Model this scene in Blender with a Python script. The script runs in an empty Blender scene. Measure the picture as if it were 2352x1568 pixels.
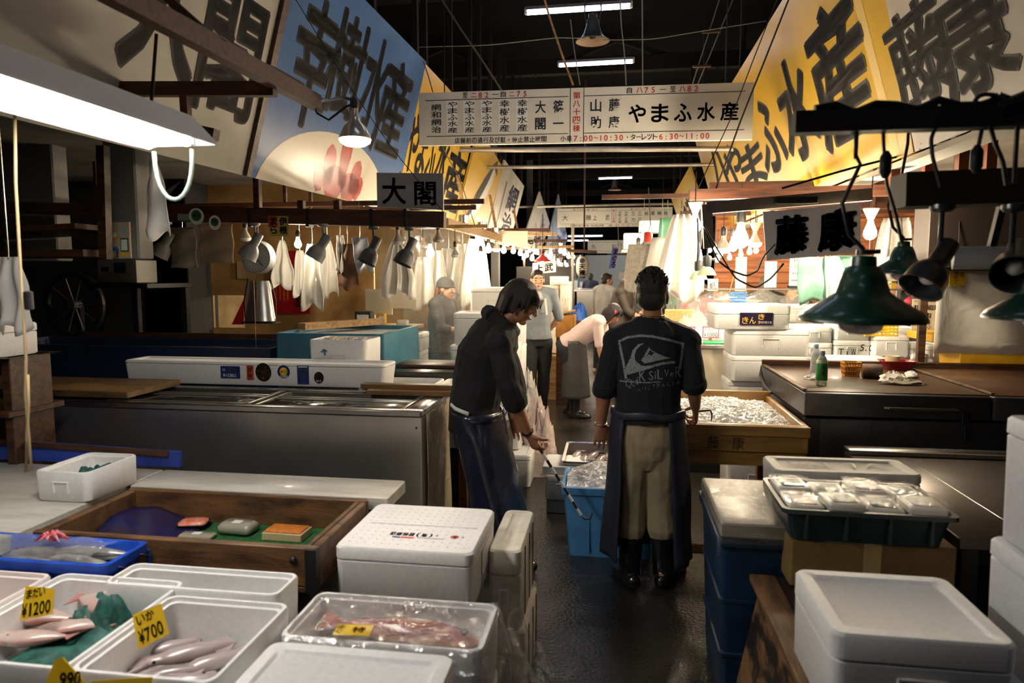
import bpy, math, random
from mathutils import Vector, Matrix, noise
SC = bpy.context.scene
COL = SC.collection
random.seed(7)
V = Vector
# ---------------------------------------------------------------- camera, world, exposure
FPX, CAMH = 1568.0, 1.65
PITCH = math.atan(152 / FPX)
YAW = math.atan(234 / FPX * math.cos(PITCH))
cam = bpy.data.cameras.new('camera')
cam.sensor_width = 36.0
cam.lens = 36.0 * FPX / 2352
cam.clip_start, cam.clip_end = 0.05, 200
cam.dof.use_dof = True
cam.dof.focus_distance = 5.0
cam.dof.aperture_fstop = 2.8
camo = bpy.data.objects.new('camera', cam)
camo.location = (0, 0, CAMH)
camo.rotation_euler = (math.pi / 2 - PITCH, 0, YAW)
COL.objects.link(camo)
SC.camera = camo
world = bpy.data.worlds.new('hall_darkness')
world.use_nodes = True
world.node_tree.nodes['Background'].inputs[0].default_value = (0.10, 0.13, 0.2, 1)
world.node_tree.nodes['Background'].inputs[1].default_value = 0.012
SC.world = world
SC.view_settings.view_transform = 'Standard'
SC.view_settings.look = 'None'
SC.view_settings.gamma = 1
SC.view_settings.use_curve_mapping = False
SC.view_settings.exposure = 0.45
# light strengths (the lamps themselves are built further down with their fittings)
L_TUBE_NEAR, L_TUBE_FAR, L_BULB, L_REFL = 52.0, 19.0, 250.0, 160.0
WARM, COOL, BULBC = (1.0, 0.80, 0.55), (1.0, 0.93, 0.84), (1.0, 0.82, 0.58)

# ---------------------------------------------------------------- projection of photo pixels to places
_fw = V((-math.sin(YAW) * math.cos(PITCH), math.cos(YAW) * math.cos(PITCH), -math.sin(PITCH)))
_rt = V((math.cos(YAW), math.sin(YAW), 0))
_up = _rt.cross(_fw)
_C = V((0, 0, CAMH))
def ray(x, y): return _fw + _rt * ((x - 1176) / FPX) - _up * ((y - 784) / FPX)
def PY(x, y, Y):
    d = ray(x, y); return _C + d * (Y / d.y)
def PZ(x, y, Z):
    d = ray(x, y); return _C + d * ((Z - CAMH) / d.z)
def PX(x, y, X):
    d = ray(x, y); return _C + d * (X / d.x)

# ---------------------------------------------------------------- mesh builder
def ringrect(w, d, r, n=4, cx=0, cy=0):
    r = max(min(r, w / 2 - 1e-4, d / 2 - 1e-4), 1e-4)
    out = []
    for k, (sx, sy) in enumerate(((1, 1), (-1, 1), (-1, -1), (1, -1))):
        for i in range(n + 1):
            a = math.pi / 2 * (k + i / n)
            out.append((cx + sx * (w / 2 - r) + r * math.cos(a), cy + sy * (d / 2 - r) + r * math.sin(a)))
    return out

def frame_of(t, ref):
    t = t.normalized()
    a = ref - t * ref.dot(t)
    if a.length < 1e-5:
        ref = V((0, 0, 1)) if abs(t.z) < .9 else V((1, 0, 0))
        a = ref - t * ref.dot(t)
    a.normalize()
    return a, t.cross(a)

class G:
    def __init__(s): s.v, s.f, s.M = [], [], Matrix()
    def at(s, loc=(0, 0, 0), rx=0, ry=0, rz=0):
        s.M = Matrix.Translation(V(loc)) @ Matrix.Rotation(rz, 4, 'Z') @ Matrix.Rotation(ry, 4, 'Y') @ Matrix.Rotation(rx, 4, 'X')
        return s
    def add(s, vs, fs):
        o = len(s.v)
        s.v += [s.M @ V(p) for p in vs]
        s.f += [tuple(i + o for i in q) for q in fs]
        return s
    def loft(s, rings, cap=True, closed=True, loop=False):
        n = len(rings[0]); vs = [p for r in rings for p in r]; fs = []
        m = len(rings)
        for k in range(m if loop else m - 1):
            a, b = k * n, ((k + 1) % m) * n
            for i in range(n if closed else n - 1):
                j = (i + 1) % n
                fs.append((a + i, a + j, b + j, b + i))
        if cap and not loop:
            fs.append(tuple(range(n - 1, -1, -1)))
            fs.append(tuple((m - 1) * n + i for i in range(n)))
        return s.add(vs, fs)
    def box(s, cx, cy, cz, sx, sy, sz, r=0.004, n=1):
        """box with rounded vertical edges and eased top and bottom edges; cz is the centre"""
        r = min(r, sx / 2.01, sy / 2.01, sz / 2.01)
        rr = lambda i, z: [(x, y, z) for x, y in ringrect(sx - 2 * i, sy - 2 * i, r, n, cx, cy)]
        z0, z1 = cz - sz / 2, cz + sz / 2
        e = r * .6
        return s.loft([rr(e, z0), rr(0, z0 + e), rr(0, z1 - e), rr(e, z1)])
    def bx(s, x0, x1, y0, y1, z0, z1, r=0.004, n=1):
        return s.box((x0 + x1) / 2, (y0 + y1) / 2, (z0 + z1) / 2, x1 - x0, y1 - y0, z1 - z0, r, n)
    def bar(s, p, q, w, h, up=(0, 0, 1)):
        """rectangular bar from p to q"""
        p, q = V(p), V(q); t = q - p
        a, b = frame_of(t, V(up))
        rg = lambda c, k: [c + b * (x * (w / 2 - k)) + a * (y * (h / 2 - k)) for x, y in ((-1, -1), (1, -1), (1, 1), (-1, 1))]
        return s.loft([rg(p, 0), rg(q, 0)])
    def tube(s, pts, r, seg=8, ref=(0, 0, 1), cap=True, round_=False):
        pts = [V(p) for p in pts]; n = len(pts)
        rad = r if isinstance(r, (list, tuple)) and len(r) == n else [r] * n
        rings = []; ref = V(ref); tt = []
        for i in range(n):
            t = pts[min(i + 1, n - 1)] - pts[max(i - 1, 0)]
            if t.length < 1e-7: t = V((0, 0, 1))
            tt.append(t.normalized())
        a, b = frame_of(tt[0], ref)
        def mk(c, a, b, ra, rb): return [c + a * (ra * math.cos(2 * math.pi * k / seg)) + b * (rb * math.sin(2 * math.pi * k / seg)) for k in range(seg)]
        rr = [(x, x) if not isinstance(x, (tuple, list)) else x for x in rad]
        frames = []
        for i in range(n):
            a, b = frame_of(tt[i], a if i else ref)
            frames.append((a, b))
        if round_:
            for k in (0.25, .6, .87):
                z = math.sqrt(1 - k * k); m = min(rr[0])
                rings.append(mk(pts[0] - tt[0] * (m * z), *frames[0], rr[0][0] * k, rr[0][1] * k))
        for i in range(n): rings.append(mk(pts[i], *frames[i], *rr[i]))
        if round_:
            for k in (.87, .6, .25):
                z = math.sqrt(1 - k * k); m = min(rr[-1])
                rings.append(mk(pts[-1] + tt[-1] * (m * z), *frames[-1], rr[-1][0] * k, rr[-1][1] * k))
        return s.loft(rings, cap)
    def lathe(s, prof, seg=24, c=(0, 0, 0), cap=False):
        c = V(c)
        return s.loft([[c + V((max(r, 1e-4) * math.cos(2 * math.pi * k / seg), max(r, 1e-4) * math.sin(2 * math.pi * k / seg), z)) for k in range(seg)] for r, z in prof], cap)
    def ball(s, c, r, seg=12, rows=8, R=None):
        c = V(c); r = V((r, r, r)) if not hasattr(r, '__len__') else V(r); rings = []
        for i in range(rows + 1):
            a = math.pi * i / rows; z, q = -math.cos(a), max(math.sin(a), .001)
            ring = []
            for k in range(seg):
                p = V((q * math.cos(2 * math.pi * k / seg) * r.x, q * math.sin(2 * math.pi * k / seg) * r.y, z * r.z))
                if R is not None: p = R @ p
                ring.append(c + p)
            rings.append(ring)
        return s.loft(rings)
    def sheet(s, fn, nu, nv, t=0.003):
        """thin solid sheet: fn(u, v) in 0..1 gives a point"""
        P = [[V(fn(i / nu, j / nv)) for j in range(nv + 1)] for i in range(nu + 1)]
        def nrm(i, j):
            a = P[min(i + 1, nu)][j] - P[max(i - 1, 0)][j]; b = P[i][min(j + 1, nv)] - P[i][max(j - 1, 0)]
            n = a.cross(b); return n.normalized() if n.length > 1e-9 else V((0, 0, 1))
        vs = []; w = nv + 1
        for sg in (.5, -.5):
            for i in range(nu + 1):
                for j in range(w): vs.append(P[i][j] + nrm(i, j) * (t * sg))
        N = (nu + 1) * w; fs = []
        for i in range(nu):
            for j in range(nv):
                a = i * w + j; fs.append((a, a + w, a + w + 1, a + 1)); fs.append((N + a, N + a + 1, N + a + w + 1, N + a + w))
        for i in range(nu):
            a = i * w; fs.append((a, N + a, N + a + w, a + w)); a = i * w + nv; fs.append((a, a + w, N + a + w, N + a))
        for j in range(nv):
            a = j; fs.append((a, a + 1, N + a + 1, N + a)); a = nu * w + j; fs.append((a, N + a, N + a + 1, a + 1))
        return s.add(vs, fs)
    def plate(s, o, u, v, w, h, t):
        """flat board: corner o, unit axes u (width) v (height); front face along u x v"""
        o, u, v = V(o), V(u), V(v); n = u.cross(v).normalized()
        q = [o, o + u * w, o + u * w + v * h, o + v * h]
        return s.loft([[p - n * t for p in q], q])
    def quad(s, a, b, c, d, t):
        a, b, c, d = V(a), V(b), V(c), V(d); n = (b - a).cross(d - a).normalized()
        return s.loft([[p - n * t for p in (a, b, c, d)], [a, b, c, d]])
    def mesh(s, name, smooth=None):
        me = bpy.data.meshes.new(name)
        me.from_pydata([tuple(p) for p in s.v], [], s.f)
        me.update()
        if smooth is not None:
            me.polygons.foreach_set('use_smooth', [True] * len(me.polygons))
            if smooth < 180:
                try: me.set_sharp_from_angle(angle=math.radians(smooth))
                except Exception: pass
        return me

def props(o, label=None, cat=None, group=None, kind=None):
    for k, x in (('label', label), ('category', cat), ('group', group), ('kind', kind)):
        if x: o[k] = x
    return o
def thing(name, label, cat, loc=(0, 0, 0), rz=0, group=None):
    o = bpy.data.objects.new(name, None); COL.objects.link(o)
    o.location = loc; o.rotation_euler = (0, 0, rz); o.empty_display_size = .05
    return props(o, label, cat, group)
def part(g, name, mat, parent, smooth=40, label=None):
    me = g.mesh(name, smooth) if isinstance(g, G) else g
    o = bpy.data.objects.new(name, me); COL.objects.link(o)
    if mat: me.materials.clear(); me.materials.append(mat)
    if parent: o.parent = parent
    return props(o, label)
def solo(g, name, mat, label, cat, group=None, smooth=40):
    return props(part(g, name, mat, None, smooth), label, cat, group)
def struct(g, name, mat, smooth=30):
    return props(part(g, name, mat, None, smooth), kind='structure')
def copy_tree(o, parent=None):
    c = o.copy(); COL.objects.link(c)
    if parent: c.parent = parent
    for ch in list(KIDS.get(o.name, o.children)): copy_tree(ch, c)
    return c
KIDS = {}
ORD = 'first second third fourth fifth sixth seventh eighth ninth tenth eleventh twelfth thirteenth fourteenth fifteenth sixteenth seventeenth eighteenth nineteenth twentieth'.split()

# ---------------------------------------------------------------- materials
def hexc(h):
    h = h.lstrip('#'); o = []
    for i in (0, 2, 4):
        x = int(h[i:i + 2], 16) / 255
        o.append(x / 12.92 if x <= .04045 else ((x + .055) / 1.055) ** 2.4)
    return tuple(o)
MATS = {}
def mat(name, col, rough=.5, metal=0, col2=None, scale=8, thr=(.4, .65), stretch=(1, 1, 1), bump=0, bscale=40, spec=.5, emit=0, ecol=None, coat=0, trans=0, rvar=0, sss=0, detail=5, gen=False):
    if name in MATS: return MATS[name]
    if isinstance(col, str): col = hexc(col)
    if isinstance(col2, str): col2 = hexc(col2)
    m = bpy.data.materials.new(name); m.use_nodes = True
    N, Lk = m.node_tree.nodes, m.node_tree.links
    b = N['Principled BSDF']
    b.inputs['Base Color'].default_value = (*col, 1)
    b.inputs['Roughness'].default_value = rough
    b.inputs['Metallic'].default_value = metal
    b.inputs['Specular IOR Level'].default_value = spec
    b.inputs['Coat Weight'].default_value = coat
    b.inputs['Coat Roughness'].default_value = .12
    b.inputs['Transmission Weight'].default_value = trans
    if sss: b.inputs['Subsurface Weight'].default_value = sss; b.inputs['Subsurface Radius'].default_value = (.02, .008, .004)
    if emit:
        b.inputs['Emission Color'].default_value = (*(ecol or col), 1); b.inputs['Emission Strength'].default_value = emit
    if col2 or bump or rvar:
        tc = N.new('ShaderNodeTexCoord'); mp = N.new('ShaderNodeMapping'); mp.inputs['Scale'].default_value = stretch
        Lk.new(tc.outputs['Generated' if gen else 'Object'], mp.inputs[0])
        nz = N.new('ShaderNodeTexNoise'); nz.inputs['Scale'].default_value = scale; nz.inputs['Detail'].default_value = detail; nz.inputs['Roughness'].default_value = .6
        Lk.new(mp.outputs[0], nz.inputs['Vector'])
        if col2:
            cr = N.new('ShaderNodeValToRGB'); e = cr.color_ramp.elements
            e[0].position, e[1].position = thr; e[0].color, e[1].color = (*col, 1), (*col2, 1)
            Lk.new(nz.outputs['Fac'], cr.inputs[0]); Lk.new(cr.outputs[0], b.inputs['Base Color'])
        if rvar:
            mr = N.new('ShaderNodeMapRange'); mr.inputs[1].default_value, mr.inputs[2].default_value = .35, .65
            mr.inputs[3].default_value, mr.inputs[4].default_value = max(rough - rvar, .02), rough + rvar
            Lk.new(nz.outputs['Fac'], mr.inputs[0]); Lk.new(mr.outputs[0], b.inputs['Roughness'])
        if bump:
            n2 = N.new('ShaderNodeTexNoise'); n2.inputs['Scale'].default_value = bscale; n2.inputs['Detail'].default_value = 3
            Lk.new(mp.outputs[0], n2.inputs['Vector'])
            bp = N.new('ShaderNodeBump'); bp.inputs['Strength'].default_value = bump; bp.inputs['Distance'].default_value = .01
            Lk.new(n2.outputs['Fac'], bp.inputs['Height']); Lk.new(bp.outputs[0], b.inputs['Normal'])
    MATS[name] = m
    return m
def film(name, col=(1, 1, 1), opacity=.25, rough=.15, bump=.6, bscale=14, gloss=.12):
    """thin clear plastic: part see-through, part glossy and milky"""
    if name in MATS: return MATS[name]
    m = bpy.data.materials.new(name); m.use_nodes = True
    N, Lk = m.node_tree.nodes, m.node_tree.links
    b = N['Principled BSDF']; out = N['Material Output']
    b.inputs['Base Color'].default_value = (*col, 1); b.inputs['Roughness'].default_value = rough
    tr = N.new('ShaderNodeBsdfTransparent'); mx = N.new('ShaderNodeMixShader'); gl = N.new('ShaderNodeBsdfGlossy'); m2 = N.new('ShaderNodeMixShader')
    gl.inputs['Roughness'].default_value = rough
    mx.inputs[0].default_value = opacity; m2.inputs[0].default_value = gloss
    tc = N.new('ShaderNodeTexCoord'); nz = N.new('ShaderNodeTexNoise'); nz.inputs['Scale'].default_value = bscale; nz.inputs['Detail'].default_value = 4; nz.inputs['Distortion'].default_value = 1.2
    Lk.new(tc.outputs['Object'], nz.inputs['Vector'])
    bp = N.new('ShaderNodeBump'); bp.inputs['Strength'].default_value = bump; bp.inputs['Distance'].default_value = .02
    Lk.new(nz.outputs['Fac'], bp.inputs['Height'])
    for nd in (b, gl): Lk.new(bp.outputs[0], nd.inputs['Normal'])
    Lk.new(tr.outputs[0], mx.inputs[1]); Lk.new(b.outputs[0], mx.inputs[2])
    Lk.new(mx.outputs[0], m2.inputs[1]); Lk.new(gl.outputs[0], m2.inputs[2])
    Lk.new(m2.outputs[0], out.inputs['Surface'])
    MATS[name] = m
    return m

foam = mat('polystyrene_foam', (.80, .80, .79), .62, col2=(.74, .74, .73), scale=60, bump=.12, bscale=220)
foam_worn = mat('worn_polystyrene', (.72, .69, .60), .65, col2=(.55, .50, .40), scale=9, bump=.15, bscale=180)
steel = mat('stainless_steel', (.46, .44, .42), .36, .92, col2=(.38, .365, .35), scale=1.4, rvar=.05)
steel_bright = mat('bright_steel_trim', (.55, .54, .52), .25, 1)
wood_dark = mat('dark_wet_wood', '#4a2d18', .45, col2='#1f120a', scale=5, stretch=(1, 7, 7), bump=.2, bscale=18)
wood_red = mat('reddish_timber', '#52290f', .6, col2='#2e1607', scale=4, stretch=(1, 9, 9), bump=.12, bscale=20)
wood_pale = mat('pale_timber', '#a88454', .55, col2='#7e5c34', scale=4, stretch=(1, 8, 8), bump=.12, bscale=20)
wood_tray = mat('stained_tray_wood', '#6a4a2c', .5, col2='#2c1a0e', scale=4.5, thr=(.42, .7), stretch=(1.2, 4, 4), bump=.25, bscale=24)
ply = mat('stained_plywood', '#b58f5c', .6, col2='#8a6538', scale=2.2, bump=.08)
black_iron = mat('black_iron', (.012, .012, .013), .45, .3)
cable = mat('black_cable', (.01, .01, .011), .5)
white_paint = mat('sign_white', (.66, .63, .56), .45, col2=(.58, .55, .48), scale=2)
ink = mat('sign_black', (.012, .013, .018), .4)
ink_red = mat('sign_red', '#b3232b', .4)
ink_blue = mat('sign_navy', '#16204a', .4)
paper = mat('white_paper', (.78, .76, .70), .7)
cloth_white = mat('white_cloth', (.76, .74, .69), .8, bump=.15, bscale=300)

# ---------------------------------------------------------------- lettering
_gl = {}
def glyph(ch, bold=0.0):
    k = (ch, bold)
    if k not in _gl:
        cu = bpy.data.curves.new('glyph', 'FONT'); cu.body = ch; cu.offset = bold; cu.resolution_u = 3
        ob = bpy.data.objects.new('glyph', cu); s2 = bpy.data.scenes.new('lettering'); s2.collection.objects.link(ob)
        vl = s2.view_layers[0]; vl.update(); me = bpy.data.meshes.new_from_object(ob.evaluated_get(vl.depsgraph))
        vs = [(p.co.x, p.co.y) for p in me.vertices]; fs = [tuple(p.vertices) for p in me.polygons]
        bpy.data.objects.remove(ob); bpy.data.scenes.remove(s2); bpy.data.curves.remove(cu); bpy.data.meshes.remove(me)
        if vs:
            x0, x1 = min(v[0] for v in vs), max(v[0] for v in vs); y0, y1 = min(v[1] for v in vs), max(v[1] for v in vs)
            _gl[k] = ([(x - x0, y - y0) for x, y in vs], fs, max(x1 - x0, .01), max(y1 - y0, .01), y0)
        else: _gl[k] = ([], [], .3, 1, 0)
    return _gl[k]
class Board:
    """a flat writing surface: origin o, axes u (reading right) and v (up)"""
    def __init__(s, o, u, v, lift=.002):
        s.o, s.u, s.v = V(o), V(u).normalized(), V(v).normalized(); s.n = s.u.cross(s.v).normalized(); s.lift = lift; s.by = {}
    def g(s, m): return s.by.setdefault(m.name, (G(), m))[0]
    def pt(s, x, y, k=1): return s.o + s.u * x + s.v * y + s.n * (s.lift * k)
    def char(s, ch, x, y, w, h, m, bold=0.0, shear=0.0, fit=True):
        """one character in the cell whose lower left corner is x, y"""
        thick = 0
        if bold > .018: thick, bold = bold * .62, .010
        vs, fs, gw, gh, y0 = glyph(ch, bold)
        if not vs: return
        if fit and ord(ch) > 0x2000 and ch not in '一ー・二〜':
            sx, sy, ox, oy = w / gw, h / gh, 0, 0
        else:
            em = 1.0 if ord(ch) > 0x2000 else .74
            k = min(h / em, w / max(gw, .3) if gw > .3 else h / em); sx, sy = min(w / gw, k) if ch not in '一ー二' else w / gw, h / em
            ox = (w - gw * sx) / 2; oy = max(y0, -.1) * sy + (.12 * h if ord(ch) > 0x2000 else 0)
        sh = [(0, 0)] if not thick else [(thick * math.cos(i * 1.26) * w, thick * math.sin(i * 1.26) * h) for i in range(5)] + [(0, 0)]
        for dx, dy in sh: s.g(m).add([s.pt(x + ox + a * sx + shear * b * sy + dx, y + oy + b * sy + dy) for a, b in vs], fs)
    def loc(s, x, y):
        r = ray(x, y); p = _C + r * ((s.wo - _C).dot(s.n) / r.dot(s.n)) - s.wo; return p.dot(s.u), p.dot(s.v)
    def charpx(s, ch, x0, x1, y0, y1, m, bold=.03, shear=0):
        xm, ym = (x0 + x1) / 2, (y0 + y1) / 2; l, r, t, b = s.loc(x0, ym)[0], s.loc(x1, ym)[0], s.loc(xm, y0)[1], s.loc(xm, y1)[1]
        s.char(ch, l, b, r - l, t - b, m, bold, shear)
    def row(s, txt, x, y, w, h, m, bold=0.0, gap=.12, shear=0):
        c = w / len(txt)
        for i, ch in enumerate(txt):
            if ch != ' ': s.char(ch, x + c * (i + gap / 2), y, c * (1 - gap), h, m, bold, shear)
    def col(s, txt, x, y, w, h, m, bold=0.0, gap=.12):
        c = h / len(txt)
        for i, ch in enumerate(txt):
            if ch != ' ': s.char(ch, x, y + h - c * (i + 1 - gap / 2), w, c * (1 - gap), m, bold)
    def rect(s, x, y, w, h, m, k=.6): s.poly([(x, y), (x + w, y), (x + w, y + h), (x, y + h)], m, k)
    def poly(s, pts, m, k=.6): s.g(m).add([s.pt(a, b, k) for a, b in pts], [tuple(range(len(pts)))])
    def disc(s, x, y, r, m, k=.6, ry=None): s.poly([(x + r * math.cos(a * math.pi / 12), y + (ry or r) * math.sin(a * math.pi / 12)) for a in range(24)], m, k)
    def line(s, pts, w, m, k=1):
        for (a, b), (c, d) in zip(pts, pts[1:]):
            t = V((c - a, d - b)); L = t.length or 1; nx, ny = -t.y / L * w / 2, t.x / L * w / 2
            ex, ey = t.x / L * w * .4, t.y / L * w * .4
            s.poly([(a - ex + nx, b - ey + ny), (a - ex - nx, b - ey - ny), (c + ex - nx, d + ey - ny), (c + ex + nx, d + ey + ny)], m, k)
    def done(s, parent, name='lettering'):
        return [part(g, name if i == 0 or 'sign' in m.name else 'printing', m, parent, None) for i, (g, m) in enumerate(s.by.values())]
# ================================================================ the hall
def floor_mat():
    m = mat('wet_concrete', (.040, .036, .032), .3, col2=(.016, .014, .013), scale=1.3, thr=(.35, .65))
    N, Lk = m.node_tree.nodes, m.node_tree.links; b = N['Principled BSDF']
    tc = N.new('ShaderNodeTexCoord')
    n1 = N.new('ShaderNodeTexNoise'); n1.inputs['Scale'].default_value = 1.1; n1.inputs['Detail'].default_value = 6
    n2 = N.new('ShaderNodeTexNoise'); n2.inputs['Scale'].default_value = 55; n2.inputs['Detail'].default_value = 6
    n3 = N.new('ShaderNodeTexNoise'); n3.inputs['Scale'].default_value = 7; n3.inputs['Detail'].default_value = 3
    for n in (n1, n2, n3): Lk.new(tc.outputs['Object'], n.inputs['Vector'])
    mr = N.new('ShaderNodeMapRange'); mr.inputs[1].default_value, mr.inputs[2].default_value, mr.inputs[3].default_value, mr.inputs[4].default_value = .38, .6, .03, .22
    Lk.new(n1.outputs['Fac'], mr.inputs[0]); Lk.new(mr.outputs[0], b.inputs['Roughness'])
    br = N.new('ShaderNodeTexBrick'); br.inputs['Scale'].default_value = .55; br.inputs['Mortar Size'].default_value = .006; br.inputs['Brick Width'].default_value = 1; br.inputs['Row Height'].default_value = 1
    br.inputs['Color1'].default_value = br.inputs['Color2'].default_value = (1, 1, 1, 1); br.inputs['Mortar'].default_value = (0, 0, 0, 1); br.offset = 0
    Lk.new(tc.outputs['Object'], br.inputs['Vector'])
    a = N.new('ShaderNodeMath'); a.operation = 'MULTIPLY_ADD'; a.inputs[1].default_value = .5
    c = N.new('ShaderNodeMath'); c.operation = 'MULTIPLY_ADD'; c.inputs[1].default_value = .8
    Lk.new(n3.outputs['Fac'], a.inputs[0]); Lk.new(n2.outputs['Fac'], a.inputs[2]); Lk.new(br.outputs['Color'], c.inputs[0]); Lk.new(a.outputs[0], c.inputs[2])
    bp = N.new('ShaderNodeBump'); bp.inputs['Strength'].default_value = .5; bp.inputs['Distance'].default_value = .010
    Lk.new(c.outputs[0], bp.inputs['Height']); Lk.new(bp.outputs[0], b.inputs['Normal'])
    b.inputs['Specular IOR Level'].default_value = .8
    return m
g = G(); g.bx(-9, 9, -3, 48, -.12, 0, .001); struct(g, 'floor', floor_mat())
soot = mat('sooty_ceiling', (.004, .004, .005), .95, spec=.1)
g = G(); g.bx(-9, 9, -3, 48, 5.6, 5.7, .001); struct(g, 'ceiling', soot)
dim = mat('dim_hall_wall', (.05, .05, .055), .9)
for nm, a in (('wall_left', (-9.1, -9, -3, 48)), ('wall_right', (9, 9.1, -3, 48)), ('wall_back', (-9, 9, 48, 48.1)), ('wall_front', (-9, 9, -3.1, -3))):
    g = G(); g.bx(*a, 0, 5.6, .001); struct(g, nm, dim)
tim = mat('dark_roof_timber', (.011, .008, .007), .85, spec=.2)
k = 0
for y in (5.2, 8.6, 12, 16, 20.5, 25, 30, 36):
    k += 1
    g = G(); g.bx(-9, 9, y - .08, y + .08, 5.05, 5.3, .005)
    for x in (-6, -3, 0, 3, 6): g.bar((x - 1.4, y, 5.07), (x, y, 5.58), .08, .08); g.bar((x + 1.4, y, 5.07), (x, y, 5.58), .08, .08)
    struct(g, 'trim_%d' % k, tim)
# square steel columns between the stalls, seen far down the aisle
colm = mat('column_paint', (.16, .15, .14), .7)
for i, (x, y) in enumerate(((2.6, 11.5), (-2.6, 15), (2.7, 18), (-2.7, 22), (2.8, 26))):
    g = G(); g.bx(x - .09, x + .09, y - .09, y + .09, 0, 5.6, .01); struct(g, 'wall_column_%d' % (i + 1), colm)

# ---- fluorescent battens over the aisle
tube_far = mat('lit_tube_far', (1, 1, 1), .5, emit=L_TUBE_FAR, ecol=(.72, .78, 1.0))
shade_m = mat('batten_enamel', (.10, .10, .13), .4)
endm = mat('tube_end', (.5, .5, .5), .4)
def batten(x0, x1, y, z, label, dz=.0, hang=1.2):
    t = thing('fluorescent_lamp', label, 'lamp', ((x0 + x1) / 2, y, z), 0, 'tube lamps over the aisle')
    w = (x1 - x0) / 2
    g = G(); g.bar((-w, 0, .035 - dz), (w, 0, .035 + dz), .09, .03); part(g, 'batten', shade_m, t)
    g = G(); g.tube([(-w * .97, 0, -dz), (w * .97, 0, dz)], .018, 10); part(g, 'tube', tube_far, t, 60)
    for s in (-1, 1):
        g = G(); g.tube([(s * w * .97, 0, s * dz), (s * w, 0, s * dz)], .02, 10); g.bx(s * w - .012, s * w + .012, -.02, .02, s * dz - .01, s * dz + .05); part(g, 'lamp_holder', endm, t)
    g = G()
    for s in (-.6, .6): g.tube([(s * w, 0, .05 + s * dz), (s * w, 0, hang)], .004, 5)
    part(g, 'hanger', black_iron, t)
def batten_px(a, b, z, label):
    p, q = PZ(*a, z), PZ(*b, z); batten(p.x, q.x, (p.y + q.y) / 2, z, label, .004, 5.55 - z)
batten_px((1207, 28), (1450, 18), 4.3, 'bluish tube lamp over the aisle, the topmost one above the loudspeaker')
batten_px((1283, 150), (1455, 143), 4.3, 'bluish tube lamp just below the black horn loudspeaker')
for i, (y, d) in enumerate(((5.0, 'first'), (2.4, 'second'), (-.2, 'third'))): batten(-.85, .15, y, 4.3, 'tube lamp above the frame of the photo, %s one before the loudspeaker' % d, 0, 1.25)
batten(-.85, .12, 11.0, 4.3, 'tube lamp over the aisle hidden behind the wide street sign', 0, 1.25)
batten_px((1375, 410), (1452, 408), 4.3, 'small far tube lamp seen under the wide hanging street sign')

# ---- horn loudspeakers
horn_out = mat('horn_grey', (.055, .065, .065), .45); horn_in = mat('horn_rust', (.30, .19, .12), .5)
def horn(x, y, z, s, label):
    t = thing('horn_loudspeaker', label, 'loudspeaker', (x, y, z), 0, 'loudspeakers hung over the aisle')
    pr = [(.145, 0), (.15, .006), (.142, .012), (.105, .035), (.078, .075), (.06, .13), (.05, .185), (.038, .2), (.036, .235), (.02, .245), (.001, .246)]
    g = G(); g.lathe([(r * s, q * s) for r, q in pr], 32); part(g, 'bell', horn_out, t, 50)
    g = G(); g.lathe([(r * s * .97, q * s + .001) for r, q in pr[1:5]], 32); g.lathe([(r * s * .9, q * s) for r, q in pr[4:8]], 24); part(g, 'throat', horn_in, t, 50)
    g = G(); g.ball((0, 0, .05 * s), (.03 * s, .03 * s, .03 * s)); part(g, 'driver_cap', black_iron, t)
    g = G()
    for sx in (-1, 1): g.tube([(sx * .055 * s, 0, .16 * s), (sx * .07 * s, 0, .24 * s), (sx * .055 * s, 0, 5.58 - z)], .006, 6)
    part(g, 'bracket', black_iron, t)
p = PY(1361, 97, 6.4); horn(p.x, p.y, p.z, 1.03, 'black horn loudspeaker hanging between the two bluish tube lamps')
p = PY(1412, 437, 15); horn(p.x, p.y, p.z, .95, 'small far horn loudspeaker above the second street sign')

# ---- conduits and wires overhead
pipe_m = mat('galvanised_pipe', (.42, .38, .33), .4, .6, col2=(.3, .26, .22), scale=4)
def pipe(a, b, Y, r, label):
    p, q = PY(*a, Y), PY(*b, Y)
    d = (q - p).normalized(); solo(G().tube([p - d * .5, q + d * .5], r, 10), 'ceiling_pipe', pipe_m, label, 'pipe', 'pipes crossing above the aisle')
pipe((1100, 344), (1640, 342), 8.2, .03, 'pale pipe crossing right under the wide street sign')
pipe((1150, 384), (1640, 378), 9.6, .025, 'thinner pipe crossing second below the wide street sign')
pipe((1240, 474), (1620, 466), 15.5, .03, 'far pipe crossing just above the second street sign')
wire_m = mat('grey_wire', (.16, .15, .14), .5); chain_m = mat('dull_chain', (.22, .18, .13), .45, .6)
def wire(pts, r, label, m=cable, name='wire', cat='wire', grp='cords and wires overhead'):
    P = []
    for a, b in zip(pts, pts[1:]):
        for k in range(5): P.append(a.lerp(b, k / 5))
    P.append(pts[-1])
    Q = [P[0]] + [(P[i - 1] + P[i] * 2 + P[i + 1]) / 4 for i in range(1, len(P) - 1)] + [P[-1]]
    return solo(G().tube(Q, r, 5), name, m, label, cat, grp)
wire([PY(x, y, 6.2) for x, y in ((960, 108), (1120, 104), (1280, 86), (1345, 88))], .004, 'slack wire from the left signs to the loudspeaker', wire_m)
wire([PY(x, y, 6.2) for x, y in ((1385, 92), (1500, 90), (1620, 70), (1760, 48))], .004, 'slack wire from the loudspeaker to the yellow signboard', wire_m)
wire([PY(x, y, 5.6) for x, y in ((1248, -10), (1262, 40), (1292, 130), (1316, 195))], .009, 'brown rod slanting down to the wide street sign', wood_pale, 'hanging_rod', 'rod', 'hangers of the wide street sign')
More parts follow.
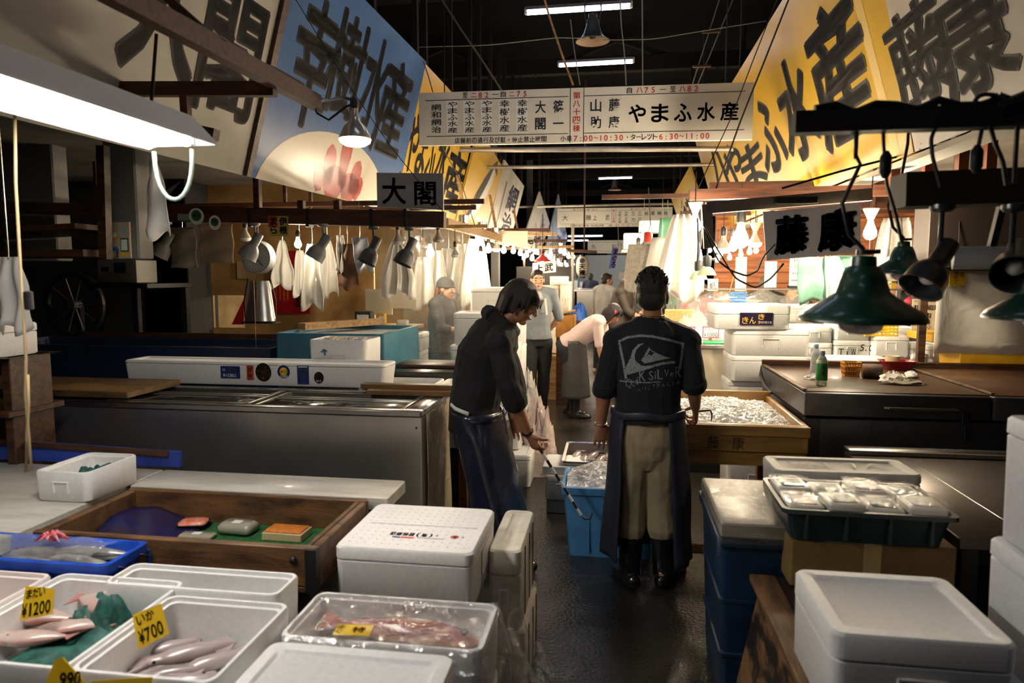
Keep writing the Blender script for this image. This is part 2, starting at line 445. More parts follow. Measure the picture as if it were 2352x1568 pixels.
wire([PY(x, y, 5.95) for x, y in ((1475, -10), (1476, 195))], .006, 'straight grey cord above the red middle column of the wide sign', wire_m, 'suspension_line', 'cord', 'hangers of the wide street sign')
wire([PY(x, y, 5.95) for x, y in ((1424, 0), (1427, 60), (1434, 120), (1438, 195))], .006, 'wavy grey cord left of the straight hanging cord', wire_m, 'suspension_line', 'cord', 'hangers of the wide street sign')
wire([PY(x, y, 5.95) for x, y in ((1310, 45), (1318, 110), (1332, 195))], .005, 'thin cord hanging beside the loudspeaker, to its left', wire_m, 'suspension_line', 'cord', 'hangers of the wide street sign')
wire([PY(x, y, 5.9) for x, y in ((1015, 0), (1060, 70), (1105, 135), (1152, 208))], .008, 'rusty chain sloping down to the left half of the wide sign', chain_m, 'hanging_chain', 'chain', 'hangers of the wide street sign')
wire([PY(x, y, 5.9) for x, y in ((972, 140), (984, 175), (994, 212))], .005, 'short chain at the left end of the wide sign', chain_m, 'hanging_chain', 'chain', 'hangers of the wide street sign')
for a, b, l in (((1652, 0), (1590, 195), 'left one of two thin rods rising right of the aisle'), ((1683, 0), (1602, 195), 'right one of two thin rods rising right of the aisle')):
    wire([PY(*a, 7.5), PY(*b, 7.5)], .007, l, wire_m, 'ladder_rod', 'rod', 'pair of rods right of the loudspeaker')
for (x, y), l in (((1634, 73), 'upper short cross piece between the two thin rods'), ((1612, 152), 'lower short cross piece between the two thin rods')):
    p = PY(x, y, 7.45); solo(G().bar(p - V((.09, 0, 0)), p + V((.09, 0, 0)), .03, .02), 'rod_spacer', wood_dark, l, 'bracket', 'pair of rods right of the loudspeaker')
wire([PY(x, y, 4.9) for x, y in ((1815, -10), (1760, 130), (1700, 280), (1665, 380), (1640, 445))], .006, 'long dark rope in front of the yellow signboard, hooks along it', cable, 'rope', 'rope')
wire([PY(x, y, 5.2) for x, y in ((1788, -10), (1735, 125), (1680, 270), (1600, 440))], .004, 'thinner rope beside the long dark rope', cable, 'rope', 'rope')
wire([PY(x, y, 4.2) for x, y in ((1795, 433), (1960, 385), (2110, 348), (2200, 322))], .007, 'twisted cord along the lower edge of the right signboards', cable)
wire([PY(x, y, 3.9) for x, y in ((680, 0), (790, 180), (900, 340), (1018, 486))], .0025, 'fine string crossing the blue signboard down to the small board', cable)
wire([PY(x, y, 6.1) for x, y in ((1015, 335), (1060, 420), (1092, 522))], .004, 'chain below the left end of the wide sign', chain_m, 'hanging_chain', 'chain', 'hangers of the wide street sign')

# ---- wide sign boards over the aisle
def street_sign(x0, x1, y, z0, z1, label, fill, drop=0.0):
    t = thing('hanging_street_sign', label, 'sign', ((x0 + x1) / 2, y, z0), 0, 'white street signs over the aisle')
    w, h = x1 - x0, z1 - z0
    g = G(); g.quad((-w / 2, 0, drop), (w / 2, 0, 0), (w / 2, 0, h), (-w / 2, 0, h + drop * .7), .035); part(g, 'board', white_paint, t)
    B = Board((-w / 2, 0, drop * .9), (w, 0, -drop * .85), (0, 0, 1)); fill(B, w, h); B.done(t)
    for s in (-.42, .42): part(G().tube([(s * w, .02, h), (s * w, .02, 5.58 - z0)], .005, 5), 'hanger_wire', black_iron, t)
def fill1(B, w, h):
    R, K = ink_red, ink; X = lambda px: (px - 962) / 768 * w; Yv = lambda f: f * h
    B.rect(X(978), h * .835, X(1318) - X(978), .006, K); B.rect(X(1355), h * .835, X(1712) - X(1355), .006, K)
    B.rect(X(980), h * .165, X(1318) - X(980), .006, K); B.rect(X(1355), h * .165, X(1712) - X(1355), .006, K)
    B.rect(X(1322), .0, .006, h, K); B.rect(X(1353), .0, .006, h, K)
    def run(txts, y, hh):
        for tx, a, b, m in txts: B.row(tx, X(a), Yv(y), X(b) - X(a), Yv(hh), m, .012)
    run((('至', 1068, 1082, K), ('二82', 1088, 1134, R), ('一', 1139, 1155, K), ('自', 1159, 1173, K), ('二75', 1179, 1225, R)), .865, .105)
    run((('自', 1450, 1464, K), ('ハ75', 1472, 1518, R), ('一', 1524, 1540, K), ('至', 1547, 1561, K), ('ハ82', 1567, 1613, R)), .865, .105)
    run((('店舗前の通行及び駐・停止禁止時間', 1048, 1269, K), ('小車', 1300, 1328, K), ('7:00〜10:30', 1330, 1446, R), ('・ターレット', 1448, 1523, K), ('6:30〜11:00', 1524, 1638, R)), .03, .105)
    for px, tx in ((992, '網和網治'),): B.col(tx, X(px), h * .23, X(px + 24) - X(px), h * .55, K, .012)
    pale = mat('sign_sticker', (.76, .75, .71), .35)
    for px, tx in ((1032, 'やまふ水産'), (1073, 'やまふ水産'), (1115, 'やまふ水産'), (1157, '幸樹水産'), (1199, '幸樹水産')):
        B.rect(X(px - 3), h * .21, X(px + 27) - X(px), h * .62, pale, .4); B.col(tx, X(px), h * .22, X(px + 24) - X(px), h * .60, K, .012)
    for px, tx in ((1241, '大閣'), (1283, '篠一'), (1369, '山助'), (1411, '藤康')):
        B.char(tx[0], X(px), h * .55, X(px + 25) - X(px), h * .23, K, .018); B.char(tx[1], X(px), h * .25, X(px + 25) - X(px), h * .22, K, .018)
    B.row('やまふ水産', X(1450), h * .34, X(1704) - X(1450), h * .32, K, .02, .24)
    B.col('第八十四棟', X(1329), h * .19, X(1346) - X(1329), h * .74, R, .012, .16)
street_sign(-1.72, 1.115, 6.0, 2.765, 3.225, 'wide white street sign in front, covered with black and red characters', fill1, .028)
def fill2(B, w, h):
    R, K = ink_red, ink
    for a, b in ((.02, .475), (.515, .98)): B.rect(w * a, h * .84, w * (b - a), .006, K); B.rect(w * a, h * .16, w * (b - a), .006, K)
    B.rect(w * .477, 0, .006, h, K); B.rect(w * .515, 0, .006, h, K)
    for tx, a, b, y, m in (('至', .14, .16, .87, K), ('二90', .17, .235, .87, R), ('一自', .24, .285, .87, K), ('二83', .29, .35, .87, R), ('自', .64, .66, .87, K), ('ハ83', .665, .725, .87, R), ('一至', .73, .775, .87, K), ('ハ91', .79, .85, .87, R),
                           ('店舗前の通行及び駐・停止禁止時間', .115, .41, .03, K), ('小車', .445, .48, .03, K), ('7:00〜10:30', .485, .635, .03, R), ('・ターレット', .64, .735, .03, K), ('6:30〜11:00', .74, .885, .03, R)):
        B.row(tx, w * a, h * y, w * (b - a), h * .1, m, .012)
    for tx, a, ww, m in (('大', .045, .05, K), ('雅', .25, .05, K), ('上', .315, .035, K), ('武', .425, .033, K)): B.char(tx, w * a, h * .36, w * ww, h * .28, m, .012)
    B.col('第八十五棟', w * .483, h * .2, w * .026, h * .72, R, .012)
    for a in (.535, .59): B.col('やまふ水産', w * a, h * .2, w * .03, h * .6, K, .01)
    for i, tx in enumerate(('三力', '三三', '岩', '尾', '柳', '柳')):
        B.char(tx[0], w * (.648 + i * .056), h * .58, w * .034, h * .2, K, .012)
        if len(tx) > 1: B.char(tx[1], w * (.648 + i * .056), h * .26, w * .034, h * .2, K, .012)
street_sign(-1.44, 1.41, 17.5, 2.86, 3.33, 'second street sign further down the aisle, under the far tube lamp', fill2)
def fill3(B, w, h):
    for a in (.02, .55): B.rect(w * a, h * .84, w * .42, .012, ink); B.rect(w * a, h * .16, w * .42, .012, ink)
    for tx, a in (('丸', .05), ('利', .32), ('大', .75)): B.char(tx, w * a, h * .35, w * .06, h * .35, ink, .01)
    for a in (.39, .43, .5): B.col('築地水産', w * a, h * .22, w * .03, h * .55, ink if a < .5 else ink_red, .01)
p, q = PY(1350, 555, 27), PY(1500, 548, 27); street_sign(p.x, q.x + .4, 27, p.z - .45, p.z + .05, 'third street sign, small and bluish, behind the second one', fill3)
p, q = PY(1395, 585, 38), PY(1470, 580, 38); street_sign(p.x, q.x + .5, 38, p.z - .4, p.z + .08, 'farthest street sign, tiny, at the end of the aisle', fill3)

# ================================================================ big slanting signboards above the stalls
def shop_board(name, label, bl, br, tr, tl, col, fill, frame=None, back=True):
    bl, br, tr, tl = V(bl), V(br), V(tr), V(tl)
    pn = (br - bl).cross((tl + tr) / 2 - (bl + br) / 2).normalized()
    tl -= pn * (tl - bl).dot(pn); tr -= pn * (tr - bl).dot(pn)
    t = thing(name, label, 'signboard', (bl + br) / 2, 0, 'slanting shop signboards')
    o = (bl + br) / 2
    part(G().quad(bl - o, br - o, tr - o, tl - o, .03), 'board', col, t)
    u = (br - bl).normalized(); n = u.cross((tl - bl)).normalized(); v = n.cross(u)
    B = Board(bl - o, u, v, .003); B.wo = bl; fill(B, (br - bl).length, (tl - bl).dot(v), (tl - bl).dot(u)); B.done(t)
    if frame:
        g = G(); k = n * .012
        for a, b in frame(bl - o, br - o, tr - o, tl - o): g.bar(a + k, b + k, .03, .03, n)
        part(g, 'edge_trim', wood_dark, t)
    for f in (.08, .5, .92):
        g = G(); a = (tl - o).lerp(tr - o, f) - n * .04; b = (bl - o).lerp(br - o, f) - n * .04
        g.bar(b, a, .05, .05, n); g.bar(a, a + V((0, 0, 5.05 - o.z - a.z)), .05, .05, n)
        part(g, 'batten', tim, t)
brush = mat('brush_ink', (.010, .010, .011), .6, col2=(.022, .018, .014), scale=5, spec=.25)
cream = mat('aged_cream_board', (.37, .345, .30), .45, col2=(.31, .285, .24), scale=1.5, spec=.2)
bluem = mat('sky_blue_board', (.060, .125, .28), .24, col2=(.045, .10, .23), scale=1.2, spec=.22)
yell = mat('yellow_board', (.46, .28, .02), .3, col2=(.41, .25, .018), scale=1.3, spec=.18)
white_b = mat('speckled_white_board', (.44, .40, .34), .42, col2=(.36, .32, .26), scale=3, spec=.25)
LB = lambda x, y: PZ(x, y, 2.25)
def f_taiko(B, w, h, sk):
    B.charpx('大', 292, 478, -260, 192, brush, .035); B.charpx('閣', 458, 600, -30, 275, brush, .03)
s1b, s1t = LB(561, 403), PX(655, -140, -1.80)
shop_board('cream_signboard', 'cream signboard with two huge black characters at upper left, above the lit tubes', (-2.36, 1.1, 2.25), s1b, (-1.84, s1b.y + .0, 3.62), (-1.98, 1.1, 3.62), cream, f_taiko, lambda a, b, c, d: [(b, c)])
fanm = mat('fan_cream', (.50, .46, .37), .22, spec=.3); crab = mat('crab_red', '#a82a22', .22, spec=.3, col2='#861c16', scale=9)
def f_kojuu(B, w, h, sk):
    cx, cy, r = w * .46, -.05, w * .42
    B.poly([(cx + r * math.cos(a), max(cy + r * .50 * math.sin(a), 0)) for a in [math.pi * i / 24 for i in range(25)]], fanm, .4)
    def leaf(x, y, a, L, W):
        d, n = V((math.cos(a), math.sin(a))), V((-math.sin(a), math.cos(a))); o = V((x, y))
        pr = [(0, .5), (.2, .72), (.45, 1), (.7, .95), (.88, .7), (1, .12)]
        pts = [o + d * L * s + n * W * k for s, k in pr] + [o + d * L * s - n * W * k for s, k in pr[::-1]]
        B.poly([(p.x, max(p.y, .002)) for p in pts], crab, .7)
    for x, y, a, L, W in ((cx + .10, .10, 1.60, .52, .09), (cx - .10, .08, 1.75, .30, .09), (cx + .30, .06, 1.35, .28, .09), (cx - .22, .02, 1.8, .20, .08), (cx + .40, .02, 1.3, .20, .07), (cx + .0, .0, 1.6, .24, .2), (cx + .26, .0, 1.5, .22, .17)): leaf(x, y, a, L, W)
    k = 0
    for i, ch in enumerate('幸樹水産'):
        B.charpx(ch, *((672, 768, -20, 300), (752, 838, 20, 275), (830, 892, 75, 310), (866, 938, 125, 368))[i], brush, .035)
s2b, s2t = LB(905, 487), PZ(970, 140, 3.6)
shop_board('blue_signboard', 'blue signboard with four black characters and a red crab painted on a fan', s1b + V((0, .02, 0)), s2b, s2t, (-1.80, s1b.y + .04, 3.62), bluem, f_kojuu, lambda a, b, c, d: [(a, d)])
def f_yama_l(B, w, h, sk):
    for ch, a in zip('やまふ水産', ((936, 962, 250, 400), (962, 984, 262, 410), (984, 1004, 275, 425), (1002, 1030, 290, 440), (1018, 1064, 335, 492))): B.charpx(ch, *a, brush, .03)
y2b = V((-2.06, 8.7, 2.25))
shop_board('yellow_signboard', 'yellow signboard on the left with five black brush characters, behind the small board', s2b, y2b, (-1.72, 8.6, 3.6), s2t, yell, f_yama_l)
def f_tuna(B, w, h, sk):
    c, q = w * .45, h * .45
    pale = mat('tuna_belly', (.55, .52, .46), .3, coat=.5)
    sp = [(0, .02), (.1, .3), (.3, .62), (.5, .72), (.7, .62), (.88, .3), (1, .05)]
    def fishpoly(k, m, lf):
        P = [(w * (.2 + .5 * s) + k * a * w * .22, h * (.06 + .8 * s)) for s, a in sp] + [(w * (.2 + .5 * s) - a * w * .12, h * (.06 + .8 * s)) for s, a in sp[::-1]]
        B.poly(P, m, lf)
    fishpoly(1.5, pale, .5); fishpoly(.5, brush, .8); B.poly([(w * .62, h * .8), (w * .9, h * .98), (w * .74, h * .86), (w * .86, h * .72)], brush, .9)
shop_board('tuna_signboard', 'yellow signboard with a painted dark tuna, past the black brush characters', y2b + V((0, .03, 0)), (-2.04, 10.7, 2.25), (-1.70, 10.7, 3.3), (-1.72, 8.65, 3.5), yell, f_tuna)
def f_ami(B, w, h, sk):
    B.char('網', w * .42, h * .48, w * .42, h * .34, ink_blue, .03); B.char('治', w * .42, h * .16, w * .42, h * .28, ink_blue, .03)
    B.row('鮮魚', w * .1, h * .03, w * .7, h * .08, ink_red, .01); B.rect(w * .22, h * .05, w * .05, h * .75, wood_dark)
shop_board('pale_signboard', 'tall pale signboard with two dark blue characters, next after the tuna picture', (-2.04, 10.8, 2.2), (-2.02, 13.2, 2.2), (-1.72, 13.2, 3.35), (-1.72, 10.8, 3.45), white_b, f_ami)
def f_far(B, w, h, sk): B.col('上武', w * .45, h * .1, w * .3, h * .6, ink, .03)
shop_board('pale_signboard', 'far cream signboard with a sloping top edge, above the red pendant lamp', (-2.05, 15.0, 2.2), (-2.05, 19.0, 2.2), (-1.7, 19.0, 3.05), (-1.7, 15.2, 3.5), cream, f_far)
greyb = mat('grey_blue_board', (.20, .26, .30), .5, col2=(.14, .19, .23), scale=2)
def f_far2(B, w, h, sk):
    B.line([(w * .15, h * .95), (w * .25, h * .5), (w * .2, 0)], .05, ink_red); B.row('大雅', w * .4, h * .15, w * .5, h * .5, ink, .02)
shop_board('grey_signboard', 'far grey blue signboard with a red streak, left of the second street sign', (-2.05, 19.6, 1.95), (-2.05, 26.5, 1.95), (-1.7, 26.5, 3.1), (-1.7, 20, 4.0), greyb, f_far2)
RB = lambda x, y: PZ(x, y, 2.3)
r1 = RB(2098, 350)
def f_yama_r(B, w, h, sk):
    for i, ch in enumerate('ハやまふ水産'):
        B.charpx(ch, *((1636, 1668, 325, 450), (1664, 1706, 318, 442), (1700, 1758, 322, 438), (1738, 1798, 205, 404), (1786, 1872, 108, 376), (1852, 2000, -30, 342))[i], brush, .04)
    B.rect(w - .25, h * .02, .1, h * .9, mat('old_yellow_stain', (.50, .34, .08), .5), .3)
shop_board('yellow_signboard', 'long yellow signboard on the right with black brush characters, beside the wide street sign', (1.53, 10.5, 2.3), r1, (1.13, 3.72, 3.62), (1.20, 10.5, 3.6), yell, f_yama_r)
def f_fuji(B, w, h, sk):
    B.charpx('藤', 2036, 2186, -8, 248, brush, .035); B.charpx('康', 2142, 2330, -70, 222, brush, .04)
    rnd = random.Random(3)
    for i in range(60): B.disc(rnd.random() * w, rnd.random() ** 2 * h * .5, rnd.uniform(.002, .008), mat('mould_speck', (.08, .06, .04), .8), .4)
r0 = V((1.62, 1.3, 2.3))
shop_board('white_signboard', 'speckled white signboard with two black characters at upper right', r1 + V((0, -.02, 0)), r0, (1.2, 1.3, 3.62), (1.13, 3.70, 3.62), white_b, f_fuji)
def f_far3(B, w, h, sk): B.row('やまふ', w * .3, h * .1, w * .6, h * .7, brush, .03)
shop_board('yellow_signboard', 'smaller far yellow signboard behind the end of the long one on the right', (1.56, 15.5, 2.3), (1.55, 11.5, 2.3), (1.2, 11.5, 3.4), (1.2, 15.5, 3.3), yell, f_far3)
# ================================================================ shared builders
def tz(p, z): return V((p.x, p.y, z))
recess_m = mat('foam_recess', (.70, .70, .69), .7)
def foam_box(name, label, loc, w, d, h, rz=0, lid=True, group=None, m=None, grip=True, cat='foam box', wall=.024, panel=True, lidh=.045, r=.03):
    """expanded polystyrene fish box; loc is the middle of its bottom"""
    m = m or foam
    t = thing(name, label, cat, loc, rz, group)
    R = lambda a, b, z, q=0: [(x, y, z) for x, y in ringrect(a, b, max(r - q, .006), 4)]
    tp = 1 - .02
    if lid:
        hb = h - lidh
        part(G().loft([R(w * tp - .01, d * tp - .01, 0), R(w * tp, d * tp, .006), R(w - .003, d - .003, hb - .004), R(w - .012, d - .012, hb)]), 'body', m, t)
        rings = [R(w - .012, d - .012, hb + .001), R(w, d, hb + .006), R(w, d, h - .008), R(w - .012, d - .012, h)]
        if panel: rings += [R(w - .075, d - .075, h, .01), R(w - .09, d - .09, h - .008, .012)]
        g = G().loft(rings)
        part(g, 'lid', m, t)
    else:
        z = h
        part(G().loft([R(w * tp - .01, d * tp - .01, 0), R(w * tp, d * tp, .006), R(w, d, z - .006), R(w - .006, d - .006, z), R(w - wall * 1.0, d - wall * 1.0, z, .004), R(w - wall * 1.1, d - wall * 1.1, z - .012, .005), R(w - wall * 1.9, d - wall * 1.9, z - .013, .008),
                       R(w - wall * 2.2, d - wall * 2.2, wall + .01, .008), R(w - wall * 2.6, d - wall * 2.6, wall, .01)]), 'body', m, t)
    if grip:
        g = G(); gw, gh = min(w * .26, .12), min(h * .38, .07)
        for s in (-1, 1):
            y = s * d / 2
            for q in (-1, 1): g.bx(q * gw / 2 - .004, q * gw / 2 + .004, y - .005, y + .004, h * .30, h * .30 + gh, .002)
            g.bx(-gw / 2, gw / 2, y - .005, y + .004, h * .30 + gh - .006, h * .30 + gh, .002)
        part(g, 'hand_grip', recess_m, t)
    return t
def mark(t, o, u, v, fn, name='printing', lift=.002):
    B = Board(o, u, v, lift); fn(B); return B.done(t, name)
def cloth(name, label, mtl, top, w, h, cat='cloth', group=None, scal=.14, folds=3, amp=.03, pinch=.5, ang=0, skew=0, taper=0.0, seed=0, rail=2.2):
    """cloth hanging from the point top; width w at the bottom, gathered to pinch*w at the top"""
    rnd = random.Random(seed); ph = rnd.random() * 6
    ca, sa = math.cos(ang), math.sin(ang)
    def fn(u, v):
        k = pinch + (1 - pinch) * min(1, v * 1.5) ** .8 - taper * max(0, v - .6)
        x = (u - .5) * w * k + skew * v
        y = amp * math.sin(u * math.pi * 2 * folds + ph + v * 1.3) * (.6 + .6 * v) + .01 * math.sin(v * 9 + u * 4 + ph)
        z = -h * v * (1 - scal * math.sin(u * math.pi * 1.3 + ph) ** 2)
        return (x * ca - y * sa, x * sa + y * ca, z)
    t = thing(name, label, cat, top, 0, group)
    part(G().sheet(fn, 22, 12, .0035), 'cloth', mtl, t, 180)
    g = G(); g.tube([(0, 0, -.012), (0, .004, .012), (.004, 0, .03), (0, 0, max(.04, rail - V(top).z))], .003, 6); part(g, 'hook', steel_bright, t)
    return t
bulb_on = mat('lit_bulb', (1, 1, 1), .4, emit=L_BULB, ecol=BULBC)
bulb_strong = mat('strong_lit_bulb', (1, 1, 1), .4, emit=500, ecol=BULBC)
bulb_refl = mat('lit_reflector_glass', (1, 1, 1), .4, emit=L_REFL, ecol=BULBC)
silver_glass = mat('silvered_glass', (.70, .64, .55), .25, .55)
glass_off = mat('unlit_bulb_glass', (.62, .58, .52), .15, coat=.6)
socket_m = mat('black_socket', (.02, .02, .02), .45); socket_w = mat('cream_socket', (.62, .48, .30), .5)
BULBP = [(.008, .0), (.013, -.008), (.015, -.022), (.022, -.04), (.029, -.058), (.031, -.072), (.027, -.088), (.016, -.099), (.001, -.103)]
def bulb(p, label, s=1.0, kind='bare', drop=.12, group='bare bulbs', soc=None):
    t = thing('light_bulb', label, 'light bulb', p, 0, group)
    g = G(); g.tube([(0, 0, .05 * s), (0, .003, .05 * s + drop * .5), (0, 0, .05 * s + drop)], .0035, 6); part(g, 'cord', cable, t)
    if soc == 'cone': g = G(); g.lathe([(.016 * s, 0), (.02 * s, .012 * s), (.038 * s, .05 * s), (.036 * s, .054 * s), (.005, .055 * s)], 18); part(g, 'socket', socket_w, t)
    else: g = G(); g.lathe([(.017 * s, -.004), (.019 * s, .012 * s), (.018 * s, .04 * s), (.008, .055 * s)], 14); part(g, 'socket', socket_m, t)
    if kind == 'bare': g = G(); g.lathe([(r * s, z * s) for r, z in BULBP], 14); part(g, 'bulb', bulb_strong if s == 1.25 else bulb_on, t, 180)
    else:
        g = G(); g.lathe([(r * s, z * s) for r, z in ((.014, 0), (.016, -.03), (.03, -.055), (.046, -.085))], 20); part(g, 'reflector', silver_glass, t, 180)
        g = G(); g.lathe([(r * s, z * s) for r, z in ((.046, -.086), (.042, -.102), (.026, -.112), (.001, -.115))], 20); part(g, 'bulb', bulb_refl if kind == 'refl' else glass_off, t, 180)
    return t
def spot(p, label, m, tilt=(-.5, 0, -.86), s=1.0, stem=.1, group='spot lamps on the long timber beam', lit=False):
    """clamp spot: plate, stem, can and flared shade; p is where the plate meets the beam"""
    t = thing('spot_lamp', label, 'spot lamp', p, 0, group)
    g = G(); g.lathe([(.04 * s, 0), (.04 * s, -.012), (.03 * s, -.02), (.008, -.024)], 18); part(g, 'mounting_plate', m, t)
    g = G(); g.tube([(0, 0, -.02), (0, 0, -stem)], .009 * s, 8); g.ball((0, 0, -stem), .014 * s); part(g, 'stem', m, t)
    d = V(tilt).normalized(); a, b = frame_of(d, V((0, 1, 0)))
    o = V((0, 0, -stem)) + V((.02, 0, 0)) * s - d * .03 * s
    prof = [(.001, 0), (.030, .002), (.033, .01), (.033, .095), (.036, .1), (.052, .118), (.066, .15), (.07, .2), (.074, .205), (.071, .205), (.066, .2), (.062, .15), (.03, .11)]
    rg = lambda lst: [[o + d * z * s + a * (r * s * math.cos(k * math.pi / 12)) + b * (r * s * math.sin(k * math.pi / 12)) for k in range(24)] for r, z in lst]
    part(G().loft(rg(prof[:5]), False), 'can', m, t); part(G().loft(rg(prof[4:]), False), 'shade', m, t)
    part(G().ball(o + d * .15 * s, .032 * s), 'bulb', bulb_refl if lit else glass_off, t, 180)
    return t
def sticker(parent, o, u, v, w, h, bg, fn=None, disc=False, name='sticker', lift=.0015):
    """printed sticker as a part, its printing a sub-part"""
    u, v = V(u).normalized(), V(v).normalized(); n = u.cross(v)
    g = G(); B0 = Board(o, u, v, lift)
    if disc: B0.disc(w / 2, h / 2, w / 2, bg, 1, h / 2)
    else: B0.rect(0, 0, w, h, bg, 1)
    st = part(list(B0.by.values())[0][0], name, bg, parent, None)
    if fn:
        B = Board(V(o) + n * lift, u, v, lift * .7); fn(B, w, h); B.done(st)
    return st
def rnd_tube(pts, wig, rnd): return [V(p) + V((rnd.uniform(-wig, wig), rnd.uniform(-wig, wig), rnd.uniform(-wig, wig))) for p in pts]

# ================================================================ left stall: freezer and what stands on it
fx0, fx1, fy0, fy1, fz = -4.6, -.975, 3.38, 3.95, .95
t = thing('chest_freezer', 'long stainless steel chest freezer with sliding lids behind the white counter', 'freezer', ((fx0 + fx1) / 2, (fy0 + fy1) / 2, 0))
W, D = fx1 - fx0, fy1 - fy0
g = G(); g.bx(-W / 2, W / 2, -D / 2, D / 2, .06, fz - .03, .012, 2); part(g, 'body', steel, t)
g = G()
for y in (-D / 2 + .02, D / 2 - .02): g.bx(-W / 2, W / 2, y - .03, y + .03, fz - .032, fz, .008)
g.bx(W / 2 - .1, W / 2 + .004, -D / 2 + .05, D / 2 - .05, fz - .032, fz, .008)
part(g, 'rim', steel_bright, t)
dkglass = mat('lid_glass', (.018, .022, .022), .09, spec=.8)
for i in range(4):
    x1 = W / 2 - .12 - i * .88; g = G(); g.bx(x1 - .86, x1, -D / 2 + .06, D / 2 - .06, fz - .03 + .008 * (i % 2), fz - .012 + .008 * (i % 2), .003)
    l = part(g, 'sliding_lid', dkglass, t)
    g = G(); z = fz - .01 + .008 * (i % 2)
    for y in (-D / 2 + .07, D / 2 - .07, 0, .05): g.bx(x1 - .86, x1, y - .008, y + .008, z - .006, z + .004, .002)
    for x in (x1 - .85, x1 - .01): g.bx(x - .012, x + .012, -D / 2 + .06, D / 2 - .06, z - .006, z + .004, .002)
    part(g, 'lid_frame', steel, l)
g = G()
for x in (-W / 2 + .1, W / 2 - .1): g.bx(x - .05, x + .05, -D / 2 + .05, D / 2 - .05, 0, .06)
part(g, 'plinth', black_iron, t)
g = G(); g.tube([(W / 2 - .03, -D / 2 - .002, .86), (W / 2 - .03, -D / 2 + .004, .86)], .006, 8); part(g, 'rivet', black_iron, t)
vinyl_crumple = film('crumpled_clear_sheet', (.85, .72, .50), .5, .12, .9, 9)
o = V((fx1 + .012, 0, 0))
solo(G().sheet(lambda u, v: (fx1 + .02 + .014 * math.sin(u * 17 + v * 5) * v, fy0 + .02 + u * .5, .93 - v * .88), 26, 14, .002), 'plastic_sheet', vinyl_crumple, 'crumpled clear plastic sheet taped to the right end of the steel freezer', 'plastic sheet', smooth=180)
g = G(); g.bar((fx1 + .09, fy1 + .06, .0), (fx1 + .065, fy1 + .06, 1.0), .05, .04, (1, 0, 0)); solo(g, 'timber_post', wood_red, 'brown post standing at the right end of the steel freezer', 'post')
# board lying on the freezer
p0, p1 = PZ(0, 905, 1.0), PZ(375, 880, 1.0)
g = G(); g.bx(-4.4, p1.x, 3.42, 3.9, .962, .998, .006); solo(g, 'wooden_board', mat('worn_board', '#6b4f2a', .6, col2='#3b2a14', scale=2.5, stretch=(1, 5, 5)), 'worn brown board lying on the left part of the steel freezer', 'board')
# pale foam back box with stickers on the rear edge of the freezer
sx0, sx1 = -3.16, -1.385
t = foam_box('long_foam_box', 'long white foam box with round and square stickers behind the freezer lids', ((sx0 + sx1) / 2, 4.12, .955), sx1 - sx0, .24, .145, lid=True, grip=False, lidh=.02)
navy, blk, ylw, redb = mat('sticker_navy', '#1c2c63', .35), mat('sticker_black', '#151412', .35), mat('sticker_yellow', '#e0b62c', .35), mat('sticker_red', '#a5382c', .35)
wht = mat('sticker_white', (.8, .8, .78), .35); grn = mat('sticker_green', '#2f6b4a', .35); gold = mat('sticker_gold', '#d8a544', .35); blu = mat('sticker_blue', '#2f78b4', .35)
cx = (sx0 + sx1) / 2
def stx(px, py, w, h, bg, fn, disc=False):
    p = PY(px, py, 4.0); sticker(t, (p.x - cx, -.122, p.z - .955 ), (1, 0, 0), (0, 0, 1), w, h, bg, fn, disc)
sc_ = 4.0 / FPX
stx(508, 868, 52 * sc_, 31 * sc_, navy, lambda B, w, h: (B.row('大間まぐろ', w * .3, h * .55, w * .66, h * .36, wht, .02, .05), B.row('第十五福紀之', w * .12, h * .12, w * .7, h * .26, wht, .01), B.row('最先', w * .1, h * .6, w * .16, h * .2, wht)))
stx(568, 872, 18 * sc_, 36 * sc_, redb, lambda B, w, h: B.col('戸井', w * .2, h * .1, w * .6, h * .75, gold, .02))
stx(588, 875, 42 * sc_, 46 * sc_, blk, lambda B, w, h: (B.row('大間', w * .28, h * .62, w * .44, h * .2, gold, .02), B.row('マグロ', w * .1, h * .3, w * .8, h * .3, gold, .04), B.disc(w * .5, h * .17, w * .06, redb)), True)
stx(637, 870, 36 * sc_, 37 * sc_, wht, lambda B, w, h: (B.disc(w / 2, h / 2, w * .46, navy), B.disc(w / 2, h * .52, w * .28, ylw, .9), B.row('戸井船団', w * .22, h * .1, w * .56, h * .16, wht, .01), B.row('まぐろ', w * .27, h * .42, w * .5, h * .2, navy, .02)), True)
stx(684, 882, 30 * sc_, 47 * sc_, navy, lambda B, w, h: (B.row('大間', w * .12, h * .5, w * .76, h * .34, wht, .03), B.row('まぐろ', w * .15, h * .16, w * .72, h * .22, wht, .02), B.rect(w * .1, h * .9, w * .8, h * .05, wht)))
stx(722, 880, 25 * sc_, 29 * sc_, blk, lambda B, w, h: (B.row('鮪', w * .3, h * .35, w * .4, h * .35, redb, .03), B.row('まぐろ', w * .25, h * .14, w * .5, h * .16, wht)), True)
p = PY(760, 860, 4.15)
t = foam_box('foam_box', 'white foam box with a tied blue cord, standing right of the stickers', (p.x, 4.415, .985), .40, .30, .24, lid=False)
g = G(); rnd = random.Random(4)
for i in range(14): x = -.15 + i * .023; g.tube(rnd_tube([(x, -.1, .21), (x + .01, 0, .235), (x, .1, .21)], .008, rnd), .012, 6)
solo(g, 'packed_fish', mat('silver_fish_pack', (.6, .58, .52), .25, .3), 'glossy packed fish filling the foam box beside the stickers', 'fish').location = (p.x, 4.415, .985)
COL.objects[-1]['kind'] = 'stuff'
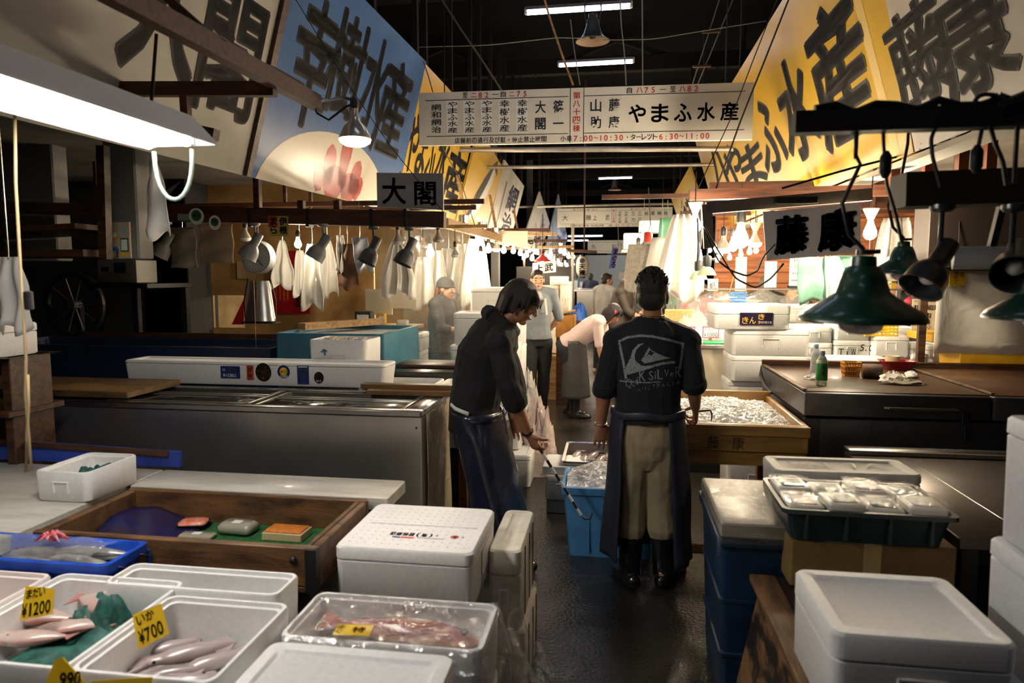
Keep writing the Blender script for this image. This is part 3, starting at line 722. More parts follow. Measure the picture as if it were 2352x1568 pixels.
g = G(); g.tube([(-.11, -.155, .16), (-.09, -.16, .175), (-.07, -.155, .165), (-.09, -.16, .18), (-.085, -.16, .14)], .006, 6); part(g, 'cord_knot', blu, t)
p = PY(760, 860, 4.4)
solo(G().bx(p.x - .25, p.x + .25, 4.27, 4.57, 0, .98), 'box_stand', mat('stand_grey', (.2, .2, .2), .6), 'grey stand under the foam box with the blue cord', 'stand')
# teal tank
teal = mat('teal_tank', '#3f7f95', .45, col2='#356c82', scale=4); dkblue = mat('dark_blue_tank', '#152848', .5, col2='#0e1c34', scale=3)
def tank(name, label, x0, x1, y0, y1, z0, z1, m, top, cat='fish tank'):
    t = thing(name, label, cat, ((x0 + x1) / 2, (y0 + y1) / 2, z0)); w, d, h = x1 - x0, y1 - y0, z1 - z0
    R = lambda a, b, z: [(x, y, z) for x, y in ringrect(a, b, .02, 3)]
    part(G().loft([R(w, d, 0), R(w, d, h), R(w - .07, d - .07, h), R(w - .08, d - .08, .06)]), 'body', m, t)
    part(G().bx(-w / 2 + .045, w / 2 - .045, -d / 2 + .045, d / 2 - .045, h - .07, h - .03), 'ice_layer', top, t)
    return t
ice = mat('crushed_ice', (.80, .81, .82), .16, col2=(.90, .90, .89), scale=40, bump=.8, bscale=60, sss=.0, coat=.4)
tank('insulated_tank', 'teal insulated fish tank standing behind the sticker box', -2.42, -1.60, 4.62, 5.5, .5, 1.235, teal, ice)
g = G(); g.bx(-2.4, -1.62, 4.64, 5.58, 0, .495); solo(g, 'tank_stand', black_iron, 'dark plinth under the teal insulated tank', 'stand')
g = G(); g.bar((-2.35, 4.9, 1.262), (-1.95, 5.55, 1.262), .10, .05); solo(g, 'timber_plank', wood_pale, 'pale plank lying across the teal tank', 'plank')
tank('fish_tank', 'long low dark blue tank along the back of the left stall', -4.9, -2.46, 4.62, 5.3, .5, 1.12, dkblue, mat('dark_water', (.01, .015, .02), .08))
g = G(); g.bx(-4.85, -2.5, 4.66, 5.26, 0, .495); solo(g, 'tank_stand', black_iron, 'dark plinth under the long low blue tank', 'stand')
g = G(); g.bx(-4.6, -2.5, 5.32, 5.36, .9, 1.16); solo(g, 'timber_plank', wood_dark, 'dark plank edge behind the long blue tank', 'plank')
# trays right of the tank
g = G(); g.bx(-1.55, -1.08, 4.55, 5.05, .55, .98, .01); solo(g, 'black_crate', mat('black_crate_plastic', (.015, .015, .016), .3, coat=.3), 'black wet crate with a wooden top between tank and young worker', 'crate')
g = G(); g.bx(-1.56, -1.04, 4.75, 5.06, .982, 1.005, .004); solo(g, 'wooden_board', wood_dark, 'wet dark board on top of the black crate', 'board')
g = G(); g.bx(-1.56, -.75, 4.2, 5.1, 0, .545); solo(g, 'low_bench', black_iron, 'low dark bench carrying the black crate and fish trays', 'bench')
for i, (x, lab) in enumerate(((-1.33, 'foam tray of small fish in front of the black crate'), (-.99, 'half hidden foam tray of fish behind the young worker'))):
    t = foam_box('foam_tray', lab, (x, 4.35, .78), .40 if i == 0 else .24, .3, .17, lid=False, grip=False, cat='foam box')
g = G(); g.bx(-1.52, -.85, 4.18, 4.52, .55, .778); solo(g, 'tray_stand', mat('stand_grey', (.2, .2, .2), .6), 'grey stand under the two foam fish trays', 'stand')
fishm = mat('silver_fish', (.55, .54, .52), .25, .35, col2=(.30, .31, .32), scale=7, thr=(.45, .55)); 
def fish_bm(L, hh=.34, th=.16, tail=True):
    g = G(); rings = []
    for s, k in ((0, .10), (.06, .45), (.16, .78), (.32, 1), (.5, .92), (.68, .62), (.82, .30), (.9, .17)):
        rings.append([(L * (s - .45), L * th / 2 * k * math.cos(a * math.pi / 6), L * hh / 2 * k * math.sin(a * math.pi / 6)) for a in range(12)])
    g.loft(rings)
    return g
def fish(name, label, p, L, mtl, rz=0, roll=math.pi / 2, pitch=0, hh=.34, group=None, th=.16, finm=None):
    t = thing(name, label, 'fish', p, 0, group); t.rotation_euler = (roll, pitch, rz)
    part(fish_bm(L, hh, th), 'body', mtl, t, 180)
    g = G(); x = L * .43
    g.loft([[(x, -.002, -L * .03), (x, .002, -L * .03), (x, .002, L * .03), (x, -.002, L * .03)], [(x + L * .13, -.001, -L * hh * .42), (x + L * .13, .001, -L * hh * .42), (x + L * .13, .001, L * hh * .42), (x + L * .13, -.001, L * hh * .42)]])
    part(g, 'tail', finm or mtl, t)
    g = G(); g.loft([[(-L * .2, -.001, L * hh * .42), (-L * .2, .001, L * hh * .42), (L * .3, .001, L * hh * .2), (L * .3, -.001, L * hh * .2)], [(-L * .1, -.001, L * hh * .62), (-L * .1, .001, L * hh * .62), (L * .33, .001, L * hh * .32), (L * .33, -.001, L * hh * .32)]]); part(g, 'fin', finm or mtl, t)
    g = G()
    for s in (-1, 1): g.ball((-L * .35, s * L * th * .30, L * hh * .10), (L * .025, L * .012, L * .025), 8, 6)
    part(g, 'eye', mat('fish_eye', (.02, .02, .02), .1), t)
    return t
rnd = random.Random(9)
for i in range(5):
    fish('small_fish', 'slim silver fish in the foam tray before the black crate, %s from the left' % ORD[i], (-1.47 + i * .07, 4.35 + rnd.uniform(-.02, .02), .90), .24, fishm, math.pi / 2 + rnd.uniform(-.2, .2), math.pi / 2, 0, .2, 'silver fish in the foam tray')
p0, p1 = PZ(830, 878, 1.01), PZ(1025, 893, 1.01)
g = G(); g.bx(p0.x, p1.x + .02, 3.86, 3.93, .975, 1.005); g.bx(p0.x + .06, p1.x + .05, 3.79, 3.86, .952, .98); solo(g, 'wooden_strip', mat('brown_slat', '#6a4a22', .5), 'brown slats on the rear rim of the freezer, near its right end', 'slats')

# ================================================================ long timber beam with its lamps, scale and cloths
a, b = V((-3.75, 4.6, 2.112)), V((-1.146, 4.6, 2.026))
o = (a + b) / 2
beam = thing('timber_beam', 'long brown timber beam slung across the left stall, lamps below it', 'beam', o)
g = G(); g.bar(a - o, b - o, .07, .108); part(g, 'beam', wood_red, beam)
for px in (572, 705, 852, 930):
    q = PY(px, 500, 4.56) - o; g = G(); g.bx(q.x - .012, q.x + .012, -.04, .04, q.z - .062, q.z + .062, .002); part(g, 'strap', black_iron, beam)
for px in (592, 692, 775):
    q = PY(px, 480, 4.6) - o; g = G(); g.bx(q.x - .022, q.x + .022, -.02, .03, q.z, q.z + (.06 if px > 650 else .38), .003); part(g, 'hanger_post', wood_red, beam)
def bst(px, py, w, h, bg, fn, disc):
    q = PY(px, py, 4.56) - o; sticker(beam, (q.x, -.0375, q.z), (1, 0, -.033), (0, 0, 1), w, h, bg, fn, disc)
k = 4.56 / FPX
bst(304, 512, 26 * k, 32 * k, navy, lambda B, w, h: B.row('東', w * .3, h * .3, w * .4, h * .4, ylw, .03), True)
bst(434, 515, 41 * k, 40 * k, wht, lambda B, w, h: (B.disc(w * .5, h * .55, w * .33, grn), B.row('まぐろ', w * .25, h * .42, w * .5, h * .25, redb, .04)), True)
bst(408, 506, 30 * k, 16 * k, mat('sticker_grey', (.3, .3, .3), .4), None, False)
bst(480, 528, 32 * k, 36 * k, wht, lambda B, w, h: (B.disc(w * .5, h * .55, w * .33, grn), B.row('戸井', w * .3, h * .4, w * .4, h * .3, redb, .04)), True)
bst(617, 542, 52 * k, 49 * k, mat('sticker_mustard', '#a89a48', .4), lambda B, w, h: (B.rect(0, h * .45, w * .45, h * .55, redb), B.col('まら', w * .1, h * .1, w * .32, h * .85, blk, .03), B.col('伊根', w * .55, h * .1, w * .38, h * .85, blk, .04)), False)
# small shop board on the beam
q = PY(942, 487, 4.62); k = 4.62 / FPX
t = thing('shop_board', 'small grey white board with two navy brush characters standing on the beam end', 'sign', tz(q, q.z + .01)); w, h = 160 * k, 84 * k
g = G(); g.quad((-w / 2, 0, .03), (w / 2, 0, 0), (w / 2, 0, h), (-w / 2, 0, h + .015), .02); part(g, 'board', mat('grey_white_board', (.38, .37, .36), .5, col2=(.32, .31, .30), scale=5), t)
B = Board((-w / 2, 0, .01), (1, 0, -.03), (0, 0, 1)); B.char('大', w * .08, h * .16, w * .36, h * .72, ink_blue, .02); B.char('閣', w * .57, h * .14, w * .32, h * .64, ink_blue, .02); B.done(t)
sp_grey = mat('spot_grey', (.17, .17, .165), .5); sp_dark = mat('spot_charcoal', (.055, .055, .052), .5)
for i, (px, py, m, lab, tl) in enumerate(((382, 510, sp_grey, 'grey spot lamp under the hanging canvas cloth', (-.42, -.2, -.86)), (585, 512, sp_grey, 'grey spot lamp in front of the dial scale', (-.42, -.2, -.86)), (742, 514, sp_grey, 'grey spot lamp right of the red poster', (-.45, -.2, -.8)),
                                          (857, 520, sp_dark, 'charcoal spot lamp under the small shop board, its left one', (-.35, -.25, -.88)), (940, 522, sp_dark, 'charcoal spot lamp under the right end of the small shop board', (-.35, -.25, -.88)))):
    spot(PY(px, py, 4.56), lab, m, tl, .95)
for px, py, lab, kd, s in ((563, 522, 'unlit reflector bulb hanging left of the dial scale', 'off', .9), (913, 526, 'unlit pearl reflector bulb between the two charcoal spots', 'off', 1.0), (1006, 526, 'unlit mirrored bulb past the end of the timber beam', 'off', .85)):
    bulb(PY(px, py, 4.7), lab, s, kd, .05, None)
# dial scale
q = PY(592, 548, 4.85); k = 4.85 / FPX
t = thing('hanging_scale', 'round dial weighing scale hanging from the beam with a metal scoop', 'scale', q)
g = G(); g.tube([(0, 0, .02), (0, 0, .12)], .008, 8); part(g, 'hook', black_iron, t)
scm = mat('scale_grey', (.24, .25, .25), .45)
g = G(); g.at((0, 0, -45 * k), math.pi / 2).lathe([(.001, -.05), (.10, -.05), (.125, -.03), (.125, .03), (.118, .045), (.105, .045)], 36); part(g, 'housing', scm, t)
g = G(); g.bx(-.1, .1, -.02, .06, -.22, -.08, .03, 4); part(g, 'lower_housing', scm, t)
dial = part(G().at((0, -.045, -45 * k), math.pi / 2).lathe([(.001, 0), (.108, 0), (.108, -.004)], 36), 'dial', mat('dial_face', (.33, .35, .36), .3), t)
g = G()
for i in range(24):
    a = i * math.pi / 12; g.at((0, -.05, -45 * k), 0, a).bx(-.0015, .0015, -.001, .001, .085, .1)
g.at((0, -.052, -45 * k), 0, 2.4).bx(-.003, .003, -.001, .001, -.02, .085); part(g, 'scale_marks', ink, dial)
pan_m = mat('dull_tinplate', (.42, .41, .38), .3, .9)
g = G(); z0, z1 = -102 * k, -200 * k
g.loft([[(r * math.cos(a * math.pi / 12), .6 * r * math.sin(a * math.pi / 12), z) for a in range(24)] for r, z in ((.075, z0), (.085, z0 - .03), (.115, z1 + .04), (.125, z1), (.118, z1 + .004), (.08, z0 - .02))], False); part(g, 'scoop', pan_m, t)
g = G(); g.tube([(-.09, 0, z0 + .02), (-.13, 0, (z0 + z1) / 2), (-.125, 0, z1 - .01), (.125, 0, z1 - .01), (.13, 0, (z0 + z1) / 2), (.09, 0, z0 + .02)], .005, 6); g.bx(-.14, .14, -.05, .05, z1 - .018, z1 - .008); part(g, 'pan_frame', black_iron, t)
g = G(); g.tube([(0, -.08, z0), (.002, -.085, z1 - .25)], .003, 5); part(g, 'string', wood_pale, t)
# cloths
canvas = mat('khaki_canvas', (.30, .25, .18), .85, col2=(.22, .18, .13), scale=5); canvas2 = mat('ochre_canvas', (.36, .28, .17), .85, col2=(.28, .21, .12), scale=4)
q = PY(418, 522, 4.68); cloth('canvas_cloth', 'grey brown canvas cloth pegged under the beam, behind the left spot lamp', canvas, q, .21, .30, folds=1, amp=.006, pinch=.97, seed=1, scal=.02, rail=2.1)
q = PY(495, 516, 4.70); cloth('canvas_cloth', 'flat ochre canvas cloth pegged under the beam, second one from the left', canvas2, q, .27, .28, folds=1, amp=.005, pinch=1, seed=2, scal=.01, rail=2.1)
q = PY(352, 372, 3.3); cloth('white_towel', 'long white towel hanging alone in front of the dark beam at left', cloth_white, q, .125, .41, folds=1, amp=.02, pinch=.25, seed=3, rail=2.6)
nylon = mat('damp_white_nylon', (.68, .66, .60), .35, coat=.3)
TW = ((648, 552, 5.43, .20, .42, .12, 'pointed white towel over the red poster'), (688, 575, 5.45, .12, .40, .45, 'narrow white towel right of the pointed towel'), (716, 560, 5.02, .18, .52, .4, 'long shiny white towel behind the third spot lamp'), (750, 550, 5.43, .17, .50, .35, 'white towel hanging right of the long shiny one'), (780, 540, 5.0, .07, .30, .9, 'thin ribbed white cloth strip'))
for i, (px, py, y, w, h, pin, lab) in enumerate(TW): cloth('white_towel', lab + ' at the back of the left stall', nylon if i in (2, 3) else cloth_white, PY(px, py, y), w, h, folds=2, amp=.022, pinch=pin, seed=10 + i, group='towels at the back of the left stall')
q = PY(797, 560, 5.0); cloth('brown_apron', 'dark brown apron hanging between the white towels and the grey bag', mat('brown_apron_cloth', '#5b3a20', .7), q, .16, .36, 'apron', folds=1, amp=.015, pinch=.5, seed=21)
q = PY(826, 545, 4.98); cloth('grey_bag', 'grey clipped sheet hanging left of the fourth spot lamp', mat('grey_sheet', (.33, .36, .40), .4), q, .14, .27, 'bag', folds=1, amp=.006, pinch=.9, skew=.04, seed=22)
q = PY(912, 556, 5.45); cloth('hanging_shirt', 'draped pale overall hanging between the two charcoal spots', nylon, q, .30, .47, 'overall', folds=3, amp=.04, pinch=.25, seed=23)
for i, (y, z, x0, x1, lab) in enumerate(((5.0, 2.19, -4.2, -.95, 'front one of two thin rails that the towels hang from'), (5.45, 2.19, -4.2, -1.1, 'rear one of two thin rails that the towels hang from'))):
    g = G(); g.bar((x0, y, z), (x1, y, z), .03, .035)
    for x in (x0 + .1, -2.5): g.bar((x, y, z), (x, y, 2.56), .025, .025, (0, 1, 0))
    solo(g, 'towel_rail', wood_red, lab, 'rail', 'towel rails of the left stall')
# partitions and posters behind
def px_plate(x0, y0, x1, y1, Y, t=.02):
    a, b = PY(x0, y1, Y), PY(x1, y0, Y); return G().plate((a.x, Y, a.z), (1, 0, 0), (0, 0, 1), b.x - a.x, b.z - a.z, t)
g = G(); Y = 6.4
a0, a1 = PY(388, 800, Y), PY(640, 520, Y); w0, w1 = PY(492, 752, Y), PY(560, 678, Y)
for x0, x1, z0, z1 in ((a0.x, w0.x, .3, a1.z), (w0.x, w1.x, .3, w0.z), (w0.x, w1.x, w1.z, a1.z), (w1.x, PY(860, 700, Y).x, .3, a1.z), (a0.x, -2.4, a1.z, 2.54)): g.bx(x0, x1, Y, Y + .03, z0, z1, .001)
struct(g, 'wall_partition', ply)
g = px_plate(575, 680, 640, 770, 6.3, .01); solo(G().quad(PY(532, 745, 6.36), PY(560, 745, 6.36), PY(560, 690, 6.36), PY(558, 690, 6.36), .006), 'red_pennant', mat('pennant_red', '#a31823', .5), 'triangular red pennant in the cut window of the plywood partition', 'pennant')
t = thing('wall_poster', 'red poster with gold characters behind the pointed white towel', 'poster', PY(668, 720, 6.36)); k = 6.36 / FPX; w, h = 100 * k, 152 * k
part(G().plate((-w / 2, 0, 0), (1, 0, 0), (0, 0, 1), w, h, .004), 'sheet', mat('poster_red', '#a3141f', .4), t)
B = Board((-w / 2, 0, 0), (1, 0, 0), (0, 0, 1)); B.char('蟹', w * .62, h * .10, w * .2, h * .16, gold, .03); B.row('海の', w * .58, h * .26, w * .3, h * .1, gold, .02)
for i in range(4): B.col('築地市場新鮮魚介', w * (.12 + .1 * i), h * .2, w * .04, h * .3, gold)
B.done(t)
for px0, py0, px1, py1, Y, lab in ((840, 664, 900, 722, 6.2, 'left one of two blank cream boards at the back of the left stall'), (900, 660, 955, 708, 6.15, 'right one of two blank cream boards at the back of the left stall')):
    solo(px_plate(px0, py0, px1, py1, Y, .01), 'blank_board', mat('cream_card', (.62, .55, .42), .6), lab, 'board')
solo(px_plate(545, 600, 585, 640, 6.36, .003), 'brown_paper', mat('kraft_paper', (.45, .33, .18), .7), 'brown paper stuck on the plywood partition left of the scale scoop', 'paper')
# low shelf with office things
g = G(); a = PY(830, 745, 6.1); b = PY(960, 745, 6.1); g.bx(a.x, b.x, 5.95, 6.3, a.z - .03, a.z, .003); solo(g, 'wall_shelf', wood_pale, 'pale shelf below the two blank cream boards', 'shelf'); sz = a.z
for px, w, h, d, c, nm, lab in ((838, .16, .13, .1, '#3a3a36', 'calculator', 'grey desk calculator in a plastic cover on the shelf'), (878, .07, .11, .06, '#c8a83a', 'cardboard_carton', 'small yellow carton on the shelf'), (925, .1, .05, .08, '#d8d2c4', 'paper_pad', 'white paper pad on the shelf under the cream boards')):
    p = PY(px, 745, 6.05); t = thing(nm, lab, nm.replace('_', ' '), tz(p, sz)); part(G().bx(-w / 2, w / 2, -d / 2, d / 2, 0, h, .008), 'case', mat('m_' + nm, c, .5), t); part(G().bx(-w * .35, w * .35, -d / 2 - .003, -d / 2, h * .3, h * .75, .001), 'face_label', paper, t)
# dark recess at far left: shelves, cabinet, register, cart wheel
g = G(); g.bx(-6.4, -4.0, 6.0, 6.06, 0, 2.6, .002); g.bx(-4.02, PY(392, 700, 6.4).x, 6.0, 6.5, 0, 2.4, .002); struct(g, 'wall_recess', mat('recess_dark', (.02, .02, .021), .8))
a, b = PY(225, 650, 4.9), PY(312, 596, 4.9)
t = thing('cash_register', 'grey old ticket machine on the dark wall left of the plywood partition', 'machine', V(((a.x + b.x) / 2, 4.9, a.z))); w, h = b.x - a.x, b.z - a.z
part(G().bx(-w / 2, w / 2, 0, .25, 0, h, .01, 2), 'case', mat('register_grey', (.16, .15, .13), .5), t); part(G().bx(-.02, w * .25, -.006, 0, h * .42, h * .88), 'screen', mat('screen_dark', (.02, .02, .03), .15), t); part(G().bx(-w * .4, -w * .2, -.006, 0, h * .5, h * .7), 'keypad', black_iron, t)
g = G(); g.bx(a.x - .1, b.x + .1, 4.88, 5.45, a.z - .04, a.z - .002); g.bx(b.x + .02, b.x + .08, 5.4, 5.45, 0, a.z - .04); g.bx(a.x - .1, a.x - .04, 5.4, 5.45, 0, a.z - .04); solo(g, 'register_stand', black_iron, 'dark stand carrying the old ticket machine', 'stand')
q = PY(172, 700, 5.6); t = thing('cart_wheel', 'big dark spoked wheel of a cart in the gloom at left', 'wheel', (q.x, q.y, q.z))
g = G(); pts = [(.28 * math.cos(i * math.pi / 16), 0, .28 * math.sin(i * math.pi / 16)) for i in range(33)]; g.tube(pts, .03, 8); part(g, 'tyre', black_iron, t)
g = G(); g.tube([(0, -.05, 0), (0, .05, 0)], .04, 10)
for i in range(10): g.tube([(0, 0, 0), (.27 * math.cos(i * .628), 0, .27 * math.sin(i * .628))], .006, 5)
part(g, 'spokes', steel, t); part(G().bar((0, .06, 0), (0, .06, -q.z + .0), .05, .04, (1, 0, 0)), 'fork_leg', black_iron, t)
# upper left dark timber frame and shelving
g = G(); a = PY(0, 475, 3.6)
t = thing('timber_shelf_frame', 'dark timber shelf frame at far left above the brown freezer board', 'shelf', (-3.1, 3.6, 0))
def fb(x0, y0, x1, y1, Y, th=.06, dp=.06):
    p, q = PY(x0, y0, Y), PY(x1, y1, Y); return G().bar(p - V((-3.1, 3.6, 0)), q - V((-3.1, 3.6, 0)), dp, th)
part(fb(-60, 475, 246, 482, 3.6, .065), 'rail', wood_dark, t); part(fb(-60, 540, 246, 525, 3.75, .03, .5), 'shelf_board', wood_dark, t); part(fb(-60, 585, 250, 583, 3.7, .04, .4), 'shelf_board', wood_dark, t)
part(G().bar(PY(243, 595, 3.6) - V((-3.1, 3.6, 0)), PY(236, 335, 3.6) - V((-3.1, 3.6, 0)), .05, .05, (0, 1, 0)), 'upright', wood_dark, t)
part(G().bar(PY(243, 595, 3.95) - V((-3.1, 3.6, 0)), PY(236, 335, 3.95) - V((-3.1, 3.6, 0)), .05, .05, (0, 1, 0)), 'upright', wood_dark, t)
for x0, x1, Y, lab in ((10, 115, 4.3, 1), (248, 305, 3.8, 2)):
    a, b = PY(x0, 600, Y), PY(x1, 300, Y); g = G(); g.bx(a.x, b.x, Y, Y + .14, 1.75, 2.56, .01); struct(g, 'wall_pillar_%d' % lab, mat('grey_pillar', (.20, .19, .18), .7))
t = thing('notice_panel', 'cream notice panel with round and square stickers on the grey pillar', 'notice', PY(277, 593, 3.78)); k = 3.78 / FPX; w, h = 57 * k, 90 * k
part(G().plate((-w / 2, 0, 0), (1, 0, 0), (0, 0, 1), w, h, .012), 'panel', mat('cream_panel', (.5, .42, .28), .5), t)
for x, y, ww, hh, bg, dc in ((.1, .5, .36, .36, gold, 1), (.17, .57, .22, .22, wht, 1), (.08, .1, .38, .34, blu, 1), (.55, .7, .33, .16, mat('sticker_pale_blue', '#9ab4c8', .4), 0), (.53, .18, .4, .38, grn, 0), (.58, .22, .3, .3, wht, 0), (.53, .06, .38, .1, ylw, 0)):
    sticker(t, (-w / 2 + x * w, 0, y * h), (1, 0, 0), (0, 0, 1), ww * w, hh * h * (.65 if dc else 1), bg, None, dc, lift=.001 + .002 * (ww < .31))
# soffit above the stall
g = G(); g.loft([[(-6, 3.0, 2.55), (-6, 3.0, 2.6), (-2.36, 3.0, 2.6), (-2.36, 3.0, 2.55)], [(-6, 11, 2.55), (-6, 11, 2.6), (-2.22, 11, 2.6), (-2.22, 11, 2.55)]]); struct(g, 'ceiling_stall_left', mat('soffit_grey', (.22, .20, .17), .8, col2=(.12, .11, .10), scale=2))
# ================================================================ left foreground: rail, tube lamp, reflector bulb
rail = thing('timber_rail', 'long brown rail with cable running above the lit tubes at upper left', 'rail', (-1.46, 2.2, 2.35))
o = V((-1.46, 2.2, 2.35))
e = PX(728, 236, -1.46); f = PX(285, -4, -1.46); f2 = f + (f - e) * 1.2
g = G(); g.bar(e - o, f2 - o, .05, .07); part(g, 'rail', wood_red, rail)
c0, c1 = PX(632, 205, -1.47), PY(150, 205, PX(632, 205, -1.47).y)
g = G(); g.bar(c0 - o, c1 - o, .04, .06); part(g, 'cross_bar', wood_red, rail)
q = c0.lerp(c1, .42); g = G(); g.bar(q - o, PY(430, 300, q.y) - o, .035, .035, (0, 1, 0)); part(g, 'drop_bar', wood_red, rail)
g = G(); g.bar(PY(405, 290, q.y + .03) - o, PY(497, 310, q.y + .03) - o, .05, .05); part(g, 'end_block', wood_red, rail)
g = G(); P = [f2.lerp(e, i / 14) - o + V((.03 * math.sin(i * 2.1), 0, .042 + .008 * math.sin(i * 1.7))) for i in range(15)]; g.tube(P, .006, 6)
g.tube([e - o + V((-.02, -.05, .03)), e - o + V((0, 0, -.05)), e - o + V((.05, .02, -.08)), e - o + V((.14, .02, -.02)), e - o + V((.2, .02, .0))], .006, 6); part(g, 'cable', cable, rail)
g = G()
for y in (.9, 2.0): p = f2.lerp(e, .2 if y < 1 else .75) - o; g = G(); g.bar(p, p + V((-.4, 0, .35)), .03, .03); part(g, 'stay', wood_red, rail)
tube_near = mat('lit_tube_near', (1, 1, 1), .5, emit=L_TUBE_NEAR, ecol=COOL)
x1 = -1.46; tl = thing('twin_tube_lamp', 'big bright twin tube lamp at upper left with a pale loop of flex', 'lamp', (-1.53, 1.6, 2.1))
o = V((-1.53, 1.6, 2.1)); ends = []
for x, px, py in ((-1.60, 340, 331), (-1.47, 428, 325)):
    q = PX(px, py, x); p = V((x, .95, q.z + .0)); ends.append(q)
    part(G().tube([p - o, q - o], .017, 12, round_=True), 'tube', tube_near, tl, 60)
    g = G()
    for w, s in ((p, -1), (q, 1)): g.bx(w.x - o.x - .016, w.x - o.x + .016, w.y - o.y + s * .012 - .012, w.y - o.y + s * .012 + .012, w.z - o.z - .01, w.z - o.z + .07, .004)
    part(g, 'lamp_holder', mat('holder_white', (.7, .7, .68), .4), tl)
z = (ends[0].z + ends[1].z) / 2 - o.z
g = G(); y0, y1 = .93 - o.y, ends[1].y - o.y + .03
g.loft([[(-.15, y, z - .004), (-.06, y, z + .055), (.06, y, z + .055), (.15, y, z - .004), (.155, y, z + .002), (.06, y, z + .10), (-.06, y, z + .10), (-.155, y, z + .002)] for y in (y0, y1)]); g.loft([[(-.15, y, z - .004), (-.06, y, z + .055), (.06, y, z + .055), (.15, y, z - .004), (.155, y, z + .002), (.06, y, z + .10), (-.06, y, z + .10), (-.155, y, z + .002)] for y in (y1 + .001, y1 + .008)]); g.loft([[(-.15, y, z - .004), (-.06, y, z + .06), (.06, y, z + .06), (.15, y, z - .004)] for y in (y1 + .001, y1 + .008)]); part(g, 'reflector', mat('batten_white', (.6, .62, .66), .4), tl)
g = G(); a, b = ends[0] - o, ends[1] - o
g.tube([a + (b - a) * (.5 - .5 * math.cos(t)) + V((0, .03, -.02 - .17 * math.sin(t) ** .8)) for t in [math.pi * i / 14 for i in range(15)]], .008, 8); part(g, 'flex_loop', mat('pale_flex', (.14, .18, .15), .5), tl, 180)
g = G()
for y in (y0 + .15, y1 - .12): g = G(); g.tube([(0, y, z + .12), (.03, y, .34)], .006, 6); part(g, 'hanging_rod', black_iron, tl)
# reflector bulb at the rail end
p = PY(814, 244, 3.35); t = thing('reflector_lamp', 'glowing silvered reflector bulb hanging from the end of the upper left rail', 'lamp', p)
g = G(); g.tube([e - p + V((0, -.01, 0)), V((-.06, 0, .045)), V((0, 0, .03))], .008, 8); part(g, 'arm', steel_bright, t)
g = G(); g.lathe([(.02, -.012), (.022, .0), (.02, .03), (.008, .045)], 16); part(g, 'socket', socket_m, t)
g = G(); g.lathe([(.018, -.012), (.019, -.045), (.03, -.075), (.055, -.10), (.077, -.145), (.08, -.16)], 28); part(g, 'reflector', silver_glass, t, 180)
g = G(); g.lathe([(.08, -.161), (.074, -.178), (.05, -.192), (.001, -.198)], 24); part(g, 'bulb_face', mat('reflector_face', (1, 1, 1), .3, emit=6, ecol=(1, .84, .62)), t, 180)
sl = bpy.data.lights.new('reflector_beam', 'SPOT'); sl.energy = 6; sl.color = (1, .86, .66); sl.spot_size = 2.3; sl.spot_blend = .7; sl.shadow_soft_size = .05
so = bpy.data.objects.new('reflector_beam', sl); COL.objects.link(so); so.location = (0, 0, -.205); so.parent = t
p = V((-.68, 2.62, 2.95)); t = thing('reflector_lamp', 'reflector lamp on a long cord above the printed foam box, out of the photo overhead', 'lamp', p)
part(G().lathe([(.02, -.01), (.022, .0), (.02, .03), (.008, .045)], 16), 'socket', socket_m, t); part(G().lathe([(.018, -.012), (.03, -.075), (.077, -.145), (.08, -.16)], 24), 'reflector', silver_glass, t, 180); part(G().lathe([(.08, -.161), (.05, -.185), (.001, -.19)], 24), 'bulb_face', MATS['reflector_face'], t, 180); part(G().tube([(0, 0, .04), (0, 0, 2.64)], .005, 6), 'cord', cable, t)
sl = bpy.data.lights.new('reflector_beam', 'SPOT'); sl.energy = 42; sl.color = (1, .88, .72); sl.spot_size = .62; sl.spot_blend = .8; sl.shadow_soft_size = .06
so = bpy.data.objects.new('reflector_beam', sl); COL.objects.link(so); so.location = (0, 0, -.2); so.parent = t
# long looped cord at far left and a hanging bag
g = G(); P = [PY(x, y, 1.9) for x, y in ((34, 250), (36, 420), (44, 560), (52, 700), (60, 820), (58, 900), (66, 1000), (72, 1078), (60, 1084), (62, 1000), (66, 930), (64, 860))]
solo(G().tube(P, .0045, 6), 'pull_cord', mat('dirty_cord', '#8c7a58', .7), 'long dirty cord hanging down at far left to the foam box', 'cord', smooth=180)
q = PY(66, 690, 1.9); t = thing('cord_switch', 'small dark switch on the long dirty cord at far left', 'switch', q); part(G().bx(-.012, .012, -.01, .01, -.03, .03, .006, 2), 'housing', black_iron, t)
cloth('white_bag', 'translucent white bag hanging in the gloom at far left', mat('milky_bag', (.32, .31, .29), .5), PY(18, 590, 2.6), .16, .34, 'bag', folds=2, amp=.02, pinch=.8, seed=31, rail=2.6)
t = foam_box('foam_box', 'dim stack end of a white foam box behind the long cord at far left', PY(20, 815, 3.0) - V((.1, 0, 0)), .34, .25, .16, grip=False)
g = G(); q = PY(20, 815, 3.0); g.bx(q.x - .5, q.x + .12, 2.86, 3.2, 1.25, q.z - .002); g.bx(q.x - .5, q.x + .12, 2.86, 3.2, .96, .99); g.bx(q.x - .45, q.x - .4, 2.9, 3.15, .99, 1.25); g.bx(q.x + .05, q.x + .1, 2.9, 3.15, .0, 1.25); solo(g, 'wooden_rack', wood_dark, 'small dark rack under the dim foam box at far left', 'rack')

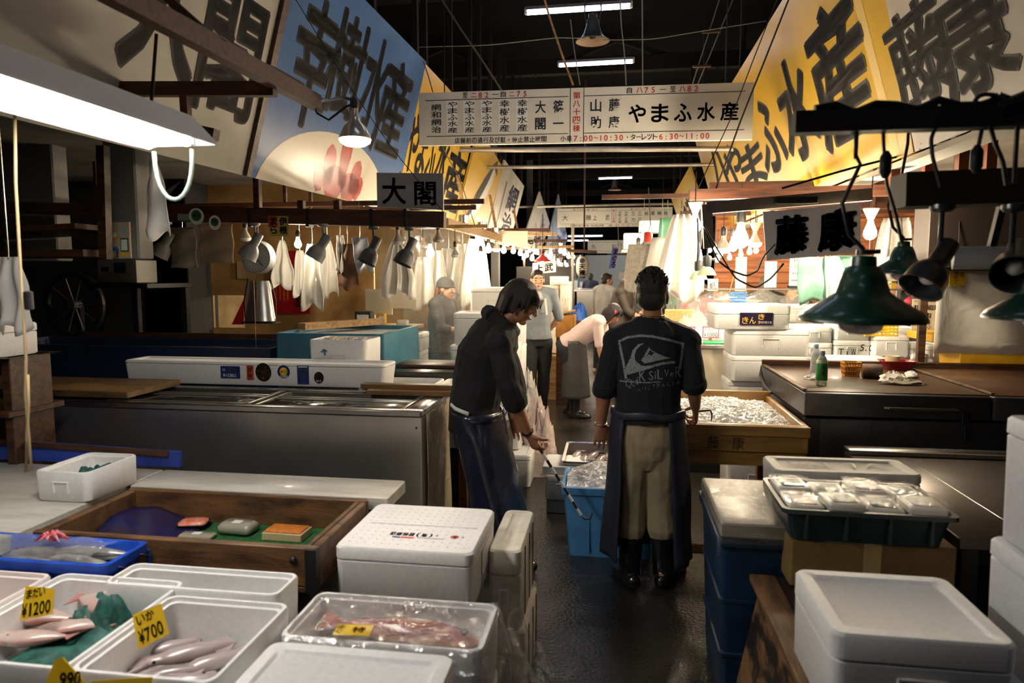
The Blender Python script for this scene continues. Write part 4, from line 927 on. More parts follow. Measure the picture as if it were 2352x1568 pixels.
# ================================================================ white counter, wooden tray, netted box
cm = mat('scuffed_white_board', (.62, .60, .54), .4, col2=(.46, .43, .36), scale=3.5, stretch=(1, 5, 5), coat=.2)
g = G(); g.bx(-2.12, -.925, 2.68, 2.93, .665, .72, .006)
solo(g, 'white_counter_board', cm, 'long scuffed white board behind the wooden tray, in front of the steel freezer', 'counter board')
g = G(); g.bx(-3.6, -2.13, 2.0, 2.93, .665, .72, .006)
solo(g, 'white_counter_board', cm, 'wide white counter board at left under the foam box with net', 'counter board')
for x0, x1, y0, y1, lab in ((-2.1, -1.0, 2.72, 2.9, 'dark trestle under the long scuffed white board'), (-3.5, -2.2, 2.1, 2.85, 'dark trestle under the wide white counter at left')):
    t = thing('trestle', lab, 'trestle', ((x0 + x1) / 2, (y0 + y1) / 2, 0)); w, d = x1 - x0, y1 - y0
    for sx in (-1, 1):
        for sy in (-1, 1): part(G().bx(sx * (w / 2 - .04) - .03, sx * (w / 2 - .04) + .03, sy * (d / 2 - .04) - .03, sy * (d / 2 - .04) + .03, 0, .60), 'leg', wood_dark, t)
    part(G().bx(-w / 2, w / 2, -d / 2, d / 2, .60, .663), 'top_frame', wood_dark, t)
bluep = mat('blue_panel_paint', '#2a49a8', .45, col2='#1c2f78', scale=4)
t = thing('blue_sheet_board', 'blue panel with a worn brown top edge standing behind the netted foam box', 'panel', (-2.6, 2.98, .722))
a, b = PY(0, 1010, 2.98), PY(392, 1036, 2.98); o = V((-2.6, 2.98, .722))
part(G().loft([[(p.x - o.x, y, z) for y, z in ((-.012, 0), (.012, 0), (.012, p.z - o.z), (-.012, p.z - o.z))] for p in (a - V((.4, 0, -.01)), b + V((.05, 0, 0)))]), 'board', bluep, t)
part(G().loft([[(p.x - o.x, y - .016, z) for y, z in ((-.012, -.03), (.008, -.03), (.008, .008), (-.012, .008))] for p in (V((a.x - .4, 0, 0)), b)] if False else [[(p.x - o.x, y, p.z - o.z + z) for y, z in ((-.026, -.02), (-.013, -.02), (-.013, .006), (-.026, .006))] for p in (a - V((.4, 0, -.01)), b)]), 'top_edge', wood_dark, t)
# netted foam box
netm = mat('green_net', '#1c5c50', .6, col2='#0d352e', scale=30, bump=.5, bscale=60)
bx_ = foam_box('foam_box', 'white foam box with a tangle of green net inside, on the left counter', (-2.235, 2.585, .722), .25, .31, .125, lid=False)
def net_heap(name, label, c, w, d, h, seed, n=16):
    def fn(u, v):
        x, y = (u - .5) * w, (v - .5) * d
        k = noise.noise(V((u * 4 + seed, v * 4, seed))) * .5 + .5
        e = min(u, 1 - u, v, 1 - v) * 4
        return (x * (1 + .1 * k), y, h * k * min(1, e + .15))
    return solo(G().sheet(fn, n, n, .004), name, netm, label, 'net', smooth=180)
o_ = net_heap('fishing_net', 'small tangle of green net in the foam box on the left counter', None, .16, .18, .11, 3.1); o_.location = (-2.21, 2.6, .752)
# wooden tray
tx0, tx1, ty0, ty1, tz1 = -2.09, -1.0, 2.13, 2.66, .72
t = thing('wooden_tray', 'deep dark stained wooden display tray lined with green turf', 'tray', ((tx0 + tx1) / 2, (ty0 + ty1) / 2, .56)); w, d, h = tx1 - tx0, ty1 - ty0, tz1 - .56
part(G().bx(-w / 2, w / 2, -d / 2, d / 2, -.0, .02), 'base', wood_dark, t)
for nm, a in (('side_board', (-w / 2, w / 2, -d / 2, -d / 2 + .03, .021, h)), ('side_board', (-w / 2, w / 2, d / 2 - .03, d / 2, .021, h)), ('side_board', (-w / 2, -w / 2 + .04, -d / 2 + .031, d / 2 - .031, .021, h - .004)), ('side_board', (w / 2 - .05, w / 2, -d / 2 + .031, d / 2 - .031, .021, h - .004))):
    part(G().bx(*a, r=.006), nm, wood_tray, t)
part(G().bx(w / 2 - .028, w / 2 - .024, -d / 2 + .031, d / 2 - .031, h - .004, h - .001, .001), 'saw_kerf', black_iron, t)
g = G(); g.bx(w / 2 - .035, w / 2 + .006, -d / 2 - .006, -d / 2 + .03, .0, h - .002, .003); part(g, 'corner_iron', black_iron, t)
g = G(); g.ball((w / 2 - .075, -d / 2 - .004, h - .045), (.014, .01, .014), 10, 6); part(g, 'bolt', black_iron, t)
part(G().bx(-w / 2 + .042, w / 2 - .052, -d / 2 + .032, d / 2 - .032, .021, .034, .002), 'turf_lining', mat('green_turf', '#1d6b2c', .8, col2='#124a1d', scale=40, bump=1, bscale=200), t)
bag_blue = mat('dark_blue_film', '#141a4e', .35, col2='#2a1c30', scale=6, bump=.6, bscale=12)
solo(G().sheet(lambda u, v: (tx0 + .045 + u * .36, ty0 + .20 + v * .28, .60 + .03 * math.sin(u * 5 + v * 3) ** 2 * (1 - u) + .05 * (1 - u) * v), 16, 12, .004), 'blue_plastic_sheet', bag_blue, 'dark blue plastic bag spread in the left end of the wooden tray', 'plastic bag', smooth=180)
g = G(); g.bx(tx0 + .03, tx1 - .03, ty0 + .03, ty1 - .03, 0, .558, .006); solo(g, 'wooden_chest', mat('black_wet_wood', '#25160c', .4, col2='#100905', scale=4, stretch=(5, 5, 1), bump=.3), 'dark wet wooden chest under the display tray', 'chest')
def at_tray(px, py, z=.596): return PZ(px, py, z)
z0 = .595
p = at_tray(445, 1212, z0); t = thing('fillet_pack', 'pink fish fillet pack in a black dish on green turf', 'food pack', p, .25)
part(G().loft([[(x, y, z) for x, y in ringrect(a, b, .02, 4)] for a, b, z in ((.10, .07, 0), (.118, .085, .022), (.122, .09, .024))]), 'dish', mat('black_dish', (.012, .012, .014), .25), t)
part(G().loft([[(x, y, z) for x, y in ringrect(a, b, .02, 4)] for a, b, z in ((.112, .08, .0245), (.108, .076, .033), (.08, .05, .038))]), 'fillet', mat('pink_fillet', '#c96a52', .25, col2='#e2a08a', scale=30, coat=.6), t, 60)
p = at_tray(548, 1222, z0); jm = mat('grey_jelly', (.42, .40, .30), .2, col2=(.34, .33, .25), scale=8, coat=.4, trans=.2)
t = thing('jelly_block', 'greyish jelly block with a white price label on the green turf', 'food pack', p, -.05); part(G().bx(-.075, .075, -.045, .045, 0, .045, .02, 3), 'block', jm, t, 60); part(G().bx(-.02, .02, -.02, .012, .0455, .0475, .002), 'price_label', paper, t)
p = at_tray(446, 1240, z0) + V((0, .02, 0)); t = thing('jelly_block', 'lower greyish jelly pack with white label nearest the tray front', 'food pack', p, .05); part(G().bx(-.07, .07, -.03, .03, 0, .02, .012, 3), 'block', jm, t, 60); part(G().bx(-.018, .018, -.012, .012, .0205, .0225, .002), 'price_label', paper, t)
p = at_tray(660, 1232, z0); t = thing('roe_box', 'flat wooden box of orange sea urchin roe at the tray corner', 'food pack', p, -.02)
part(G().bx(-.085, .085, -.05, .05, 0, .03, .003), 'wooden_box', mat('thin_veneer', '#b7a57e', .5), t); part(G().bx(-.078, .078, -.043, .043, .0302, .036, .004), 'roe', mat('orange_roe', '#d8822e', .35, col2='#b45f1c', scale=60, bump=.8, bscale=140), t)
p = at_tray(308, 1222, z0)
for i, (dx, r) in enumerate(((0, .1), (.012, -.02), (-.006, .18))):
    t = thing('brochure', 'printed purple and white brochure in the tray, %s of a fanned pile of three' % ('lowest', 'middle one', 'topmost')[i], 'brochure', p + V((dx, .005 * i, .006 * i)), r, 'brochures in the wooden tray')
    part(G().bx(-.075, .075, -.045, .045, 0, .005, .002), 'sheets', paper, t); part(G().bx(-.055, .03, -.035, .03, .0051, .0057, .001), 'cover_print', mat('purple_print', '#3a2a5c', .4, col2='#a03a4a', scale=20), t)

# ================================================================ fish boxes at bottom left
g = G(); g.bx(-2.7, -.91, 1.12, 2.0, .47, .533, .008); solo(g, 'display_table', wood_dark, 'low dark table carrying the open foam fish boxes', 'table')
for i, (x, y) in enumerate(((-2.6, 1.2), (-.97, 1.2), (-2.6, 1.93), (-.97, 1.93))): part(G().bx(x - .04, x + .04, y - .04, y + .04, 0, .469), 'leg', wood_dark, COL.objects['display_table'])
A = foam_box('open_fish_box', 'open foam box of pinkish sea bream on green net at lower left', (-1.52, 1.635, .535), .433, .488, .165, lid=False)
Cc = foam_box('open_fish_box', 'open foam box of pale squid with a yellow price card, second from left', (-1.106, 1.59, .535), .383, .40, .165, lid=False)
Bx = foam_box('open_fish_box', 'long open foam box behind the squid, holding one dark fish', (-1.263, 1.895, .535), .58, .157, .17, lid=False)
Dx = foam_box('open_fish_box', 'open pinkish white foam box cut by the left edge of the photo', (-2.005, 1.63, .535), .50, .47, .165, lid=False, m=mat('pinkish_foam', (.78, .70, .66), .6))
fb_ = fish('dark_fish', 'dark slim fish lying in the long open foam box', (-1.31, 1.89, .585), .4, mat('dark_fish_skin', (.05, .05, .06), .25), 0, 0, 0, .12, None, .1)
pinkf = mat('bream_skin', '#c2b0a8', .28, col2='#c48e86', scale=5, thr=(.35, .75), coat=.5, bump=.15, bscale=160); finp = mat('bream_fin', '#a86a62', .4)
for i, (px, py, L, r, lab) in enumerate(((235, 1400, .20, 2.95, 'slim pink bream lying highest on the green net'), (150, 1430, .21, .3, 'bream behind the yellow card, its head to the left'), (175, 1435, .20, .35, 'bream in the middle of the pile, white cheek showing'), (50, 1465, .17, .15, 'bream at the left end of the box, nearest the wall'), (80, 1468, .19, .25, 'nearest bream of the box, its scales catching light'), (110, 1425, .2, .1, 'bream half hidden under the yellow price card'))):
    p = PZ(px, py, .615)
    fish('sea_bream', lab, (p.x, p.y, .60 + .005 * i if i else .64), L, pinkf, r, math.pi / 2 - .25, 0, .50, 'sea bream in the lower left box', .25, finp)
n_ = net_heap('fishing_net', 'dark green net spread under the pink sea bream', None, .33, .38, .07, 5.3, 22); n_.location = (-1.50, 1.63, .562)
n_ = net_heap('fishing_net', 'bunched green net heaped at the back of the bream box', None, .16, .14, .16, 8.8, 14); n_.location = (-1.53, 1.78, .567)
squidm = mat('squid_skin', '#a99a98', .25, col2='#8f6f70', scale=7, thr=(.45, .75), coat=.7)
def squid(label, p, L, rz, group, z=0):
    t = thing('squid', label, 'squid', p, rz, group)
    rings = []
    for s, k in ((0, .05), (.1, .5), (.25, .85), (.45, 1), (.65, .95), (.72, .7), (.76, .62), (.86, .6), (.9, .4)):
        rings.append([(L * (s - .45), L * .13 * k * math.cos(a * math.pi / 6), L * .085 * k * math.sin(a * math.pi / 6)) for a in range(12)])
    part(G().loft(rings), 'mantle', squidm, t, 180)
    g = G()
    g.loft([[(-L * .44, 0, -.003), (-L * .44, 0, .003), (-L * .2, 0, .003), (-L * .2, 0, -.003)], [(-L * .36, L * .18, -.002), (-L * .36, L * .18, .002), (-L * .25, L * .18, .002), (-L * .25, L * .18, -.002)]])
    g.loft([[(-L * .44, 0, -.003), (-L * .44, 0, .003), (-L * .2, 0, .003), (-L * .2, 0, -.003)], [(-L * .36, -L * .18, -.002), (-L * .36, -L * .18, .002), (-L * .25, -L * .18, .002), (-L * .25, -L * .18, -.002)]]); part(g, 'fin', squidm, t)
    for k in range(5):
        g = G(); y = (k - 2) * L * .028; g.tube([(L * .42, y, 0), (L * .58, y * 1.8 + .005 * math.sin(k * 2), -.004), (L * .75, y * 2.2 + .015 * math.sin(k * 3), -.006)], [.009 * L / .25, .006, .003], 7); part(g, 'tentacle', squidm, t, 180)
    g = G()
    for s in (-1, 1): g.ball((L * .36, s * L * .075, L * .02), L * .02, 8, 6)
    part(g, 'eye', mat('fish_eye', (.02, .02, .02), .1), t)
for i, (px, py, L, r, lab) in enumerate(((440, 1490, .26, 3.75, 'largest squid of the box, lying lengthwise in the middle'), (495, 1500, .23, 3.85, 'squid along the right wall of its box'), (385, 1470, .2, 3.8, 'squid behind, against the yellow price card'), (380, 1530, .23, 3.6, 'squid at the near end of the box, body to the front'), (420, 1545, .2, 3.4, 'squid at the bottom edge of the photo'))):
    p = PZ(px, py, .61); squid(lab, (p.x, p.y, .588 + (.012 if i == 0 else 0)), L, r, 'squid in the open foam box')
# blue crate with silver fish
bcr = mat('bright_blue_crate', '#1e55c8', .35, col2='#123a96', scale=6)
q0, q1 = PY(345, 1250, 2.105), PZ(205, 1322, .735)
w, d = .78, .215; cx, cy = q0.x - w / 2, 2.0
t = thing('blue_crate', 'bright blue plastic crate of silver fish at left, in front of the wooden tray', 'crate', (cx, cy, .598))
R = lambda a, b, z, r=.03: [(x, y, z) for x, y in ringrect(a, b, r, 4)]
part(G().loft([R(w - .05, d - .05, 0), R(w - .03, d - .03, .09), R(w, d, .092), R(w, d, .122), R(w - .03, d - .03, .124), R(w - .05, d - .05, .11), R(w - .08, d - .08, .012)]), 'tub', bcr, t)
g = G()
for i in range(9): x = -w / 2 + .07 + i * .082; g.bx(x - .006, x + .006, -d / 2 + .006, -d / 2 + .02, .005, .09, .002)
for i in range(3): y = -d / 2 + .06 + i * .08; g.bx(w / 2 - .021, w / 2 - .008, y - .006, y + .006, .005, .09, .002)
part(g, 'rib', bcr, t)
part(G().bx(-w / 2 + .05, w / 2 - .05, -d / 2 + .05, d / 2 - .05, .02, .05), 'ice_bed', ice, t)
silv = mat('horse_mackerel', (.52, .52, .48), .22, .4, col2=(.16, .17, .16), scale=4, thr=(.42, .6), stretch=(1, 1, 3), coat=.5)
for i, (dx, dy, L, r, lab) in enumerate(((.20, .06, .36, .1, 'large grey silver fish along the back of the blue crate'), (.04, .045, .3, .15, 'silver fish in the middle of the blue crate, belly up'), (.22, -.01, .32, -.08, 'silver fish at the front right of the blue crate'), (.02, -.035, .28, .2, 'silver fish at the back left of the blue crate'), (.19, -.065, .28, -.1, 'silver fish under the red tied bag in the blue crate'))):
    fish('silver_fish', lab, (cx + dx, cy + dy, .682), L, silv, r, math.pi / 2 - .5, 0, .26, 'silver fish in the blue crate', .16)
solo(G().sheet(lambda u, v: (cx - .22 + u * .5, cy - .085 + v * .17, .726 + .012 * noise.noise(V((u * 6, v * 5, 1)))), 24, 14, .001), 'clear_film', film('clear_wrap', (.9, .9, .9), .10, .08, .8, 16), 'clear film stretched over the silver fish in the blue crate', 'film', smooth=180)
g = G(); rnd = random.Random(2); c = PZ(45, 1265, .765)
for i in range(9): a = i * .7; g.tube([(0, 0, 0), (.025 * math.cos(a), .02 * math.sin(a), .015 + .02 * rnd.random()), (.06 * math.cos(a), .035 * math.sin(a), .02 * rnd.random())], [.004, .007, .002], 6)
o_ = solo(g, 'red_tied_bag', mat('red_film', '#b01e3a', .25, col2='#d8a0a8', scale=20), 'knotted red and clear bag end lying on the blue crate', 'bag', smooth=180); o_.location = (c.x, cy, .745)
# price cards
cardm = mat('price_yellow', '#d8b21e', .4, col2='#c79a14', scale=5); pen = mat('marker_black', '#241f10', .5); penr = mat('marker_red', '#c4402a', .5)
def price_card(label, bl, br, tr, tl, txt):
    bl, br, tr, tl = map(V, (bl, br, tr, tl)); o = (bl + br) / 2; pn = (br - bl).cross((tl + tr) / 2 - o).normalized(); tl -= pn * (tl - bl).dot(pn); tr -= pn * (tr - bl).dot(pn)
    t = thing('price_card', label, 'price card', o, 0, 'yellow price cards')
    part(G().quad(bl - o, br - o, tr - o, tl - o, .002), 'card', cardm, t)
    u = (br - bl); v = (tl - bl) - u.normalized() * (tl - bl).dot(u.normalized()); B = Board(bl - o, u, v, .0015); w, h = u.length, v.length
    for s, x, y, ww, hh, m in txt: B.row(s, x * w, y * h, ww * w, hh * h, m, .02, .1, .1)
    B.done(t)
Y = 1.60
price_card('yellow card reading 1200 standing in the sea bream box', PY(45, 1425, 1.641), PY(120, 1410, 1.660), PY(122, 1352, 1.678), PY(62, 1345, 1.678), (('まだい', .2, .6, .6, .28, pen), ('¥1200', .05, .08, .9, .4, pen)))
price_card('yellow card reading 700 standing in the squid box', PY(318, 1492, 1.531), PY(388, 1455, 1.567), PY(368, 1385, 1.586), PY(306, 1412, 1.567), (('いか', .2, .62, .6, .28, pen), ('¥700', .1, .1, .8, .4, pen)))
price_card('tilted yellow card with red ink at the bottom edge, leftmost', PY(90, 1600, 1.355), PY(215, 1590, 1.374), PY(143, 1510, 1.383), PY(128, 1514, 1.383), (('990', .35, .25, .4, .4, pen), ('込', .5, .05, .3, .2, penr)))
price_card('yellow card just peeping in at the bottom edge below the squid box', PY(200, 1610, 1.337), PY(345, 1610, 1.346), PY(346, 1556, 1.355), PY(215, 1562, 1.355), (('イカ', .2, .5, .6, .35, pen),))

g = G(); g.bx(cx - w / 2 + .03, cx + w / 2 - .03, cy - .08, cy + .09, .30, .597, .006); solo(g, 'wooden_block', wood_dark, 'dark block under the bright blue crate', 'block')
# ================================================================ lidded boxes in the middle foreground
t = foam_box('printed_foam_box', 'large white foam box with dotted lid and red and blue printing', (-.715, 2.44, .49), .50, .46, .21, panel=False, lidh=.05, grip=False)
g = G()
for i in range(15):
    for j in range(11):
        g.box(-.21 + i * .03, -.18 + j * .036, .2105, .008, .008, .002, .002, 1)
lid = [c for c in COL.objects if c.parent == t and c.name.startswith('lid')][0]
part(g, 'dot_relief', foam, lid)
g = G(); g.bx(-.20, .22, .005, .013, .2105, .213, .001); part(g, 'lid_groove_rib', foam, lid)
pr_b, pr_r, pr_k = mat('print_blue', '#3a4a9a', .5), mat('print_red', '#d23a32', .5), mat('print_black', '#33302e', .5)
B = Board((.10, -.06, .2105), (-1, 0, 0), (0, -1, 0), .0008)
B.disc(-.055, .03, .016, pr_r); B.row('若', -.066, .018, .022, .022, foam, .03); B.row('・(有)若林商店', .0, .012, .19, .032, pr_k, .03); B.rect(.09, .052, .05, .012, pr_r); B.rect(.142, .052, .03, .012, pr_b); B.rect(-.02, .054, .1, .003, pr_b); B.disc(-.085, .03, .005, pr_b)
B.done(lid)
# flap of torn label on its right side
g = G(); g.bx(.2485, .252, -.06, .16, .06, .15, .001); part(g, 'side_label', mat('label_white', (.72, .71, .68), .5), t)
foam_box('foam_box', 'narrow foam box right under the large printed box', (-.70, 2.44, .30), .40, .40, .185, grip=False)
foam_box('foam_box', 'foam box on the floor, bottom of the stack under the printed box', (-.70, 2.44, .0), .46, .44, .295, grip=False)
for i, (z, h, lab) in enumerate(((0, .28, 'yellowed foam box on the floor beside the printed box stack, lowest'), (.282, .32, 'yellowed foam box beside the printed box, topmost, straps on its side'))):
    t = foam_box('yellowed_foam_box', lab, (-.40 + .006 * (1 - i), 2.72, z), .13 if i else .15, .46, h, m=foam_worn, lidh=.1, group='yellowed boxes at the aisle edge')
    for k in (-.12, .02, .14): part(G().bx(.066 if i else .076, .069 if i else .079, k - .006, k + .006, .02, h - .02, .001), 'strap', mat('strap_brown', '#6d5632', .6), t)
# film wrapped box with red fish
t = foam_box('wrapped_fish_box', 'open foam box wrapped in clear film holding a red fish, front centre', (-.61, 1.80, .47), .57, .27, .20, lid=False, grip=False)
redf = mat('alfonsino_skin', '#8a1f1c', .22, col2='#b8837a', scale=4, thr=(.45, .75), stretch=(.6, 3, 3), coat=.6)
fish('red_fish', 'long red fish under the clear film, its eye to the right', (-.58, 1.83, .615), .50, redf, math.pi - .12, math.pi / 2 - .3, 0, .2, None, .16)
part(G().bx(-.23, .23, -.09, .09, .025, .105), 'ice_bed', mat('grey_ice', (.42, .41, .40), .25, col2=(.25, .24, .24), scale=14, bump=.7), t)
wrap = film('glossy_wrap', (.85, .83, .80), .07, .05, 1.0, 11)
def wr(u, v):
    x = (u - .5) * .64; y = (v - .5) * .31
    e = min(u, 1 - u) * .64; f = min(v, 1 - v) * .31
    z = .674 + .004 * noise.noise(V((u * 14, v * 3, 4))) - .012 * min(1, e * 10, f * 12) + .006 * math.sin((u * 3 + v) * 14) * (1 - min(1, e * 8))
    if e < .035: z -= (.035 - e) * 3.4
    if f < .02: z -= (.02 - f) * 3
    return (-.61 + x, 1.80 + y, z)
solo(G().sheet(wr, 44, 26, .0012), 'clear_film', wrap, 'creased clear film stretched over the box with the red fish', 'film', smooth=180)
solo(G().sheet(lambda u, v: (-.272 + u * .10 + .015 * math.sin(v * 9), 1.72 + v * .24, .655 - .22 * u - .03 * math.sin(v * 7 + u * 5)), 12, 18, .0012), 'clear_film', wrap, 'loose film corner sticking out on the aisle side of the wrapped box', 'film', smooth=180)
p = PZ(812, 1447, .684); t = thing('price_card', 'yellow card with red writing lying on the film of the red fish box', 'price card', p, .1, 'yellow price cards')
part(G().bx(-.05, .05, -.028, .028, 0, .002, .001), 'card', cardm, t); B = Board((-.05, -.028, .0021), (1, 0, 0), (0, 1, 0), .0006); B.col('まぐ', .004, .004, .02, .048, pen, .01); B.row('特', .045, .014, .04, .028, penr, .02); B.done(t)
foam_box('foam_box', 'foam box under the film wrapped box, second of its stack', (-.60, 1.80, .235), .54, .30, .232, grip=True)
foam_box('foam_box', 'bottom foam box on the floor under the film wrapped stack', (-.585, 1.80, .0), .56, .32, .232, grip=True)
# front lid
t = foam_box('foam_box', 'white foam box with recessed lid at the bottom edge, nearest of all', (-.63, 1.43, .50), .50, .36, .19, lidh=.05)
foam_box('foam_box', 'foam box under the nearest lidded box, middle of that stack', (-.63, 1.43, .25), .5, .34, .247)
foam_box('foam_box', 'lowest foam box of the stack under the nearest lidded box', (-.63, 1.43, .0), .5, .34, .247)
# ================================================================ right side: overhead beam, pendants, banner
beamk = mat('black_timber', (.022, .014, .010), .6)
a, b = PY(1822, 284, 1.9), PY(2352, 266, 1.9); b = a + (b - a) * 1.5; o = (a + b) / 2
t = thing('overhead_beam', 'near dark timber beam at upper right wound with cables', 'beam', o)
part(G().bar(a - o, b - o, .05, .055), 'beam', beamk, t)
g = G(); g.tube([a.lerp(b, .06 + i * .06) - o + V((0, -.01, .032 + .012 * math.sin(i * 2.3))) for i in range(15)], .011, 6); part(g, 'cable_run', cable, t)
c = PY(2290, 245, 1.88) - o; g = G(); g.tube([c + V((.035 * math.cos(k * .6) - .02, .01 * math.sin(k), .012 + .02 * math.sin(k * .6))) for k in range(13)], .006, 6); g.tube([c + V((.0, 0, -.01)), c + V((.07, 0, .02)), c + V((.14, 0, .05)), c + V((.22, 0, .04))], .02, 8); part(g, 'cable_coil', cable, t)
part(G().bar(b - o, b - o + V((.0, 0, .9)), .05, .05, (0, 1, 0)), 'hanger_post', beamk, t)
def hang_cord(pts, Y, lab, r=.005, ends=None, switch=None):
    P = [PY(x, y, Y) for x, y in pts]; w = wire(P, r, lab, cable, 'hanging_flex', 'cord', 'cords hanging from the near dark beam')
    if switch is not None:
        q = PY(*switch, Y); part(G().tube([q + V((0, 0, .035)), q + V((0, 0, .02)), q + V((0, 0, -.02)), q + V((0, 0, -.035))], [.006, .015, .015, .006], 10), 'inline_switch', black_iron, w)
    return w
hang_cord(((2028, 285), (2030, 340), (2034, 380), (2036, 420), (2060, 500), (2072, 560)), 1.93, 'cord with an inline switch running down to the rear green pendant', .005, None, (2034, 378))
hang_cord(((1990, 300), (1964, 295), (1960, 310)), 1.92, 'short loop of cord at the tip of the near dark beam')
hang_cord(((1962, 305), (1964, 340), (1962, 365)), 1.89, 'thin bead chain hanging beside the green pendant cord', .002)
hang_cord(((2150, 288), (2138, 320), (2142, 360), (2160, 430)), 1.92, 'slack cord hanging right of the inline switch')
hang_cord(((2258, 285), (2248, 330), (2243, 372)), 1.92, 'cord ending in a black plug beside the right pillar', .005, None, (2243, 365))
hang_cord(((2272, 280), (2286, 330), (2304, 370), (2312, 425)), 1.9, 'thick slanting cord near the right edge, left one', .006)
hang_cord(((2338, 275), (2334, 340), (2330, 420)), 1.9, 'thick upright cord near the right edge', .006)
greenl = mat('green_enamel', '#0f3a2a', .38, coat=.35, col2='#0c2e22', scale=6); lens = mat('frosted_pink_glass', (.62, .50, .50), .2, coat=.5)
inner_w = mat('lamp_inside_white', (.7, .7, .66), .4)
def pendant(p, r, label, cordtop, bulb_=True, group='dark green enamel pendants'):
    """p: middle of the rim"""
    t = thing('pendant_lamp', label, 'pendant lamp', p, 0, group)
    pr = [(1.0, 0), (1.0, .05), (.92, .16), (.55, .40), (.42, .50), (.36, .72), (.28, .92), (.2, .95), (.19, 1.1), (.14, 1.12), (.001, 1.13)]
    part(G().lathe([(x * r, z * r * .98) for x, z in pr], 48), 'shade', greenl, t, 50)
    part(G().lathe([(.985 * r, .004), (.90 * r, .13 * r), (.54 * r, .36 * r), (.3 * r, .4 * r)], 48), 'shade_lining', inner_w, t, 50)
    if bulb_: part(G().lathe([(.001, -.23 * r), (.18 * r, -.21 * r), (.32 * r, -.13 * r), (.37 * r, 0), (.3 * r, .2 * r), (.15 * r, .36 * r)], 28), 'bulb', lens, t, 180)
    g = G(); g.lathe([(.001, 1.2 * r), (.12 * r, 1.2 * r), (.13 * r, 1.12 * r)], 16); g.tube([(.1 * r, 0, 1.16 * r), (.25 * r, 0, 1.17 * r)], .04 * r, 8); part(g, 'cap', black_iron, t)
    g = G(); top = V(cordtop) - V(p); z = 1.2 * r
    g.tube([(0, 0, z), (-.04, 0, z + .04), (-.06, 0, z + .12), (-.02, 0, z + .22), V((top.x, top.y, max(top.z - .1, z + .24))), top], .0055, 6); part(g, 'flex', cable, t)
pendant(PY(1977, 738, 1.92), .157, 'large dark green enamel pendant lamp hanging nearest, before the white boxes', PY(1968, 300, 1.9))
pendant(PY(2072, 629, 2.7), .108, 'smaller dark green pendant lamp hanging behind the large one, to its right', PY(2085, 330, 2.7) + V((0, 0, .1)))
q = PY(2402, 733, 2.0); pendant(q, .145, 'dark green pendant lamp cut by the right edge of the photo', q + V((0, 0, .75)))
# dark machinery silhouettes under the right soffit
a, b = PY(2062, 440, 2.25), PY(2460, 425, 2.25)
g = G(); g.bar(a, b, .12, .10); solo(g, 'timber_lintel', beamk, 'thick dark lintel at right carrying the black spot lamps', 'beam')
sb = mat('black_spot', (.02, .022, .026), .35, coat=.3)
for px, py, tl, s, lab in ((2165, 440, (-.55, -.3, -.75), .85, 'black spot lamp hanging in front of the rear pendant'), (2330, 440, (-.42, -.75, -.5), .82, 'black spot lamp at right, aimed at the camera')):
    spot(PY(px, py + 30, 2.2), lab, sb, tl, s, .13, 'black spot lamps under the right lintel')
q = PY(2320, 465, 2.3); t = thing('spot_cylinder', 'pale round lamp can lying sideways under the right lintel', 'spot lamp', PY(2275, 592, 2.35))
part(G().tube([(-.10, .02, .0), (.03, -.02, .0)], .036, 20, (0, 0, 1)), 'can', mat('dull_white_can', (.26, .26, .25), .45), t); part(G().tube([(.031, -.02, 0), (.036, -.022, 0)], .027, 20, (0, 0, 1)), 'lens', black_iron, t); part(G().bar((0, 0, .03), (0, -.06, .20), .02, .02), 'arm', black_iron, t)
# frame and cloth banner
frm = mat('grey_brown_frame', (.16, .13, .10), .6)
F0, F1, F2 = PY(1628, 570, 4.35), PY(1622, 478, 4.35), PY(2000, 447, 4.35)
o = V((1.0, 4.35, 2.0)); t = thing('banner_frame', 'grey brown timber bracket frame holding the white cloth banner', 'frame', o)
part(G().bar(F1 - o, F2 - o, .06, .07), 'rail', frm, t); part(G().bar(F0 - o - V((0, 0, .0)), F1 - o + V((0, 0, .02)), .06, .06, (0, 1, 0)), 'upright', frm, t)
g = G(); c = PY(1828, 460, 4.3) - o; g.bx(c.x - .12, c.x + .12, c.y - .03, c.y + .03, c.z - .02, c.z + .02, .006); part(g, 'socket_strip', black_iron, t)
bn = mat('banner_cloth', (.78, .75, .74), .75, col2=(.72, .69, .68), scale=3)
c = [PY(1760, 598, 4.30), PY(1978, 580, 4.30), PY(1976, 468, 4.30), PY(1752, 486, 4.30)]; o = (c[0] + c[1]) / 2
t = thing('cloth_banner', 'white cloth banner with two bold black brush characters at right', 'banner', o)
part(G().quad(*[p - o for p in c], .004), 'cloth', bn, t)
ghost = mat('banner_ghost', (.50, .56, .62), .7)
B = Board(c[0] - o, c[1] - c[0], V((-.02, 0, 1)), .002); w, h = (c[1] - c[0]).length, (c[3] - c[0]).length
B.char('藤', w * .12, h * .12, w * .33, h * .74, ghost, .05); B.char('康', w * .59, h * .12, w * .36, h * .8, ghost, .05); B.done(t)
B = Board(c[0] - o, c[1] - c[0], V((-.02, 0, 1)), .004); B.char('藤', w * .09, h * .10, w * .33, h * .76, ink, .05); B.char('康', w * .55, h * .09, w * .36, h * .80, ink, .05); B.done(t)
